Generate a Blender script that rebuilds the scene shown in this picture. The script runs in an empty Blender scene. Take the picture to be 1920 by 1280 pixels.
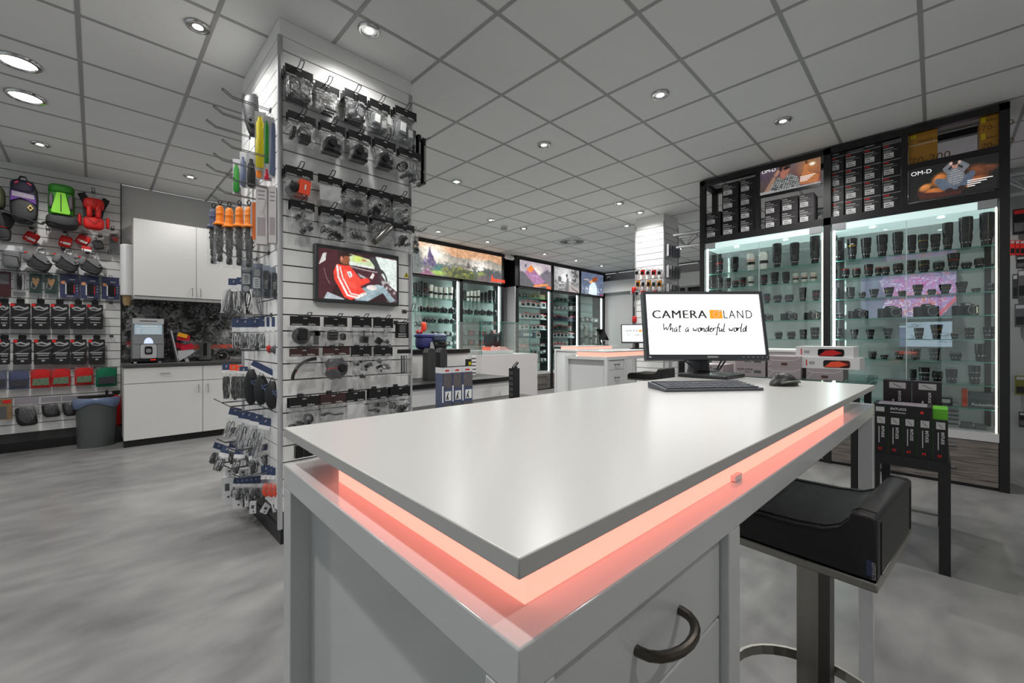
import bpy, math, random
import numpy as np
from mathutils import Matrix, Vector

# ------------------------------------------------------------------ camera, world, exposure
SC = bpy.context.scene
COL = SC.collection
FPX, YAW, YH, CAMH = 787.73, 0.788607, 636.14, 1.26      # focal length in px of a 1920x1280 frame, heading, horizon row, eye height
CEIL = 3.2275
camd = bpy.data.cameras.new('camera'); cam = bpy.data.objects.new('camera', camd); COL.objects.link(cam)
camd.sensor_width = 36.0; camd.lens = 36.0 * FPX / 1920.0; camd.shift_y = (YH - 640.0) / 1920.0
camd.clip_start = 0.02; camd.clip_end = 60
cam.location = (0, 0, CAMH); cam.rotation_euler = (math.pi / 2, 0, YAW - math.pi / 2)
SC.camera = cam
SC.view_settings.view_transform = 'Standard'; SC.view_settings.look = 'None'
SC.view_settings.gamma = 1.0; SC.view_settings.use_curve_mapping = False
SC.view_settings.exposure = 0.44
w = bpy.data.worlds.new('world'); SC.world = w; w.use_nodes = True
w.node_tree.nodes['Background'].inputs[0].default_value = (0.93, 0.96, 1.0, 1)
w.node_tree.nodes['Background'].inputs[1].default_value = 0.42
SC.cycles.transparent_max_bounces = 24
SC.cycles.max_bounces = 6; SC.cycles.diffuse_bounces = 4; SC.cycles.glossy_bounces = 2
SC.cycles.caustics_reflective = False; SC.cycles.caustics_refractive = False
SC.cycles.sample_clamp_indirect = 4.0
LAMP_W = 70.0

# ------------------------------------------------------------------ where a ray through a photo pixel meets a plane of the room
_fw = np.array([math.cos(YAW), math.sin(YAW), 0.]); _rt = np.array([math.sin(YAW), -math.cos(YAW), 0.]); _up = np.array([0, 0, 1.])
def ray(x, y): return _fw + (x - 960) / FPX * _rt + (YH - y) / FPX * _up
def onZ(x, y, Z): d = ray(x, y); return d * ((Z - CAMH) / d[2]) + np.array([0, 0, CAMH])
def onX(x, y, U): d = ray(x, y); return d * (U / d[0]) + np.array([0, 0, CAMH])
def onY(x, y, V): d = ray(x, y); return d * (V / d[1]) + np.array([0, 0, CAMH])

# ------------------------------------------------------------------ materials
def lin(c): return tuple((v / 12.92 if v <= .04045 else ((v + .055) / 1.055) ** 2.4) for v in c)
MATS = {}
def mat(name, rgb=(.5, .5, .5), rough=.5, metal=0., emit=0., ecol=None, spec=.5, noise=0., nscale=30., bump=0., bscale=200., stretch=None, coat=0.):
    """principled material from an sRGB colour; noise varies the colour a little, bump gives fine relief"""
    if name in MATS: return MATS[name]
    m = bpy.data.materials.new(name); m.use_nodes = True; nt = m.node_tree; b = nt.nodes['Principled BSDF']
    c = lin(rgb)
    b.inputs['Base Color'].default_value = (*c, 1); b.inputs['Roughness'].default_value = rough; b.inputs['Metallic'].default_value = metal
    b.inputs['Specular IOR Level'].default_value = spec; b.inputs['Coat Weight'].default_value = coat
    if emit:
        b.inputs['Emission Color'].default_value = (*lin(ecol or rgb), 1); b.inputs['Emission Strength'].default_value = emit
    if noise or bump:
        tc = nt.nodes.new('ShaderNodeTexCoord'); mp = nt.nodes.new('ShaderNodeMapping')
        nt.links.new(tc.outputs['Object'], mp.inputs[0])
        if stretch: mp.inputs['Scale'].default_value = stretch
    if noise:
        n = nt.nodes.new('ShaderNodeTexNoise'); n.inputs['Scale'].default_value = nscale; n.inputs['Detail'].default_value = 5
        r = nt.nodes.new('ShaderNodeMapRange'); r.inputs['To Min'].default_value = 1 - noise; r.inputs['To Max'].default_value = 1 + noise
        mx = nt.nodes.new('ShaderNodeMix'); mx.data_type = 'RGBA'; mx.blend_type = 'MULTIPLY'; mx.inputs['Factor'].default_value = 1
        mx.inputs['A'].default_value = (*c, 1)
        nt.links.new(mp.outputs[0], n.inputs['Vector']); nt.links.new(n.outputs['Fac'], r.inputs['Value'])
        nt.links.new(r.outputs[0], mx.inputs['B']); nt.links.new(mx.outputs['Result'], b.inputs['Base Color'])
    if bump:
        n2 = nt.nodes.new('ShaderNodeTexNoise'); n2.inputs['Scale'].default_value = bscale
        bp = nt.nodes.new('ShaderNodeBump'); bp.inputs['Strength'].default_value = bump; bp.inputs['Distance'].default_value = .01
        nt.links.new(mp.outputs[0], n2.inputs['Vector']); nt.links.new(n2.outputs['Fac'], bp.inputs['Height']); nt.links.new(bp.outputs[0], b.inputs['Normal'])
    MATS[name] = m; return m
def clear(name, tint=(1, 1, 1), gloss=.1, rough=.05, wrinkle=0., wscale=25., haze=0.):
    """thin clear sheet: lets light straight through, tinted, with a gloss on top"""
    if name in MATS: return MATS[name]
    m = bpy.data.materials.new(name); m.use_nodes = True; nt = m.node_tree
    for n in list(nt.nodes):
        if n.type == 'BSDF_PRINCIPLED': nt.nodes.remove(n)
    out = nt.nodes['Material Output']
    t = nt.nodes.new('ShaderNodeBsdfTransparent'); t.inputs[0].default_value = (*tint, 1)
    g = nt.nodes.new('ShaderNodeBsdfGlossy'); g.inputs['Roughness'].default_value = rough
    fr = nt.nodes.new('ShaderNodeLayerWeight'); fr.inputs['Blend'].default_value = .25
    mr = nt.nodes.new('ShaderNodeMapRange'); mr.inputs['To Min'].default_value = gloss; mr.inputs['To Max'].default_value = min(1, gloss + .45)
    nt.links.new(fr.outputs['Fresnel'], mr.inputs['Value'])
    mx = nt.nodes.new('ShaderNodeMixShader'); nt.links.new(mr.outputs[0], mx.inputs[0]); nt.links.new(t.outputs[0], mx.inputs[1]); nt.links.new(g.outputs[0], mx.inputs[2])
    last = mx
    if haze:
        d = nt.nodes.new('ShaderNodeBsdfDiffuse'); d.inputs[0].default_value = (.85, .87, .88, 1)
        m2 = nt.nodes.new('ShaderNodeMixShader'); m2.inputs[0].default_value = haze
        nt.links.new(mx.outputs[0], m2.inputs[1]); nt.links.new(d.outputs[0], m2.inputs[2]); last = m2
    if wrinkle:
        tc = nt.nodes.new('ShaderNodeTexCoord'); n2 = nt.nodes.new('ShaderNodeTexNoise'); n2.inputs['Scale'].default_value = wscale
        n2.inputs['Detail'].default_value = 3; n2.inputs['Distortion'].default_value = 1.5
        bp = nt.nodes.new('ShaderNodeBump'); bp.inputs['Strength'].default_value = wrinkle; bp.inputs['Distance'].default_value = .02
        nt.links.new(tc.outputs['Object'], n2.inputs['Vector']); nt.links.new(n2.outputs['Fac'], bp.inputs['Height']); nt.links.new(bp.outputs[0], g.inputs['Normal'])
        if haze:
            cr = nt.nodes.new('ShaderNodeMapRange'); cr.inputs['From Min'].default_value = .52; cr.inputs['From Max'].default_value = .75  # pale streaks mixed in as painted highlights on the wrinkles
            cr.inputs['To Min'].default_value = haze * .4; cr.inputs['To Max'].default_value = min(1, haze * 4)
            nt.links.new(n2.outputs['Fac'], cr.inputs['Value']); nt.links.new(cr.outputs[0], m2.inputs[0])
    nt.links.new(last.outputs[0], out.inputs[0])
    MATS[name] = m; return m
def paintmat(name, emit=0., rough=.35):
    """flat print: the picture is held in the mesh's colour attribute; emit for backlit film and screens"""
    if name in MATS: return MATS[name]
    m = bpy.data.materials.new(name); m.use_nodes = True; nt = m.node_tree; b = nt.nodes['Principled BSDF']
    a = nt.nodes.new('ShaderNodeAttribute'); a.attribute_name = 'print'
    b.inputs['Roughness'].default_value = rough
    if emit:
        b.inputs['Base Color'].default_value = (.02, .02, .02, 1)
        nt.links.new(a.outputs['Color'], b.inputs['Emission Color']); b.inputs['Emission Strength'].default_value = emit
    else: nt.links.new(a.outputs['Color'], b.inputs['Base Color'])
    MATS[name] = m; return m
def floor_mat():
    m = bpy.data.materials.new('poured_floor'); m.use_nodes = True; nt = m.node_tree; b = nt.nodes['Principled BSDF']; L = nt.links.new
    tc = nt.nodes.new('ShaderNodeTexCoord'); mp = nt.nodes.new('ShaderNodeMapping'); mp.inputs['Scale'].default_value = (.5, .9, 1); mp.inputs['Rotation'].default_value = (0, 0, .5)
    n1 = nt.nodes.new('ShaderNodeTexNoise'); n1.inputs['Scale'].default_value = 1.1; n1.inputs['Detail'].default_value = 7; n1.inputs['Distortion'].default_value = 1.2
    n2 = nt.nodes.new('ShaderNodeTexNoise'); n2.inputs['Scale'].default_value = 9; n2.inputs['Detail'].default_value = 6
    L(tc.outputs['Object'], mp.inputs[0]); L(mp.outputs[0], n1.inputs[0]); L(mp.outputs[0], n2.inputs[0])
    ad = nt.nodes.new('ShaderNodeMath'); ad.operation = 'MULTIPLY_ADD'; ad.inputs[1].default_value = .35; L(n2.outputs['Fac'], ad.inputs[0]); L(n1.outputs['Fac'], ad.inputs[2])
    cr = nt.nodes.new('ShaderNodeValToRGB'); e = cr.color_ramp.elements
    e[0].position = .42; e[0].color = (*lin((.36, .36, .36)), 1); e[1].position = .95; e[1].color = (*lin((.60, .595, .59)), 1)
    L(ad.outputs[0], cr.inputs[0]); L(cr.outputs[0], b.inputs['Base Color'])
    r = nt.nodes.new('ShaderNodeMapRange'); r.inputs['To Min'].default_value = .22; r.inputs['To Max'].default_value = .42; L(n2.outputs['Fac'], r.inputs['Value']); L(r.outputs[0], b.inputs['Roughness'])
    bp = nt.nodes.new('ShaderNodeBump'); bp.inputs['Strength'].default_value = .06; L(n1.outputs['Fac'], bp.inputs['Height']); L(bp.outputs[0], b.inputs['Normal'])
    return m
def wood_mat():
    m = bpy.data.materials.new('grey_oak'); m.use_nodes = True; nt = m.node_tree; b = nt.nodes['Principled BSDF']; L = nt.links.new
    tc = nt.nodes.new('ShaderNodeTexCoord'); mp = nt.nodes.new('ShaderNodeMapping'); mp.inputs['Scale'].default_value = (3, 3, 90)
    n1 = nt.nodes.new('ShaderNodeTexNoise'); n1.inputs['Scale'].default_value = 1.5; n1.inputs['Detail'].default_value = 8; n1.inputs['Distortion'].default_value = .6
    L(tc.outputs['Object'], mp.inputs[0]); L(mp.outputs[0], n1.inputs[0])
    cr = nt.nodes.new('ShaderNodeValToRGB'); e = cr.color_ramp.elements
    e[0].position = .3; e[0].color = (*lin((.2, .19, .18)), 1); e[1].position = .75; e[1].color = (*lin((.55, .52, .5)), 1)
    L(n1.outputs['Fac'], cr.inputs[0]); L(cr.outputs[0], b.inputs['Base Color']); b.inputs['Roughness'].default_value = .55
    MATS['grey_oak'] = m; return m

WHITE = mat('white_laminate', (.86, .86, .855), .38, noise=.02, nscale=3)
SLATW = mat('slat_white', (.94, .94, .935), .35, noise=.015, nscale=4)
GROOVE = mat('groove_dark', (.2, .2, .2), .5)
ALU = mat('brushed_aluminium', (.72, .73, .74), .32, 1, noise=.05, nscale=60, stretch=(1, 1, .02))
STEEL = mat('brushed_steel', (.62, .61, .585), .3, 1, noise=.1, nscale=60, stretch=(1, 1, .03))
CHROME = mat('chrome_wire', (.8, .8, .8), .15, 1)
BLACKM = mat('black_powder_coat', (.07, .07, .075), .4, bump=.05)
BLACKP = mat('black_plastic', (.055, .055, .06), .28)
BLACKR = mat('black_rubber', (.1, .1, .1), .7)
GREYP = mat('grey_plastic', (.33, .33, .34), .45)
LGREY = mat('light_grey_plastic', (.68, .68, .69), .45)
WPLAST = mat('white_plastic', (.9, .9, .9), .35)
LEATHER = mat('black_leather', (.075, .07, .075), .42, bump=.25, bscale=350)
TABLEW = mat('table_lacquer', (.80, .805, .805), .13, noise=.01, nscale=2)
TOPW = mat('table_top_laminate', (.74, .735, .725), .27, noise=.015, nscale=5)
WALLW = mat('wall_paint', (.85, .85, .845), .65, noise=.015, nscale=3, bump=.03)
CEILT = mat('ceiling_tile_mineral', (.90, .90, .895), .8, noise=.03, nscale=3, bump=.05, bscale=400)
CEILB = mat('ceiling_bar', (.62, .62, .62), .5)
GLOW = mat('salmon_light_diffuser', (.95, .55, .47), .5, emit=1.38, ecol=(1.0, .55, .485))
LEDW = mat('white_led_tube', (1, 1, 1), .4, emit=14.0, ecol=(.93, 1, .99))
LAMPG = mat('downlight_glow', (1, 1, 1), .4, emit=14.0, ecol=(1, .98, .95))
DARKTOP = mat('dark_worktop', (.24, .24, .24), .35, noise=.2, nscale=50)
GLASS = clear('shelf_glass', (.86, .96, .93), .06, .02)
GLASSE = mat('glass_edge', (.28, .55, .5), .15, spec=.8)
PANE = clear('door_glass', (.96, .985, .975), .045, .01)
BAG = clear('clear_bag', (.98, .985, .985), .07, .2, wrinkle=.9, wscale=34, haze=.06)
BLIST = clear('clear_blister', (.97, .975, .98), .07, .06, wrinkle=.2, wscale=12, haze=.03)
SCREENB = mat('dark_screen', (.02, .02, .022), .12)
LENSGL = mat('coated_lens_glass', (.06, .05, .09), .06, spec=.9, coat=.6)
HEADK = mat('header_card_black', (.09, .09, .095), .3)
HEADM = mat('header_card_maroon', (.24, .15, .155), .35)
HEADB = mat('header_card_blue', (.22, .27, .40), .42)
PRINTW = mat('print_white', (.92, .92, .92), .5)
PRINTG = mat('print_grey', (.66, .66, .66), .5)
RED = mat('red_fabric', (.80, .09, .07), .6, bump=.2)
REDP = mat('red_print', (.82, .12, .12), .4)
ORANGE = mat('orange_plastic', (.95, .52, .08), .4)
CORAL = mat('coral_plastic', (.98, .33, .2), .45)
GREEN = mat('green_fabric', (.16, .47, .10), .65, bump=.2)
LIME = mat('lime_fabric', (.46, .74, .15), .65, bump=.2)
GREENP = mat('green_print', (.02, .45, .30), .4)
YELLOW = mat('yellow_plastic', (.80, .74, .05), .4)
GOLD = mat('gold_card', (.69, .49, .13), .45)
PURPLE = mat('purple_fabric', (.33, .14, .48), .65)
DKFAB = mat('charcoal_fabric', (.2, .2, .205), .75, bump=.3)
GRFAB = mat('grey_fabric', (.45, .45, .455), .75, bump=.3)
BLUEP = mat('navy_print', (.20, .22, .36), .45)
SLATEB = mat('slate_blue_plastic', (.33, .38, .48), .4)
wood_mat()

# ------------------------------------------------------------------ mesh building
class MB:
    def __init__(s): s.v = []; s.f = []; s.m = []; s.sm = []
    def _add(s, vs, fs, m=0, sm=False):
        o = len(s.v); s.v += [tuple(map(float, p)) for p in vs]
        for f in fs: s.f.append(tuple(i + o for i in f)); s.m.append(m); s.sm.append(sm)
        return s
    def box(s, x0, x1, y0, y1, z0, z1, m=0):
        return s._add([(x0, y0, z0), (x1, y0, z0), (x1, y1, z0), (x0, y1, z0), (x0, y0, z1), (x1, y0, z1), (x1, y1, z1), (x0, y1, z1)],
                      [(0, 3, 2, 1), (4, 5, 6, 7), (0, 1, 5, 4), (1, 2, 6, 5), (2, 3, 7, 6), (3, 0, 4, 7)], m)
    def obox(s, c, sz, R=None, m=0):
        n = len(s.v); a, b, d = sz[0] / 2, sz[1] / 2, sz[2] / 2; s.box(-a, a, -b, b, -d, d, m)
        for i in range(n, len(s.v)):
            p = Vector(s.v[i]); p = (R @ p) if R is not None else p; s.v[i] = (p.x + c[0], p.y + c[1], p.z + c[2])
        return s
    def rbox(s, x0, x1, y0, y1, z0, z1, r, m=0, n=3, axis='z'):
        """box with its four edges along one axis rounded"""
        A = {'z': (0, 1, 2), 'y': (0, 2, 1), 'x': (1, 2, 0)}[axis]; lo = (x0, y0, z0); hi = (x1, y1, z1)
        a0, a1, b0, b1 = lo[A[0]], hi[A[0]], lo[A[1]], hi[A[1]]; poly = []
        for (cx, cy, t0) in ((a1 - r, b1 - r, 0), (a0 + r, b1 - r, 90), (a0 + r, b0 + r, 180), (a1 - r, b0 + r, 270)):
            for k in range(n + 1): t = math.radians(t0 + 90 * k / n); poly.append((cx + r * math.cos(t), cy + r * math.sin(t)))
        return s.prism(poly, lo[A[2]], hi[A[2]], axis, m)
    def prism(s, poly, h0, h1, axis='z', m=0, sm=False):
        P = {'z': lambda a, b, h: (a, b, h), 'y': lambda a, b, h: (a, h, b), 'x': lambda a, b, h: (h, a, b)}[axis]; n = len(poly)
        vs = [P(a, b, h0) for a, b in poly] + [P(a, b, h1) for a, b in poly]
        fs = [tuple(range(n))[::-1], tuple(range(n, 2 * n))] + [(i, (i + 1) % n, n + (i + 1) % n, n + i) for i in range(n)]
        if axis == 'y': fs = [f[::-1] for f in fs]
        return s._add(vs, fs, m, sm)
    def lathe(s, prof, n=16, c=(0, 0, 0), axis='z', ms=None, m=0, sq=1.0):
        """profile of (radius, height); ms gives a material per band"""
        P = {'z': lambda x, y, z: (c[0] + x, c[1] + y * sq, c[2] + z), 'y': lambda x, y, z: (c[0] + x, c[1] + z, c[2] + y * sq), 'x': lambda x, y, z: (c[0] + z, c[1] + x, c[2] + y * sq)}[axis]
        vs = []; fs = []; o = len(s.v)
        for r, z in prof:
            for k in range(n): t = 2 * math.pi * k / n; vs.append(P(r * math.cos(t), r * math.sin(t), z))
        for j in range(len(prof) - 1):
            band = [(j * n + k, j * n + (k + 1) % n, (j + 1) * n + (k + 1) % n, (j + 1) * n + k) for k in range(n)]
            if axis == 'y': band = [f[::-1] for f in band]
            s._add([], [], 0); s.f += [tuple(i + o for i in f) for f in band]; mm = ms[j] if ms else m; s.m += [mm] * n; s.sm += [True] * n
        s.v += [tuple(map(float, p)) for p in vs]
        e0 = tuple(o + k for k in range(n))[::-1]; e1 = tuple(o + (len(prof) - 1) * n + k for k in range(n))
        if axis == 'y': e0, e1 = e0[::-1], e1[::-1]
        if prof[0][0] > 1e-5: s.f.append(e0); s.m.append(ms[0] if ms else m); s.sm.append(False)
        if prof[-1][0] > 1e-5: s.f.append(e1); s.m.append(ms[-1] if ms else m); s.sm.append(False)
        return s
    def tube(s, path, r, n=8, m=0, closed=False, flat=None):
        """round bar along a path (flat=(a,b): a flat strip section)"""
        pts = [Vector(p) for p in path]; N = len(pts); o = len(s.v); up = Vector((0, 0, 1)); prev = None
        for i, p in enumerate(pts):
            a = pts[i - 1] if (i > 0 or closed) else p; b = pts[(i + 1) % N] if (i < N - 1 or closed) else p
            t = (b - a).normalized()
            if prev is None: u = t.cross(up); u = u if u.length > 1e-3 else t.cross(Vector((1, 0, 0)))
            else: u = prev - t * prev.dot(t)
            u.normalize(); prev = u; v = t.cross(u)
            rr = r[i] if isinstance(r, (list, tuple)) else r
            for k in range(n):
                th = 2 * math.pi * (k + .5) / n
                if flat: d = u * (flat[0] * (1 if math.cos(th) > 0 else -1)) + v * (flat[1] * (1 if math.sin(th) > 0 else -1))
                else: d = u * (rr * math.cos(th)) + v * (rr * math.sin(th))
                s.v.append(tuple(p + d))
        for i in range(N if closed else N - 1):
            for k in range(n):
                a = o + i * n + k; b = o + i * n + (k + 1) % n; c2 = o + ((i + 1) % N) * n + (k + 1) % n; d2 = o + ((i + 1) % N) * n + k
                s.f.append((a, b, c2, d2)); s.m.append(m); s.sm.append(not flat)
        if not closed:
            s.f.append(tuple(o + k for k in range(n))[::-1]); s.m.append(m); s.sm.append(False)
            s.f.append(tuple(o + (N - 1) * n + k for k in range(n))); s.m.append(m); s.sm.append(False)
        return s
    def ball(s, c, r, m=0, n=10, k=6):
        rx, ry, rz = r if isinstance(r, (tuple, list)) else (r, r, r)
        prof = [(max(1e-6, math.sin(math.pi * i / k)), -math.cos(math.pi * i / k)) for i in range(k + 1)]; o = len(s.v)
        s.lathe(prof, n, (0, 0, 0), 'z', None, m)
        for i in range(o, len(s.v)): x, y, z = s.v[i]; s.v[i] = (c[0] + x * rx, c[1] + y * ry, c[2] + z * rz)
        return s
    def grid(s, fn, nu, nv, m=0, flip=False):
        """smooth sheet from fn(u,v), u and v in 0..1"""
        vs = [fn(i / nu, j / nv) for j in range(nv + 1) for i in range(nu + 1)]
        fs = [(j * (nu + 1) + i, j * (nu + 1) + i + 1, (j + 1) * (nu + 1) + i + 1, (j + 1) * (nu + 1) + i) for j in range(nv) for i in range(nu)]
        return s._add(vs, [f[::-1] for f in fs] if flip else fs, m, True)
    def mesh(s, name, mats, sharp=35):
        me = bpy.data.meshes.new(name); me.from_pydata(s.v, [], s.f)
        for mm in (mats if isinstance(mats, (list, tuple)) else [mats]): me.materials.append(mm)
        me.polygons.foreach_set('material_index', s.m); me.polygons.foreach_set('use_smooth', s.sm)
        if any(s.sm): me.set_sharp_from_angle(angle=math.radians(sharp))
        me.update(); return me
    def shift(s, d, i0=0):
        for i in range(i0, len(s.v)): s.v[i] = tuple(a + b for a, b in zip(s.v[i], d))
        return s
    def rot(s, R, i0=0):
        for i in range(i0, len(s.v)): s.v[i] = tuple(R @ Vector(s.v[i]))
        return s

# ------------------------------------------------------------------ objects
def link(o, parent=None):
    COL.objects.link(o)
    if parent is not None: o.parent = parent
    return o
def part(name, me, parent, loc=(0, 0, 0), rz=0., label=None, rot=None):
    o = bpy.data.objects.new(name, me); link(o, parent); o.location = loc
    o.rotation_euler = rot if rot else (0, 0, rz)
    if label: o['label'] = label
    return o
def tag(o, label, cat, group=None):
    o['label'] = label; o['category'] = cat
    if group: o['group'] = group
    return o
def thing(name, label, cat, loc=(0, 0, 0), rz=0., group=None):
    o = bpy.data.objects.new(name, None); link(o); o.empty_display_size = .05; o.location = loc; o.rotation_euler = (0, 0, rz)
    return tag(o, label, cat, group)
def solid(name, me, label, cat, loc=(0, 0, 0), rz=0., group=None):
    o = bpy.data.objects.new(name, me); link(o); o.location = loc; o.rotation_euler = (0, 0, rz)
    return tag(o, label, cat, group)
def struct(name, me, loc=(0, 0, 0)):
    o = bpy.data.objects.new(name, me) if me else bpy.data.objects.new(name, None); link(o); o.location = loc; o['kind'] = 'structure'; return o
def bevel(o, w, seg=2):
    b = o.modifiers.new('bevel', 'BEVEL'); b.width = w; b.segments = seg; b.limit_method = 'ANGLE'; b.angle_limit = math.radians(40)
    for p in o.data.polygons: p.use_smooth = True
    o.data.set_sharp_from_angle(angle=math.radians(50)); return o
def inst(tpl, name, label, cat, loc, rz=0., group=None, tilt=None):
    """place a kind: tpl is [(part name, mesh, offset, [(sub-part name, mesh, offset)...])...]"""
    if len(tpl) == 1 and not tpl[0][3]:
        o = solid(name, tpl[0][1], label, cat, loc, rz, group)
    else:
        o = thing(name, label, cat, loc, rz, group)
        for pn, me, off, subs in tpl:
            p = part(pn, me, o, off)
            for sn, sm_, so in subs: part(sn, sm_, p, so)
    if tilt: o.rotation_euler = (tilt[0], tilt[1], rz)
    return o
ORD = ['first', 'second', 'third', 'fourth', 'fifth', 'sixth', 'seventh', 'eighth', 'ninth', 'tenth', 'eleventh', 'twelfth', 'thirteenth', 'fourteenth', 'fifteenth', 'sixteenth']
RNG = random.Random(7)
_txt = {}
def fit_text(s, w_, h_, mt, bold=0., spc=1.08):
    me = text_mesh(s, .1, mt, bold=min(0, bold), font_space=spc).copy(); co = np.array([v.co for v in me.vertices]); lo, hi = co.min(0), co.max(0)
    if bold > 0:                                # heavier strokes: the same outlines set twice, a hair apart
        import bmesh
        bm = bmesh.new()
        for dx in (-bold, 0, bold):
            c2 = me.copy(); c2.transform(Matrix.Translation((dx * 1.6, 0, 0))); bm.from_mesh(c2)
        bm.to_mesh(me); bm.free()
    me.transform(Matrix.Translation((-lo[0], 0, -lo[2]))); me.transform(Matrix.Diagonal((w_ / (hi[0] - lo[0]), 1, h_ / (hi[2] - lo[2]), 1))); return me
def text_mesh(s, h, mt, shear=0., bold=0., align='LEFT', depth=.0003, font_space=1.0):
    """lettering h high standing in the xz plane, facing -y"""
    key = (s, h, mt.name, shear, bold, align, font_space)
    if key in _txt: return _txt[key]
    cu = bpy.data.curves.new('lettering', 'FONT'); cu.body = s; cu.size = h / .7; cu.shear = shear; cu.offset = bold; cu.extrude = depth; cu.align_x = align; cu.space_character = font_space
    cu.resolution_u = 3
    o = bpy.data.objects.new('lettering', cu); COL.objects.link(o)
    me = bpy.data.meshes.new_from_object(o.evaluated_get(bpy.context.evaluated_depsgraph_get()))
    bpy.data.objects.remove(o); bpy.data.curves.remove(cu)
    me.transform(Matrix.Rotation(math.pi / 2, 4, 'X')); me.materials.clear(); me.materials.append(mt); me.name = 'lettering'
    _txt[key] = me; return me

# ------------------------------------------------------------------ pictures held as mesh colours (prints, posters, screens)
class Paint:
    def __init__(s, w, h, px, base, rng=1):
        s.nx = int(w / px); s.ny = int(h / px); s.w, s.h = w, h
        s.x, s.y = np.meshgrid(np.linspace(0, 1, s.nx + 1), np.linspace(0, 1, s.ny + 1)); s.c = np.zeros(s.x.shape + (3,)); s.c[:] = base; s.r = np.random.RandomState(rng); s.asp = w / h
    def noise(s, f, oct=4):
        out = np.zeros_like(s.x); amp = 1.; tot = 0
        for o in range(oct):
            n = int(f * 2 ** o) + 2; m = max(2, int(n / s.asp) + 2); g = s.r.rand(m + 1, n + 1); X = s.x * (n - 1); Y = s.y * (m - 1); i = X.astype(int); j = Y.astype(int); a = X - i; b = Y - j
            a = a * a * (3 - 2 * a); b = b * b * (3 - 2 * b)
            out += amp * (g[j, i] * (1 - a) * (1 - b) + g[j, i + 1] * a * (1 - b) + g[j + 1, i] * (1 - a) * b + g[j + 1, i + 1] * a * b); tot += amp; amp *= .5
        return out / tot
    def put(s, mask, col, a=1.):
        k = (np.asarray(mask, float) * a)[..., None]; col = np.asarray(col, float); s.c = s.c * (1 - k) + col * k; return s
    def poly(s, pts):
        ins = np.zeros(s.x.shape, bool); n = len(pts)
        for i in range(n):
            (x0, y0), (x1, y1) = pts[i], pts[(i + 1) % n]
            cond = ((y0 > s.y) != (y1 > s.y)); ins ^= cond & (s.x < (x1 - x0) * (s.y - y0) / ((y1 - y0) or 1e-9) + x0)
        return ins
    def ell(s, cx, cy, rx, ry, soft=0., ang=0.):
        dx = s.x - cx; dy = (s.y - cy); ca, sa = math.cos(ang), math.sin(ang); u = (dx * ca + dy / s.asp * sa) / rx; v = (-dx * sa * s.asp + dy * ca) / ry; d = np.sqrt(u * u + v * v)
        return np.clip((1 - d) / max(soft, 1e-6), 0, 1) if soft else (d < 1)
    def line(s, pts, wd):
        m = np.zeros(s.x.shape, bool)
        for (x0, y0), (x1, y1) in zip(pts, pts[1:]):
            ax, ay = x0 * s.asp, y0; bx, by = x1 * s.asp, y1; X, Y = s.x * s.asp, s.y; L2 = (bx - ax) ** 2 + (by - ay) ** 2 or 1e-9
            t = np.clip(((X - ax) * (bx - ax) + (Y - ay) * (by - ay)) / L2, 0, 1); m |= (X - ax - t * (bx - ax)) ** 2 + (Y - ay - t * (by - ay)) ** 2 < wd * wd
        return m
    def blur(s, k=1):
        for _ in range(k):
            for ax in (0, 1): s.c = (np.roll(s.c, 1, ax) + 2 * s.c + np.roll(s.c, -1, ax)) / 4
        return s
    def grain(s, f=60, a=.35):
        s.c = np.clip(s.c * (1 - a / 2 + a * s.noise(f, 4))[..., None] * 1.0 + (s.noise(f * 2, 2) - .5)[..., None] * a * .35, 0, 1); return s
    def mesh(s, name, mt):
        nx, ny = s.nx, s.ny; v = np.zeros(((nx + 1) * (ny + 1), 3)); v[:, 0] = (s.x.ravel() - .5) * s.w; v[:, 2] = s.y.ravel() * s.h
        i = np.arange(nx * ny); r = i // nx; q = i % nx; a = r * (nx + 1) + q; f = np.stack([a, a + 1, a + nx + 2, a + nx + 1], 1)
        me = bpy.data.meshes.new(name); me.vertices.add(len(v)); me.vertices.foreach_set('co', v.ravel()); me.loops.add(4 * len(f)); me.loops.foreach_set('vertex_index', f.ravel().astype(np.int32))
        me.polygons.add(len(f)); me.polygons.foreach_set('loop_start', np.arange(0, 4 * len(f), 4, dtype=np.int32)); me.polygons.foreach_set('loop_total', np.full(len(f), 4, np.int32)); me.update(calc_edges=True)
        c = np.clip(s.c.reshape(-1, 3), 0, 1); c = np.where(c <= .04045, c / 12.92, ((c + .055) / 1.055) ** 2.4)
        at = me.color_attributes.new('print', 'FLOAT_COLOR', 'POINT'); at.data.foreach_set('color', np.concatenate([c, np.ones((len(c), 1))], 1).ravel().astype(np.float32))
        me.materials.append(mt); return me
# ------------------------------------------------------------------ the room
U0, U1, V0, V1 = -2.6, 11.1, -2.6, 7.36
fl = struct('floor', MB().box(U0, U1, V0, V1, -.08, 0).mesh('floor', floor_mat()))
GU, GV = 1.7271, 1.8630                         # a joint of the ceiling grid
ceil = struct('ceiling', MB().box(U0, U1, V0, V1, CEIL + .03, CEIL + .1).mesh('ceiling', mat('ceiling_void', (.5, .5, .5), .9)))
tile_me = MB().box(-.289, .289, -.289, .289, 0, .02).mesh('ceiling_tile', CEILT)
tiles = []
for i in range(-8, 16):
    for j in range(-8, 10):
        x, y = GU + .6 * (i + .5), GV + .6 * (j + .5)
        if U0 < x - .3 and x + .3 < U1 + .2 and V0 < y - .3 and y + .3 < V1 + .45: tiles.append((x, y))
def inview(x, y, z):
    p = np.array([x, y, z - CAMH]); d = p @ _fw
    return d > .2 and -150 < 960 + FPX * (p @ _rt) / d < 2070 and -150 < YH - FPX * p[2] / d < 1400
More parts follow.
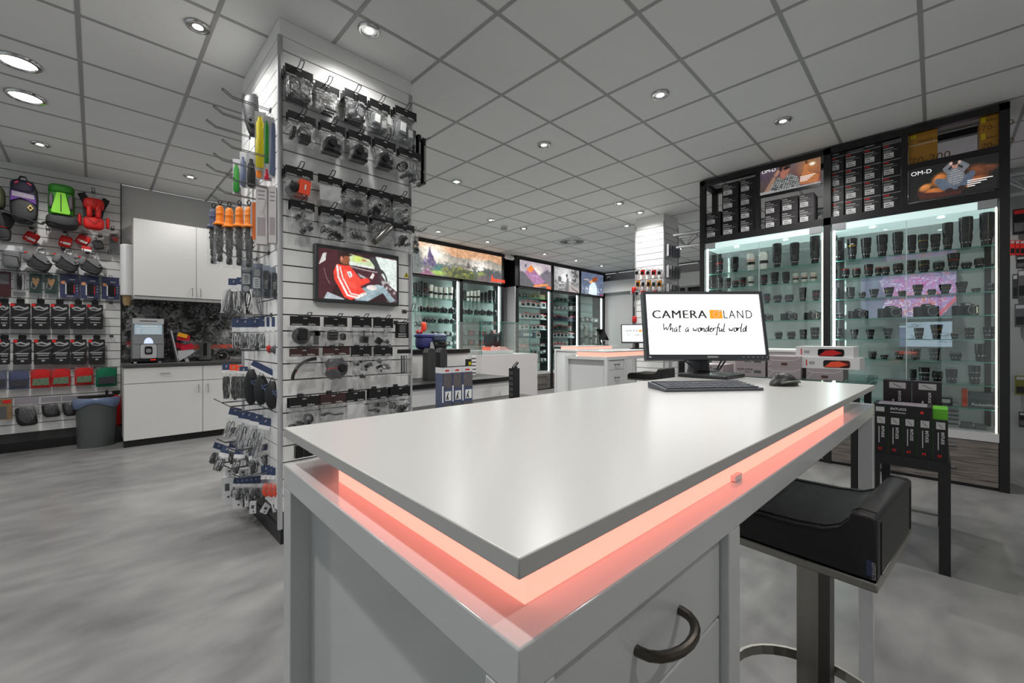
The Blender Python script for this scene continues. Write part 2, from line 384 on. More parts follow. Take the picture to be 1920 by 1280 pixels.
seen = sorted([t for t in tiles if inview(*t, CEIL)], key=lambda t: t[0] ** 2 + t[1] ** 2)[:290]
for t in seen: part('ceiling_tile', tile_me, ceil, (t[0], t[1], CEIL + .002))
rest = MB()
for x, y in tiles:
    if (x, y) not in seen: rest.box(x - .289, x + .289, y - .289, y + .289, CEIL + .002, CEIL + .022)
if rest.v:
    o = part('ceiling_tiles_rest', rest.mesh('tiles', CEILT), ceil); o['kind'] = 'stuff'
for i in range(-7, 16): part('grid_bar', MB().box(GU + .6 * i - .012, GU + .6 * i + .012, V0, V1, CEIL - .001, CEIL + .03).mesh('grid_bar', CEILB), ceil)
for j in range(-7, 10): part('grid_bar', MB().box(U0, U1, GV + .6 * j - .012, GV + .6 * j + .012, CEIL - .0005, CEIL + .03).mesh('grid_bar', CEILB), ceil)

struct('wall_left', MB().box(U0, U1, V1 - .06, V1, 0, CEIL).mesh('wall_left', WALLW))
struct('wall_light_block', MB().box(U0, U1, V0, V0 + .06, 0, CEIL).mesh('wall_light_block', WALLW))  # unseen wall added to keep world light off the right-hand side
wf = MB()
wf.box(11.02, 11.1, V0, 3.6, 0, CEIL).box(11.02, 11.1, 6.35, V1, 0, CEIL).box(11.02, 11.1, 3.6, 6.35, 2.62, CEIL)
struct('wall_back', wf.mesh('wall_back', WALLW))
struct('wall_right', MB().box(7.5, 7.56, V0, .95, 0, CEIL).mesh('wall_right', mat('grey_wall', (.62, .63, .63), .6, noise=.02)))
# shop window behind the camera
sw_ = struct('window_2', MB().box(U0, U0 + .08, V0, V1, 0, .3).box(U0, U0 + .08, V0, V1, 2.75, CEIL).mesh('window_2', WALLW))
for k in range(9):
    y = V0 + .06 + k * 1.22
    part('mullion', MB().box(U0 + .01, U0 + .07, y, y + .06, .3, 2.75).mesh('mullion', BLACKM), sw_)
    if k < 8: part('pane', MB().box(U0 + .035, U0 + .041, y + .06, y + 1.22, .3, 2.75).mesh('pane', PANE), sw_)
# dark shop entrance in the far wall
d1 = struct('window_1', MB().box(11.05, 11.07, 3.6, 6.35, 0, 2.62).mesh('window_1', mat('night_glass', (.06, .065, .075), .08, spec=.8)))
for a, b in ((3.6, 3.7), (4.55, 4.62), (5.45, 5.52), (6.2, 6.35)): part('window_frame', MB().box(10.98, 11.06, a, b, 0, 2.62).mesh('window_frame', LGREY), d1)
part('roller_box', MB().rbox(10.82, 11.02, 3.7, 6.0, 2.16, 2.34, .03, axis='y').mesh('roller_box', LGREY), d1)
struct('trim_1', MB().box(10.6, 11.02, 3.4, 6.9, 2.62, 2.95).mesh('trim_1', WALLW))
part('wall_pier', MB().box(10.75, 11.02, 6.0, 6.9, 0, 2.62).mesh('wall_pier', mat('grey_pier', (.7, .7, .7), .5)), bpy.data.objects['wall_back'])

# ------------------------------------------------------------------ ceiling fittings
ring_me = MB().lathe([(.046, -.004), (.05, -.012), (.062, -.011), (.068, -.004), (.069, 0)], 24).mesh('trim_ring', CHROME)
refl_me = MB().lathe([(.046, -.004), (.04, .006), (.028, .02)], 24).mesh('reflector', mat('lamp_reflector', (.85, .85, .85), .2, 1))
bulb_me = MB().lathe([(.001, -.002), (.024, -.002), (.034, .003)], 20).mesh('bulb', LAMPG)
ring_b = MB().lathe([(.088, -.004), (.094, -.014), (.112, -.012), (.118, -.004), (.119, 0)], 28).mesh('trim_ring', CHROME)
bulb_b = MB().lathe([(.001, -.003), (.07, -.003), (.088, .002)], 24).mesh('bulb', LAMPG)
NEAR = {(692, 56): .22, (371, 49): .4, (1200, 398): .35, (1161, 381): .8, (1175, 423): .6, (357, 331): .4, (75, 270): .4}
def downlight(x, y, label, big=False, power=1., lit=True):
    t = thing('downlight', label, 'downlight', (x, y, CEIL - .001), 0, 'recessed ceiling downlights')
    part('trim_ring', ring_b if big else ring_me, t)
    if not big: part('reflector', refl_me, t, (0, 0, -.002))
    part('bulb', bulb_b if big else bulb_me, t, (0, 0, -.006))
    if lit:
        l = bpy.data.lights.new('lamp_light', 'SPOT'); l.energy = LAMP_W * power; l.spot_size = math.radians(150); l.spot_blend = .8; l.shadow_soft_size = .06 if big else .035; l.color = (1, .985, .965)
        lo = bpy.data.objects.new('lamp_light', l); link(lo, t); lo.location = (0, 0, -.03)
SEEN_L = [((34, 116), 'large oval downlight nearest the frame edge above the backpack wall', 1), ((48, 181), 'large oval downlight second along the row above the backpack wall', 1),
 ((75, 270), 'small downlight above the purple backpack', 0), ((371, 49), 'downlight beside the top of the slatted column', 0), ((357, 331), 'small downlight in front of the wall cupboard', 0),
 ((692, 56), 'downlight close above the camera accessory side of the column', 0), ((1238, 177), 'bright tilted downlight over the white counter, nearest the middle', 0), ((1020, 271), 'downlight alone in the middle of the ceiling', 0),
 ((1468, 226), 'downlight nearest the black framed lens cabinet', 0), ((1161, 381), 'farther downlight ahead of the rear column', 0), ((1200, 398), 'downlight just above the rear slatted column', 0),
 ((1175, 423), 'downlight low beside the rear slatted column', 0), ((920, 412), 'downlight beside the smoke detector, towards the column', 0), ((982, 428), 'downlight beside the smoke detector, towards the round vent', 0),
 ((822, 434), 'downlight over the near end of the landscape light box', 0), ((914, 453), 'downlight over the far end of the landscape light box', 0), ((1021, 476), 'downlight over the sunset mountain poster', 0),
 ((1080, 488), 'downlight over the black and white poster', 0), ((1128, 498), 'downlight over the sea eagle poster', 0), ((1275, 466), 'downlight behind the truss near the rear column', 0)]
for (px, lb, big) in SEEN_L:
    p = onZ(px[0], px[1], CEIL); downlight(p[0], p[1], lb, bool(big), NEAR.get(px, 1.0 if px[0] > 200 else .6))
for k, (x, y) in enumerate([(-.4, 1.2), (-.4, 2.9), (.6, .62), (1.3, -1.2), (3.1, -.2), (3.2, 4.2), (2.3, 5.9), (4.4, -1.2), (6.6, .2), (8.6, .5), (8.6, 2.2), (8.4, 4.2)]):  # downlights added where none are seen, to light the counter and column
    downlight(x, y, 'recessed downlight added to the ceiling for its light', False, (1.0, .6, .8, .65)[k] if k < 4 else .3 if x + y < 3.4 else 1.0)
c = onZ(1072, 452, CEIL)
t = thing('ceiling_vent', 'round white swirl air vent in the ceiling', 'vent', (c[0], c[1], CEIL))
part('plate', MB().lathe([(.001, -.015), (.08, -.014), (.25, -.012), (.275, -.006), (.28, 0)], 32).mesh('plate', mat('vent_white', (.8, .8, .8), .5)), t)
fin = MB().box(.1, .24, -.004, .004, -.02, -.012).mesh('fin', GREYP)
for k in range(20): part('fin', fin, t, (0, 0, 0), 2 * math.pi * k / 20)
c = onZ(945, 424, CEIL)
t = thing('smoke_detector', 'round white smoke detector hanging below a ceiling tile', 'smoke detector', (c[0], c[1], CEIL - .0))
part('base', MB().lathe([(.06, -.02), (.075, -.015), (.075, 0)], 24).mesh('base', WPLAST), t)
part('sensor_head', MB().lathe([(.03, -.075), (.05, -.07), (.055, -.05), (.05, -.02)], 24).mesh('sensor_head', LGREY), t)
c = onY(950, 492, 6.85)
t = thing('projector_spot', 'small white spotlight on a ceiling stem between the light boxes', 'spotlight', (c[0], c[1] - .1, CEIL))
part('stem', MB().tube([(0, 0, 0), (0, 0, -.1)], .012).mesh('stem', WPLAST), t)
part('lamp_head', MB().lathe([(.03, -.12), (.045, -.11), (.045, .1), (.03, .12)], 16, (0, 0, -.13), 'x').mesh('lamp_head', WPLAST), t)
c = onX(1143, 521, 10.6)
t = thing('security_camera', 'small dome camera at the ceiling corner above the entrance', 'camera', (10.55, c[1], c[2]))
part('mount', MB().lathe([(.05, .0), (.05, .03)], 16).mesh('mount', WPLAST), t); part('dome', MB().ball((0, 0, -.01), .05).mesh('dome', SCREENB), t)
# lighting truss behind the lens cabinet
t = thing('lighting_truss', 'aluminium lighting truss hanging behind the lens cabinet', 'truss', (6.25, 2.8, 2.84))
for dx, dz in ((0, 0), (.2, 0), (.1, -.17)): part('chord', MB().tube([(dx, 0, dz), (dx, -5.2, dz)], .022, 10).mesh('chord', ALU), t)
for k in range(17):
    y = -.3 * k
    part('brace', MB().tube([(0, y, 0), (.1, y - .15, -.17), (0, y - .3, 0)], .009, 6).tube([(.2, y, 0), (.1, y - .15, -.17), (.2, y - .3, 0)], .009, 6).mesh('brace', ALU), t)

# ------------------------------------------------------------------ slatted faces
PITCH = .1015
_slat = {}
def slat_mesh(L):
    k = round(L, 3)
    if k not in _slat: _slat[k] = MB().box(0, L, 0, .016, 0, PITCH - .008).mesh('slat', SLATW)
    return _slat[k]
def slat_face(parent, origin, rz, L, zg0, n, zmin=.12):
    """n slats downwards from the groove at zg0; origin is where the face starts, local x runs along it"""
    for k in range(n):
        z = zg0 - PITCH * (k + 1)
        if z < zmin: break
        part('slat', slat_mesh(L), parent, (origin[0], origin[1], z + .004), rz)
def hook(parent, x, y, z, rz, L=.2, tip=.03):
    return part('hook', hook_mesh(L, tip), parent, (x, y, z), rz)
_hk = {}
def hook_mesh(L, tip=.03):
    if (L, tip) not in _hk:
        m = MB(); m.box(-.018, .018, -.004, .004, -.012, .014)
        for sx in (-.011, .011): m.tube([(sx, 0, 0), (sx, -L * .8, 0), (sx, -L, tip)], .003, 5)
        m.tube([(-.011, -L, tip), (.011, -L, tip)], .003, 5)
        _hk[(L, tip)] = m.mesh('hook', mat('hook_wire', (.42, .42, .43), .3, 1))
    return _hk[(L, tip)]
# front column
PU0, PU1, PV0, PV1 = .805, 1.712, 2.825, 3.70
col1 = thing('display_column', 'tall square column clad in white slats, hung with camera accessories', 'column', (0, 0, 0))
part('core', MB().box(PU0 + .012, PU1 - .012, PV0 + .012, PV1 - .012, .1, CEIL).mesh('core', GROOVE), col1)
part('frieze', MB().box(PU0 - .004, PU1 + .004, PV0 - .004, PV1 + .004, 3.125, CEIL).mesh('frieze', SLATW), col1)
part('top_board', MB().box(PU0, PU1, PV0, PV1, 3.042, 3.123).mesh('top_board', SLATW), col1)
part('plinth', MB().box(PU0 + .005, PU1 - .005, PV0 + .005, PV1 - .005, 0, .1).mesh('plinth', BLACKM), col1)
slat_face(col1, (PU0, PV0), 0, PU1 - PU0, 3.038, 29)
slat_face(col1, (PU0, PV1), -math.pi / 2, PV1 - PV0, 3.038, 29)
slat_face(col1, (PU1, PV0), math.pi / 2, PV1 - PV0, 3.038, 29)
for x, y in ((PU0, PV0), (PU1, PV0), (PU0, PV1)): part('corner_profile', MB().lathe([(.015, .1), (.015, 3.12)], 12, (x, y, 0)).mesh('corner_profile', LGREY), col1)
# rear column
QU0, QU1, QV0, QV1 = 6.30, 6.81, 2.98, 3.46
col2 = thing('display_column', 'rear square slatted column beyond the monitor, with red packs', 'column', (0, 0, 0))
part('core', MB().box(QU0 + .012, QU1 - .012, QV0 + .012, QV1 - .012, .1, CEIL).mesh('core', GROOVE), col2)
part('top_board', MB().box(QU0, QU1, QV0, QV1, 3.042, CEIL).mesh('top_board', SLATW), col2)
part('plinth', MB().box(QU0 + .005, QU1 - .005, QV0 + .005, QV1 - .005, 0, .1).mesh('plinth', BLACKM), col2)
slat_face(col2, (QU0, QV0), 0, QU1 - QU0, 3.038, 29); slat_face(col2, (QU0, QV1), -math.pi / 2, QV1 - QV0, 3.038, 29)
for x, y in ((QU0, QV0), (QU1, QV0), (QU0, QV1)): part('corner_profile', MB().lathe([(.012, .1), (.012, 3.1)], 10, (x, y, 0)).mesh('corner_profile', LGREY), col2)
# slatted wall with the backpacks
LWV = 7.25
slw = thing('slat_wall', 'white slatted display wall hung with bags and pouches', 'display wall', (0, 0, 0))
part('backing', MB().box(U0, .237, LWV + .012, V1 - .06, .1, CEIL).mesh('backing', GROOVE), slw)
zt = 1.626 + PITCH * 15
slat_face(slw, (-2.6, LWV), 0, 2.837, zt, 29); part('slat', MB().box(0, 2.837, 0, .016, 0, CEIL - zt - .004).mesh('slat', SLATW), slw, (-2.6, LWV, zt + .004))
part('end_profile', MB().box(.232, .242, LWV - .004, V1 - .06, .1, CEIL).mesh('end_profile', GROOVE), slw)
struct('baseboard_left', MB().box(U0, .237, LWV + .002, V1 - .06, 0, .1).mesh('baseboard_left', BLACKM))
# ------------------------------------------------------------------ white counters with a glowing band under the top
def counter(loc, rz, top, label, L=1.73, W=.62, din=(.04, 1.40, .035, .46), drawers=2):
    t = thing('sales_counter', label, 'counter', loc, rz)
    zt = top; zs = top - .0165; zf = top - .067; S = .04
    o = part('table_top', MB().box(0, L, 0, W, zs, zt).mesh('table_top', TOPW), t); bevel(o, .0015)
    part('light_band', MB().box(din[0], din[1], din[2], din[3], zf, zs).mesh('light_band', GLOW), t)
    bevel(part('frame_board', MB().box(0, L, 0, W, zf - .04, zf).mesh('frame_board', TABLEW), t), .002)
    leg = MB().box(0, S, 0, S, 0, zf - .04).mesh('leg', TABLEW)
    xm = .40
    for x, y in ((0, 0), (0, W - S), (L - S, 0), (L - S, W - S), (xm, 0), (xm, W - S)): bevel(part('leg', leg, t, (x, y, 0)), .002)
    # drawer block between the near legs
    part('cabinet_side', MB().box(.035, .05, S, W - S, .06, zf - .04).mesh('cabinet_side', TABLEW), t)
    part('cabinet_body', MB().box(.05, xm, .03, W - .03, .06, zf - .045).mesh('cabinet_body', TABLEW), t)
    zz = [zf - .045, zf - .16, zf - .36, zf - .56, zf - .76, .08]
    for a, b in zip(zz, zz[1:]):
        if a - b < .05: continue
        d = part('drawer_front', MB().box(S + .003, xm - .003, .012, .03, b + .004, a).mesh('drawer_front', TABLEW), t)
        bevel(d, .0015)
        cz = (a + b) / 2 + .006; cx = (S + xm) / 2 + .008
        arc = [(cx - .048, .012, cz)] + [(cx - .048 * math.cos(math.pi * k / 10), .012 - .030 * math.sin(math.pi * k / 10) - .004, cz) for k in range(11)] + [(cx + .048, .012, cz)]
        part('handle', MB().tube(arc, .0055, 10).mesh('handle', mat('gunmetal', (.36, .34, .32), .32, 1)), d)
    return t
TR = -math.radians(2.15)
ctr = counter((.22, .214, 0), TR, 1.10, 'long white counter in front with a glowing salmon band')
def tl(x, y, z=1.10):                       # a point on the front counter, in its own directions
    c, s = math.cos(TR), math.sin(TR); return (.22 + x * c - y * s, .214 + x * s + y * c, z)
# a small clear clip stuck in the glow
part('band_clip', MB().box(.5, .53, .028, .035, 1.034, 1.042).mesh('band_clip', WPLAST), ctr)
counter((4.28, 2.72, 0), 0, 1.12, 'second white counter behind the front one, near the monitor', L=1.75)
counter((7.2, 5.3, 0), 0, 1.12, 'farthest white counter, in front of the poster cabinets', L=1.75)

# ------------------------------------------------------------------ bar stools
def stool(loc, rz, label, nametag=True):
    t = thing('bar_stool', label, 'stool', loc, rz)
    W, D = .40, .46                         # along the counter, away from it (local y=0 is the back)
    bevel(part('seat_plate', MB().box(0, W, 0, D, .735, .755).mesh('seat_plate', STEEL), t), .003)
    prof = [(0, .757), (0, .884), (.006, .892), (.036, .894), (.046, .886), (.053, .868), (.067, .85), (.095, .836), (.15, .829), (.25, .826), (.40, .826), (.445, .818), (D, .80), (D, .757)]
    m = MB(); m.prism(prof, .0, W, 'x'); seat = part('cushion', m.mesh('cushion', LEATHER), t); bevel(seat, .007, 3)
    for x in (.03, W - .03):                # stitched seams
        part('seam', MB().tube([(x, y, z + .0008) for y, z in prof[2:12]], .0016, 5).mesh('seam', BLACKR), seat)
    part('seam', MB().tube([(.03, -.0005, .765), (.03, -.0005, .875)], .0016, 5).tube([(W - .03, -.0005, .765), (W - .03, -.0005, .875)], .0016, 5).mesh('seam', BLACKR), seat)
    part('column', MB().box(.185, .215, .15, .20, .10, .735).mesh('column', STEEL), t)
    part('column_sleeve', MB().box(.18, .22, .125, .15, .10, .735).mesh('column_sleeve', mat('dark_steel', (.38, .37, .36), .35, 1)), t)
    part('base_plate', MB().lathe([(.21, 0), (.215, .006), (.21, .012), (.06, .014), (.06, .10)], 36, (.2, .17, 0)).mesh('base_plate', STEEL), t)
    ring = [(.2 + .17 * math.cos(a), .17 + .19 * math.sin(a), .30) for a in [math.pi * 2 * k / 32 for k in range(33)]]
    part('footrest', MB().tube(ring[:32], .01, 4, closed=True, flat=(.004, .014)).mesh('footrest', STEEL), t)
    part('footrest_bar', MB().box(.03, .37, .161, .179, .29, .31).mesh('footrest_bar', STEEL), t)
    if nametag:
        tg = part('name_tag', MB().box(-.0015, .0005, .006, .018, .768, .80).mesh('name_tag', BLUEP), seat)
        part('lettering', text_mesh('LEFFERTS', .006, PRINTG), tg, (-.002, .0085, .798), rot=(0, math.pi / 2, -math.pi / 2))
    return t
stool((1.143, .083, 0), -.1, 'black leather bar stool pushed under the front counter')
stool((4.95, 2.38, 0), 0, 'black leather bar stool at the second counter, behind the monitor', False)

# ------------------------------------------------------------------ monitor, keyboard, mouse
mx, my, _ = tl(1.63, .52)
face = YAW - math.pi / 2                    # the screen looks straight back along the lens axis
DKG = mat('monitor_bezel', (.2, .21, .225), .35)
mon = thing('computer_monitor', 'flat monitor with a white logo screen on the front counter', 'monitor', (mx, my, 1.10), face)
Rb = Matrix.Rotation(TR - face, 4, 'Z')
o = part('stand_base', MB().box(-.10, .10, -.10, .10, 0, .016).mesh('stand_base', mat('stand_black', (.13, .13, .135), .3)), mon, rz=TR - face); bevel(o, .004)
part('stand_neck', MB().lathe([(.05, .016), (.045, .03), (.04, .16)], 24, (-.015, .09, 0)).mesh('stand_neck', mat('stand_grey', (.25, .26, .28), .3)), mon)
tilt = math.radians(11)
def monitor_head(parent, W, Hh, z0, y0, tiltx, xoff=0):
    hd = bpy.data.objects.new('display_head', None)
    m = MB(); b = .012
    m.box(-W / 2, W / 2, .012, .04, 0, Hh, 0)
    m.box(-W / 2, W / 2, 0, .012, 0, .022, 0).box(-W / 2, W / 2, 0, .012, Hh - b, Hh, 0).box(-W / 2, -W / 2 + b, 0, .012, .022, Hh - b, 0).box(W / 2 - b, W / 2, 0, .012, .022, Hh - b, 0)
    hd = part('bezel', m.mesh('bezel', DKG), parent, (xoff, y0, z0), rot=(tiltx, 0, 0))
    return hd, W - 2 * b, Hh - b - .022
SCRW = mat('white_screen', (1, 1, 1), .3, emit=1.0, ecol=(1, 1, 1))
TXTG = mat('logo_grey', (.33, .34, .33), .5); TXTO = mat('logo_orange', (.95, .56, .1), .5, emit=.55, ecol=(.95, .56, .1)); TXTK = mat('script_ink', (.12, .12, .12), .5)
STROKES = {  # single-line handwriting, x advance last
 'W': ([[(0, 1), (.12, .02), (.33, .75), (.45, 0), (.8, 1)]], .78), 'h': ([[(.1, 1), (.02, 0), (.12, .4), (.26, .5), (.33, .38), (.3, 0), (.38, .03)]], .46),
 'a': ([[(.36, .46), (.2, .5), (.04, .3), (.04, .06), (.16, 0), (.32, .22), (.38, .46), (.33, .06), (.44, .04)]], .5), 't': ([[(.2, .85), (.1, .1), (.2, 0), (.3, .06)], [(0, .6), (.38, .64)]], .4),
 'w': ([[(0, .48), (.06, .02), (.22, .34), (.3, 0), (.5, .5)]], .54), 'o': ([[(.2, .5), (.04, .32), (.04, .06), (.2, 0), (.34, .2), (.32, .44), (.2, .5), (.4, .46)]], .42),
 'n': ([[(.04, .48), (.0, 0), (.1, .36), (.24, .5), (.32, .4), (.3, 0), (.4, .04)]], .44), 'd': ([[(.34, .44), (.2, .5), (.04, .3), (.04, .06), (.16, 0), (.32, .2), (.46, 1), (.36, .06), (.46, .04)]], .5),
 'e': ([[(.04, .22), (.28, .34), (.28, .48), (.14, .48), (.02, .22), (.08, .02), (.22, 0), (.38, .14)]], .4), 'r': ([[(.04, .48), (.0, 0), (.08, .36), (.2, .5), (.34, .44)]], .36),
 'f': ([[(.42, .92), (.32, 1), (.22, .8), (.06, -.42)], [(.04, .48), (.36, .52)]], .36), 'u': ([[(.04, .48), (.0, .1), (.1, 0), (.26, .2), (.34, .48), (.3, .06), (.42, .04)]], .46), 'l': ([[(.16, 1), (.02, .1), (.1, 0), (.2, .04)]], .26), ' ': ([], .42)}
def script_mesh(txt, h, mt, wd):
    m = MB(); x = 0; sp = {}
    for k, ch in enumerate(txt):
        st, adv = STROKES[ch]
        for s in st:
            pts = []
            for (a, b), (c2, d2) in zip(s, s[1:]):
                for q in range(3): pts.append((a + (c2 - a) * q / 3, b + (d2 - b) * q / 3))
            pts.append(s[-1]); P = np.array(pts)
            for _ in range(2): P[1:-1] = .25 * P[:-2] + .5 * P[1:-1] + .25 * P[2:]
            m.tube([((x + a + .12 * b) * h, 0, b * h) for a, b in P], wd, 4)
        sp[k] = x * h; x += adv
    return m, x * h, sp
def logo(scr, w, h, full=True):
    k = w / .534
    part('lettering', fit_text('CAMERA', w * .475, h * .135, TXTG, bold=.0022), scr, (-w * .45, -.0006, h * .595))
    if full:
        m = MB(); m.prism([(-.030 * k, 0), (.030 * k, 0), (.0285 * k, .042 * k), (-.0305 * k, .042 * k)], -.0008, 0, 'y')
        ic = part('camera_icon', m.mesh('camera_icon', TXTO), scr, (.108 * w, 0, h * .59))
        part('icon_ring', MB().tube([(.014 * k * math.cos(a), -.001, .02 * k + .014 * k * math.sin(a)) for a in [math.pi * 2 * i / 20 for i in range(20)]], .0012 * k, 4, closed=True).mesh('icon_ring', PRINTW), ic)
        part('icon_flash', MB().box(.012 * k, .024 * k, -.0012, -.0006, .034 * k, .039 * k).mesh('icon_flash', PRINTW), ic)
        part('lettering', fit_text('LAND', w * .25, h * .135, TXTG, bold=.0004, spc=1.2), scr, (w * .172, -.0006, h * .595))
    sm, wd, sp = script_mesh('What a wonderful world', .040 * k, TXTK, .0026 * k)
    x0 = -wd / 2 - .002
    part('handwriting', sm.mesh('handwriting', TXTK), scr, (x0, -.0012, h * .37))
    part('underline', MB().tube([(sp[7] + x0, -.001, h * .325), (sp[15] + x0 + .01, -.001, h * .335)], .001 * k, 4).mesh('underline', TXTK), scr)
hd, sw, sh = monitor_head(mon, .518, .300, .0, 0, 0)
hd.location = (-.022, -.02, .075); hd.rotation_euler = (-tilt, 0, 0)
scr = part('screen', MB().box(-sw / 2, sw / 2, .006, .012, 0, sh).mesh('screen', SCRW), hd, (0, 0, .022))
logo(bpy.data.objects.new('x', None) and scr, sw, sh)
for c in scr.children: c.location.y += .0055
part('lettering', text_mesh('SAMSUNG', .007, PRINTW, align='CENTER'), hd, (.02, -.0006, .008))
for k in range(6): part('button_mark', MB().box(-.002, .002, -.0006, 0, .009, .012).mesh('button_mark', PRINTG), hd, (.15 + .02 * k, 0, 0))
part('energy_mark', MB().lathe([(.006, -.0006), (.006, 0)], 12, (0, 0, 0), 'y', sq=.6).mesh('energy_mark', PRINTG), hd, (-.245, 0, .011))
cb = MB().tube([(.09, .03, .09), (.06, .05, .03), (.035, .03, .022), (-.02, 0, .022), (-.07, -.02, .028), (-.12, .02, .08)], .0035, 6).tube([(.085, .05, .1), (.05, .06, .022), (.02, .08, .022)], .0035, 6)
part('cable', cb.mesh('cable', BLACKP), mon)
# keyboard
a = np.array([1.229, .576]); b = np.array([1.486, .377]); d = (b - a); krz = math.atan2(d[1], d[0]); kl = .325
kb = thing('keyboard', 'slim dark keyboard with flat keys in front of the monitor', 'keyboard', (a[0], a[1], 1.1005), krz)
o = part('case', MB().prism([(0, 0), (.122, 0), (.122, .02), (0, .008)], 0, kl, 'x').mesh('case', mat('keyboard_case', (.3, .31, .33), .4)), kb); bevel(o, .0015)
KEYM = mat('key_cap', (.19, .21, .25), .45)
key = MB().box(.001, .0165, .001, .0165, 0, .003).mesh('key', KEYM); keyw = MB().box(.001, .0345, .001, .0165, 0, .003).mesh('key', KEYM); keysp = MB().box(.001, .0885, .001, .0165, 0, .003).mesh('key', KEYM)
for r in range(6):
    y = .006 + r * .0188; z = .009 + y * .1; x = .008; i = 0
    while x < kl - .02:
        if r == 0 and 4 <= i < 5: me, adv = keysp, .09
        elif i == 0 and r in (1, 2, 3): me, adv = keyw, .036
        else: me, adv = key, .018
        if x + adv > kl - .005: break
        part('key', me, kb, (x, y, z)); x += adv; i += 1
mp_ = np.array([1.70, .37])
ms = thing('computer_mouse', 'black computer mouse with a grey thumb edge beside the keyboard', 'mouse', (mp_[0], mp_[1], 1.1), YAW - math.pi / 2 + .35)
prof = lambda u: (max(.0, math.sin(math.pi * min(1, max(0, u)))) ** .55)
def shell(u, v):
    th = math.pi * v; r = prof(u); return ((u - .5) * .118, -.034 * r * math.cos(th), .002 + .038 * (r ** .8) * math.sin(th) * (.75 + .35 * math.sin(math.pi * (u * .8 + .05))))
part('shell', MB().grid(shell, 20, 14, flip=True).mesh('shell', mat('mouse_black', (.13, .13, .13), .4)), ms)
part('base', MB().lathe([(.9, 0), (1, .1), (.95, .25)], 24).mesh('base', GREYP), ms).scale = (.056, .033, .012)
part('scroll_wheel', MB().lathe([(.008, -.004), (.011, -.003), (.011, .003), (.008, .004)], 14, (-.03, 0, .03), 'y').mesh('scroll_wheel', GREYP), ms)
part('thumb_panel', MB().tube([(-.045, -.024, .012), (-.02, -.034, .016), (.02, -.034, .017), (.045, -.024, .012)], .004, 6).mesh('thumb_panel', mat('mouse_trim', (.4, .39, .37), .35)), ms)

# ------------------------------------------------------------------ glass display table with calibrator boxes
GT = 1.0
gt = thing('glass_display_table', 'glass topped black display table past the end of the front counter', 'table', (3.255, .293, 0))
part('glass_top', MB().box(0, .78, 0, 1.05, GT - .02, GT).mesh('glass_top', clear('thick_glass', (.75, .9, .86), .1, .02)), gt)
part('glass_edge', MB().box(-.003, 0, -.003, 1.05, GT - .021, GT - .009).box(-.003, .78, -.003, 0, GT - .021, GT - .009).mesh('glass_edge', GLASSE), gt)
part('under_glass', MB().box(0, .78, 0, 1.05, GT - .06, GT - .045).mesh('under_glass', mat('black_glass', (.06, .07, .07), .1)), gt)
for x, y in ((.03, .03), (.71, .03), (.03, .98), (.71, .98)): part('leg', MB().box(x, x + .04, y, y + .04, 0, GT - .06).mesh('leg', BLACKM), gt)
for x, y in ((.05, .05), (.73, .05), (.05, 1.0), (.73, 1.0)): part('spacer', MB().lathe([(.012, GT - .045), (.012, GT - .02)], 10, (x, y, 0)).mesh('spacer', CHROME), gt)
SILV = mat('silver_card', (.66, .62, .63), .4, noise=.05); SILD = mat('silver_dark', (.5, .46, .47), .4)
def calib_box(x, y, z, lb, kind):
    W, D, Hh = .19, .23, .073
    loc = (3.255 + x, .293 + y, z)
    t = thing('calibrator_box', lb, 'box', loc, -math.pi / 2, 'silver calibrator boxes on the glass table')
    o = part('carton', MB().box(0, W, 0, D, 0, Hh).mesh('carton', SILV), t)
    if kind == 0:
        part('lettering', text_mesh('eye-one', .022, TXTK), t, (.012, -.0008, .042)); part('print_bar', MB().box(.12, .165, -.0006, 0, .025, .045).mesh('print_bar', TXTG), t)
        part('print_bar', MB().box(.06, .1, -.0006, 0, .028, .033).mesh('print_bar', TXTG), t)
    else:
        part('print_line', MB().tube([(0, -.0008, .06), (.035, -.0008, .045), (.15, -.0008, .045), (.19, -.0008, .065)], .0012, 4).tube([(0, -.0008, .005), (.035, -.0008, .045)], .0012, 4).mesh('print_line', PRINTW), t)
        part('print_bar', MB().box(.08, .115, -.0006, 0, .012, .03).mesh('print_bar', mat('barcode_brown', (.35, .22, .2), .5)), t)
    return t
ys = 1.0
calib_box(.01, .99, GT, 'silver calibrator box standing alone beside the monitor edge', 0)
calib_box(.02, .72, GT, 'lower silver calibrator box with dark lettering under another', 0)
calib_box(.02, .72, GT + .0735, 'upper silver calibrator box with dark lettering on its twin', 0)
calib_box(.02, .515, GT, 'lower plain silver calibrator box with a zigzag line', 1)
calib_box(.02, .515, GT + .0735, 'upper plain silver calibrator box with a zigzag line', 1)
calib_box(.05, .30, GT, 'plain silver calibrator box under the white mouse cartons', 1)
def mouse_carton(y, z, lb, dx):
    W, D, Hh = .30, .26, .07
    t = thing('window_carton', lb, 'box', (3.255 + .05 + dx, .293 + y, z), -math.pi / 2, 'white window cartons on the glass table')
    part('carton', MB().box(0, W, 0, D, 0, Hh).mesh('carton', WPLAST), t)
    wnd = part('window', MB().rbox(.12, .255, -.001, .001, .008, .055, .012, axis='y').mesh('window', SCREENB), t)
    part('contents', MB().prism([(.125, .012), (.2, .012), (.245, .03), (.2, .05), (.16, .045)], -.002, -.001, 'y').mesh('contents', RED if dx else CORAL), t)
    part('print_bar', MB().box(.045, .075, -.0006, 0, .025, .045).mesh('print_bar', PRINTG), t); part('print_bar', MB().box(.028, .034, -.0006, 0, .015, .055).mesh('print_bar', REDP), t)
mouse_carton(.33, GT + .0735, 'lower white carton with an orange mouse in its window', 0)
mouse_carton(.36, GT + .144, 'upper white carton with a red mouse in its window', .01)
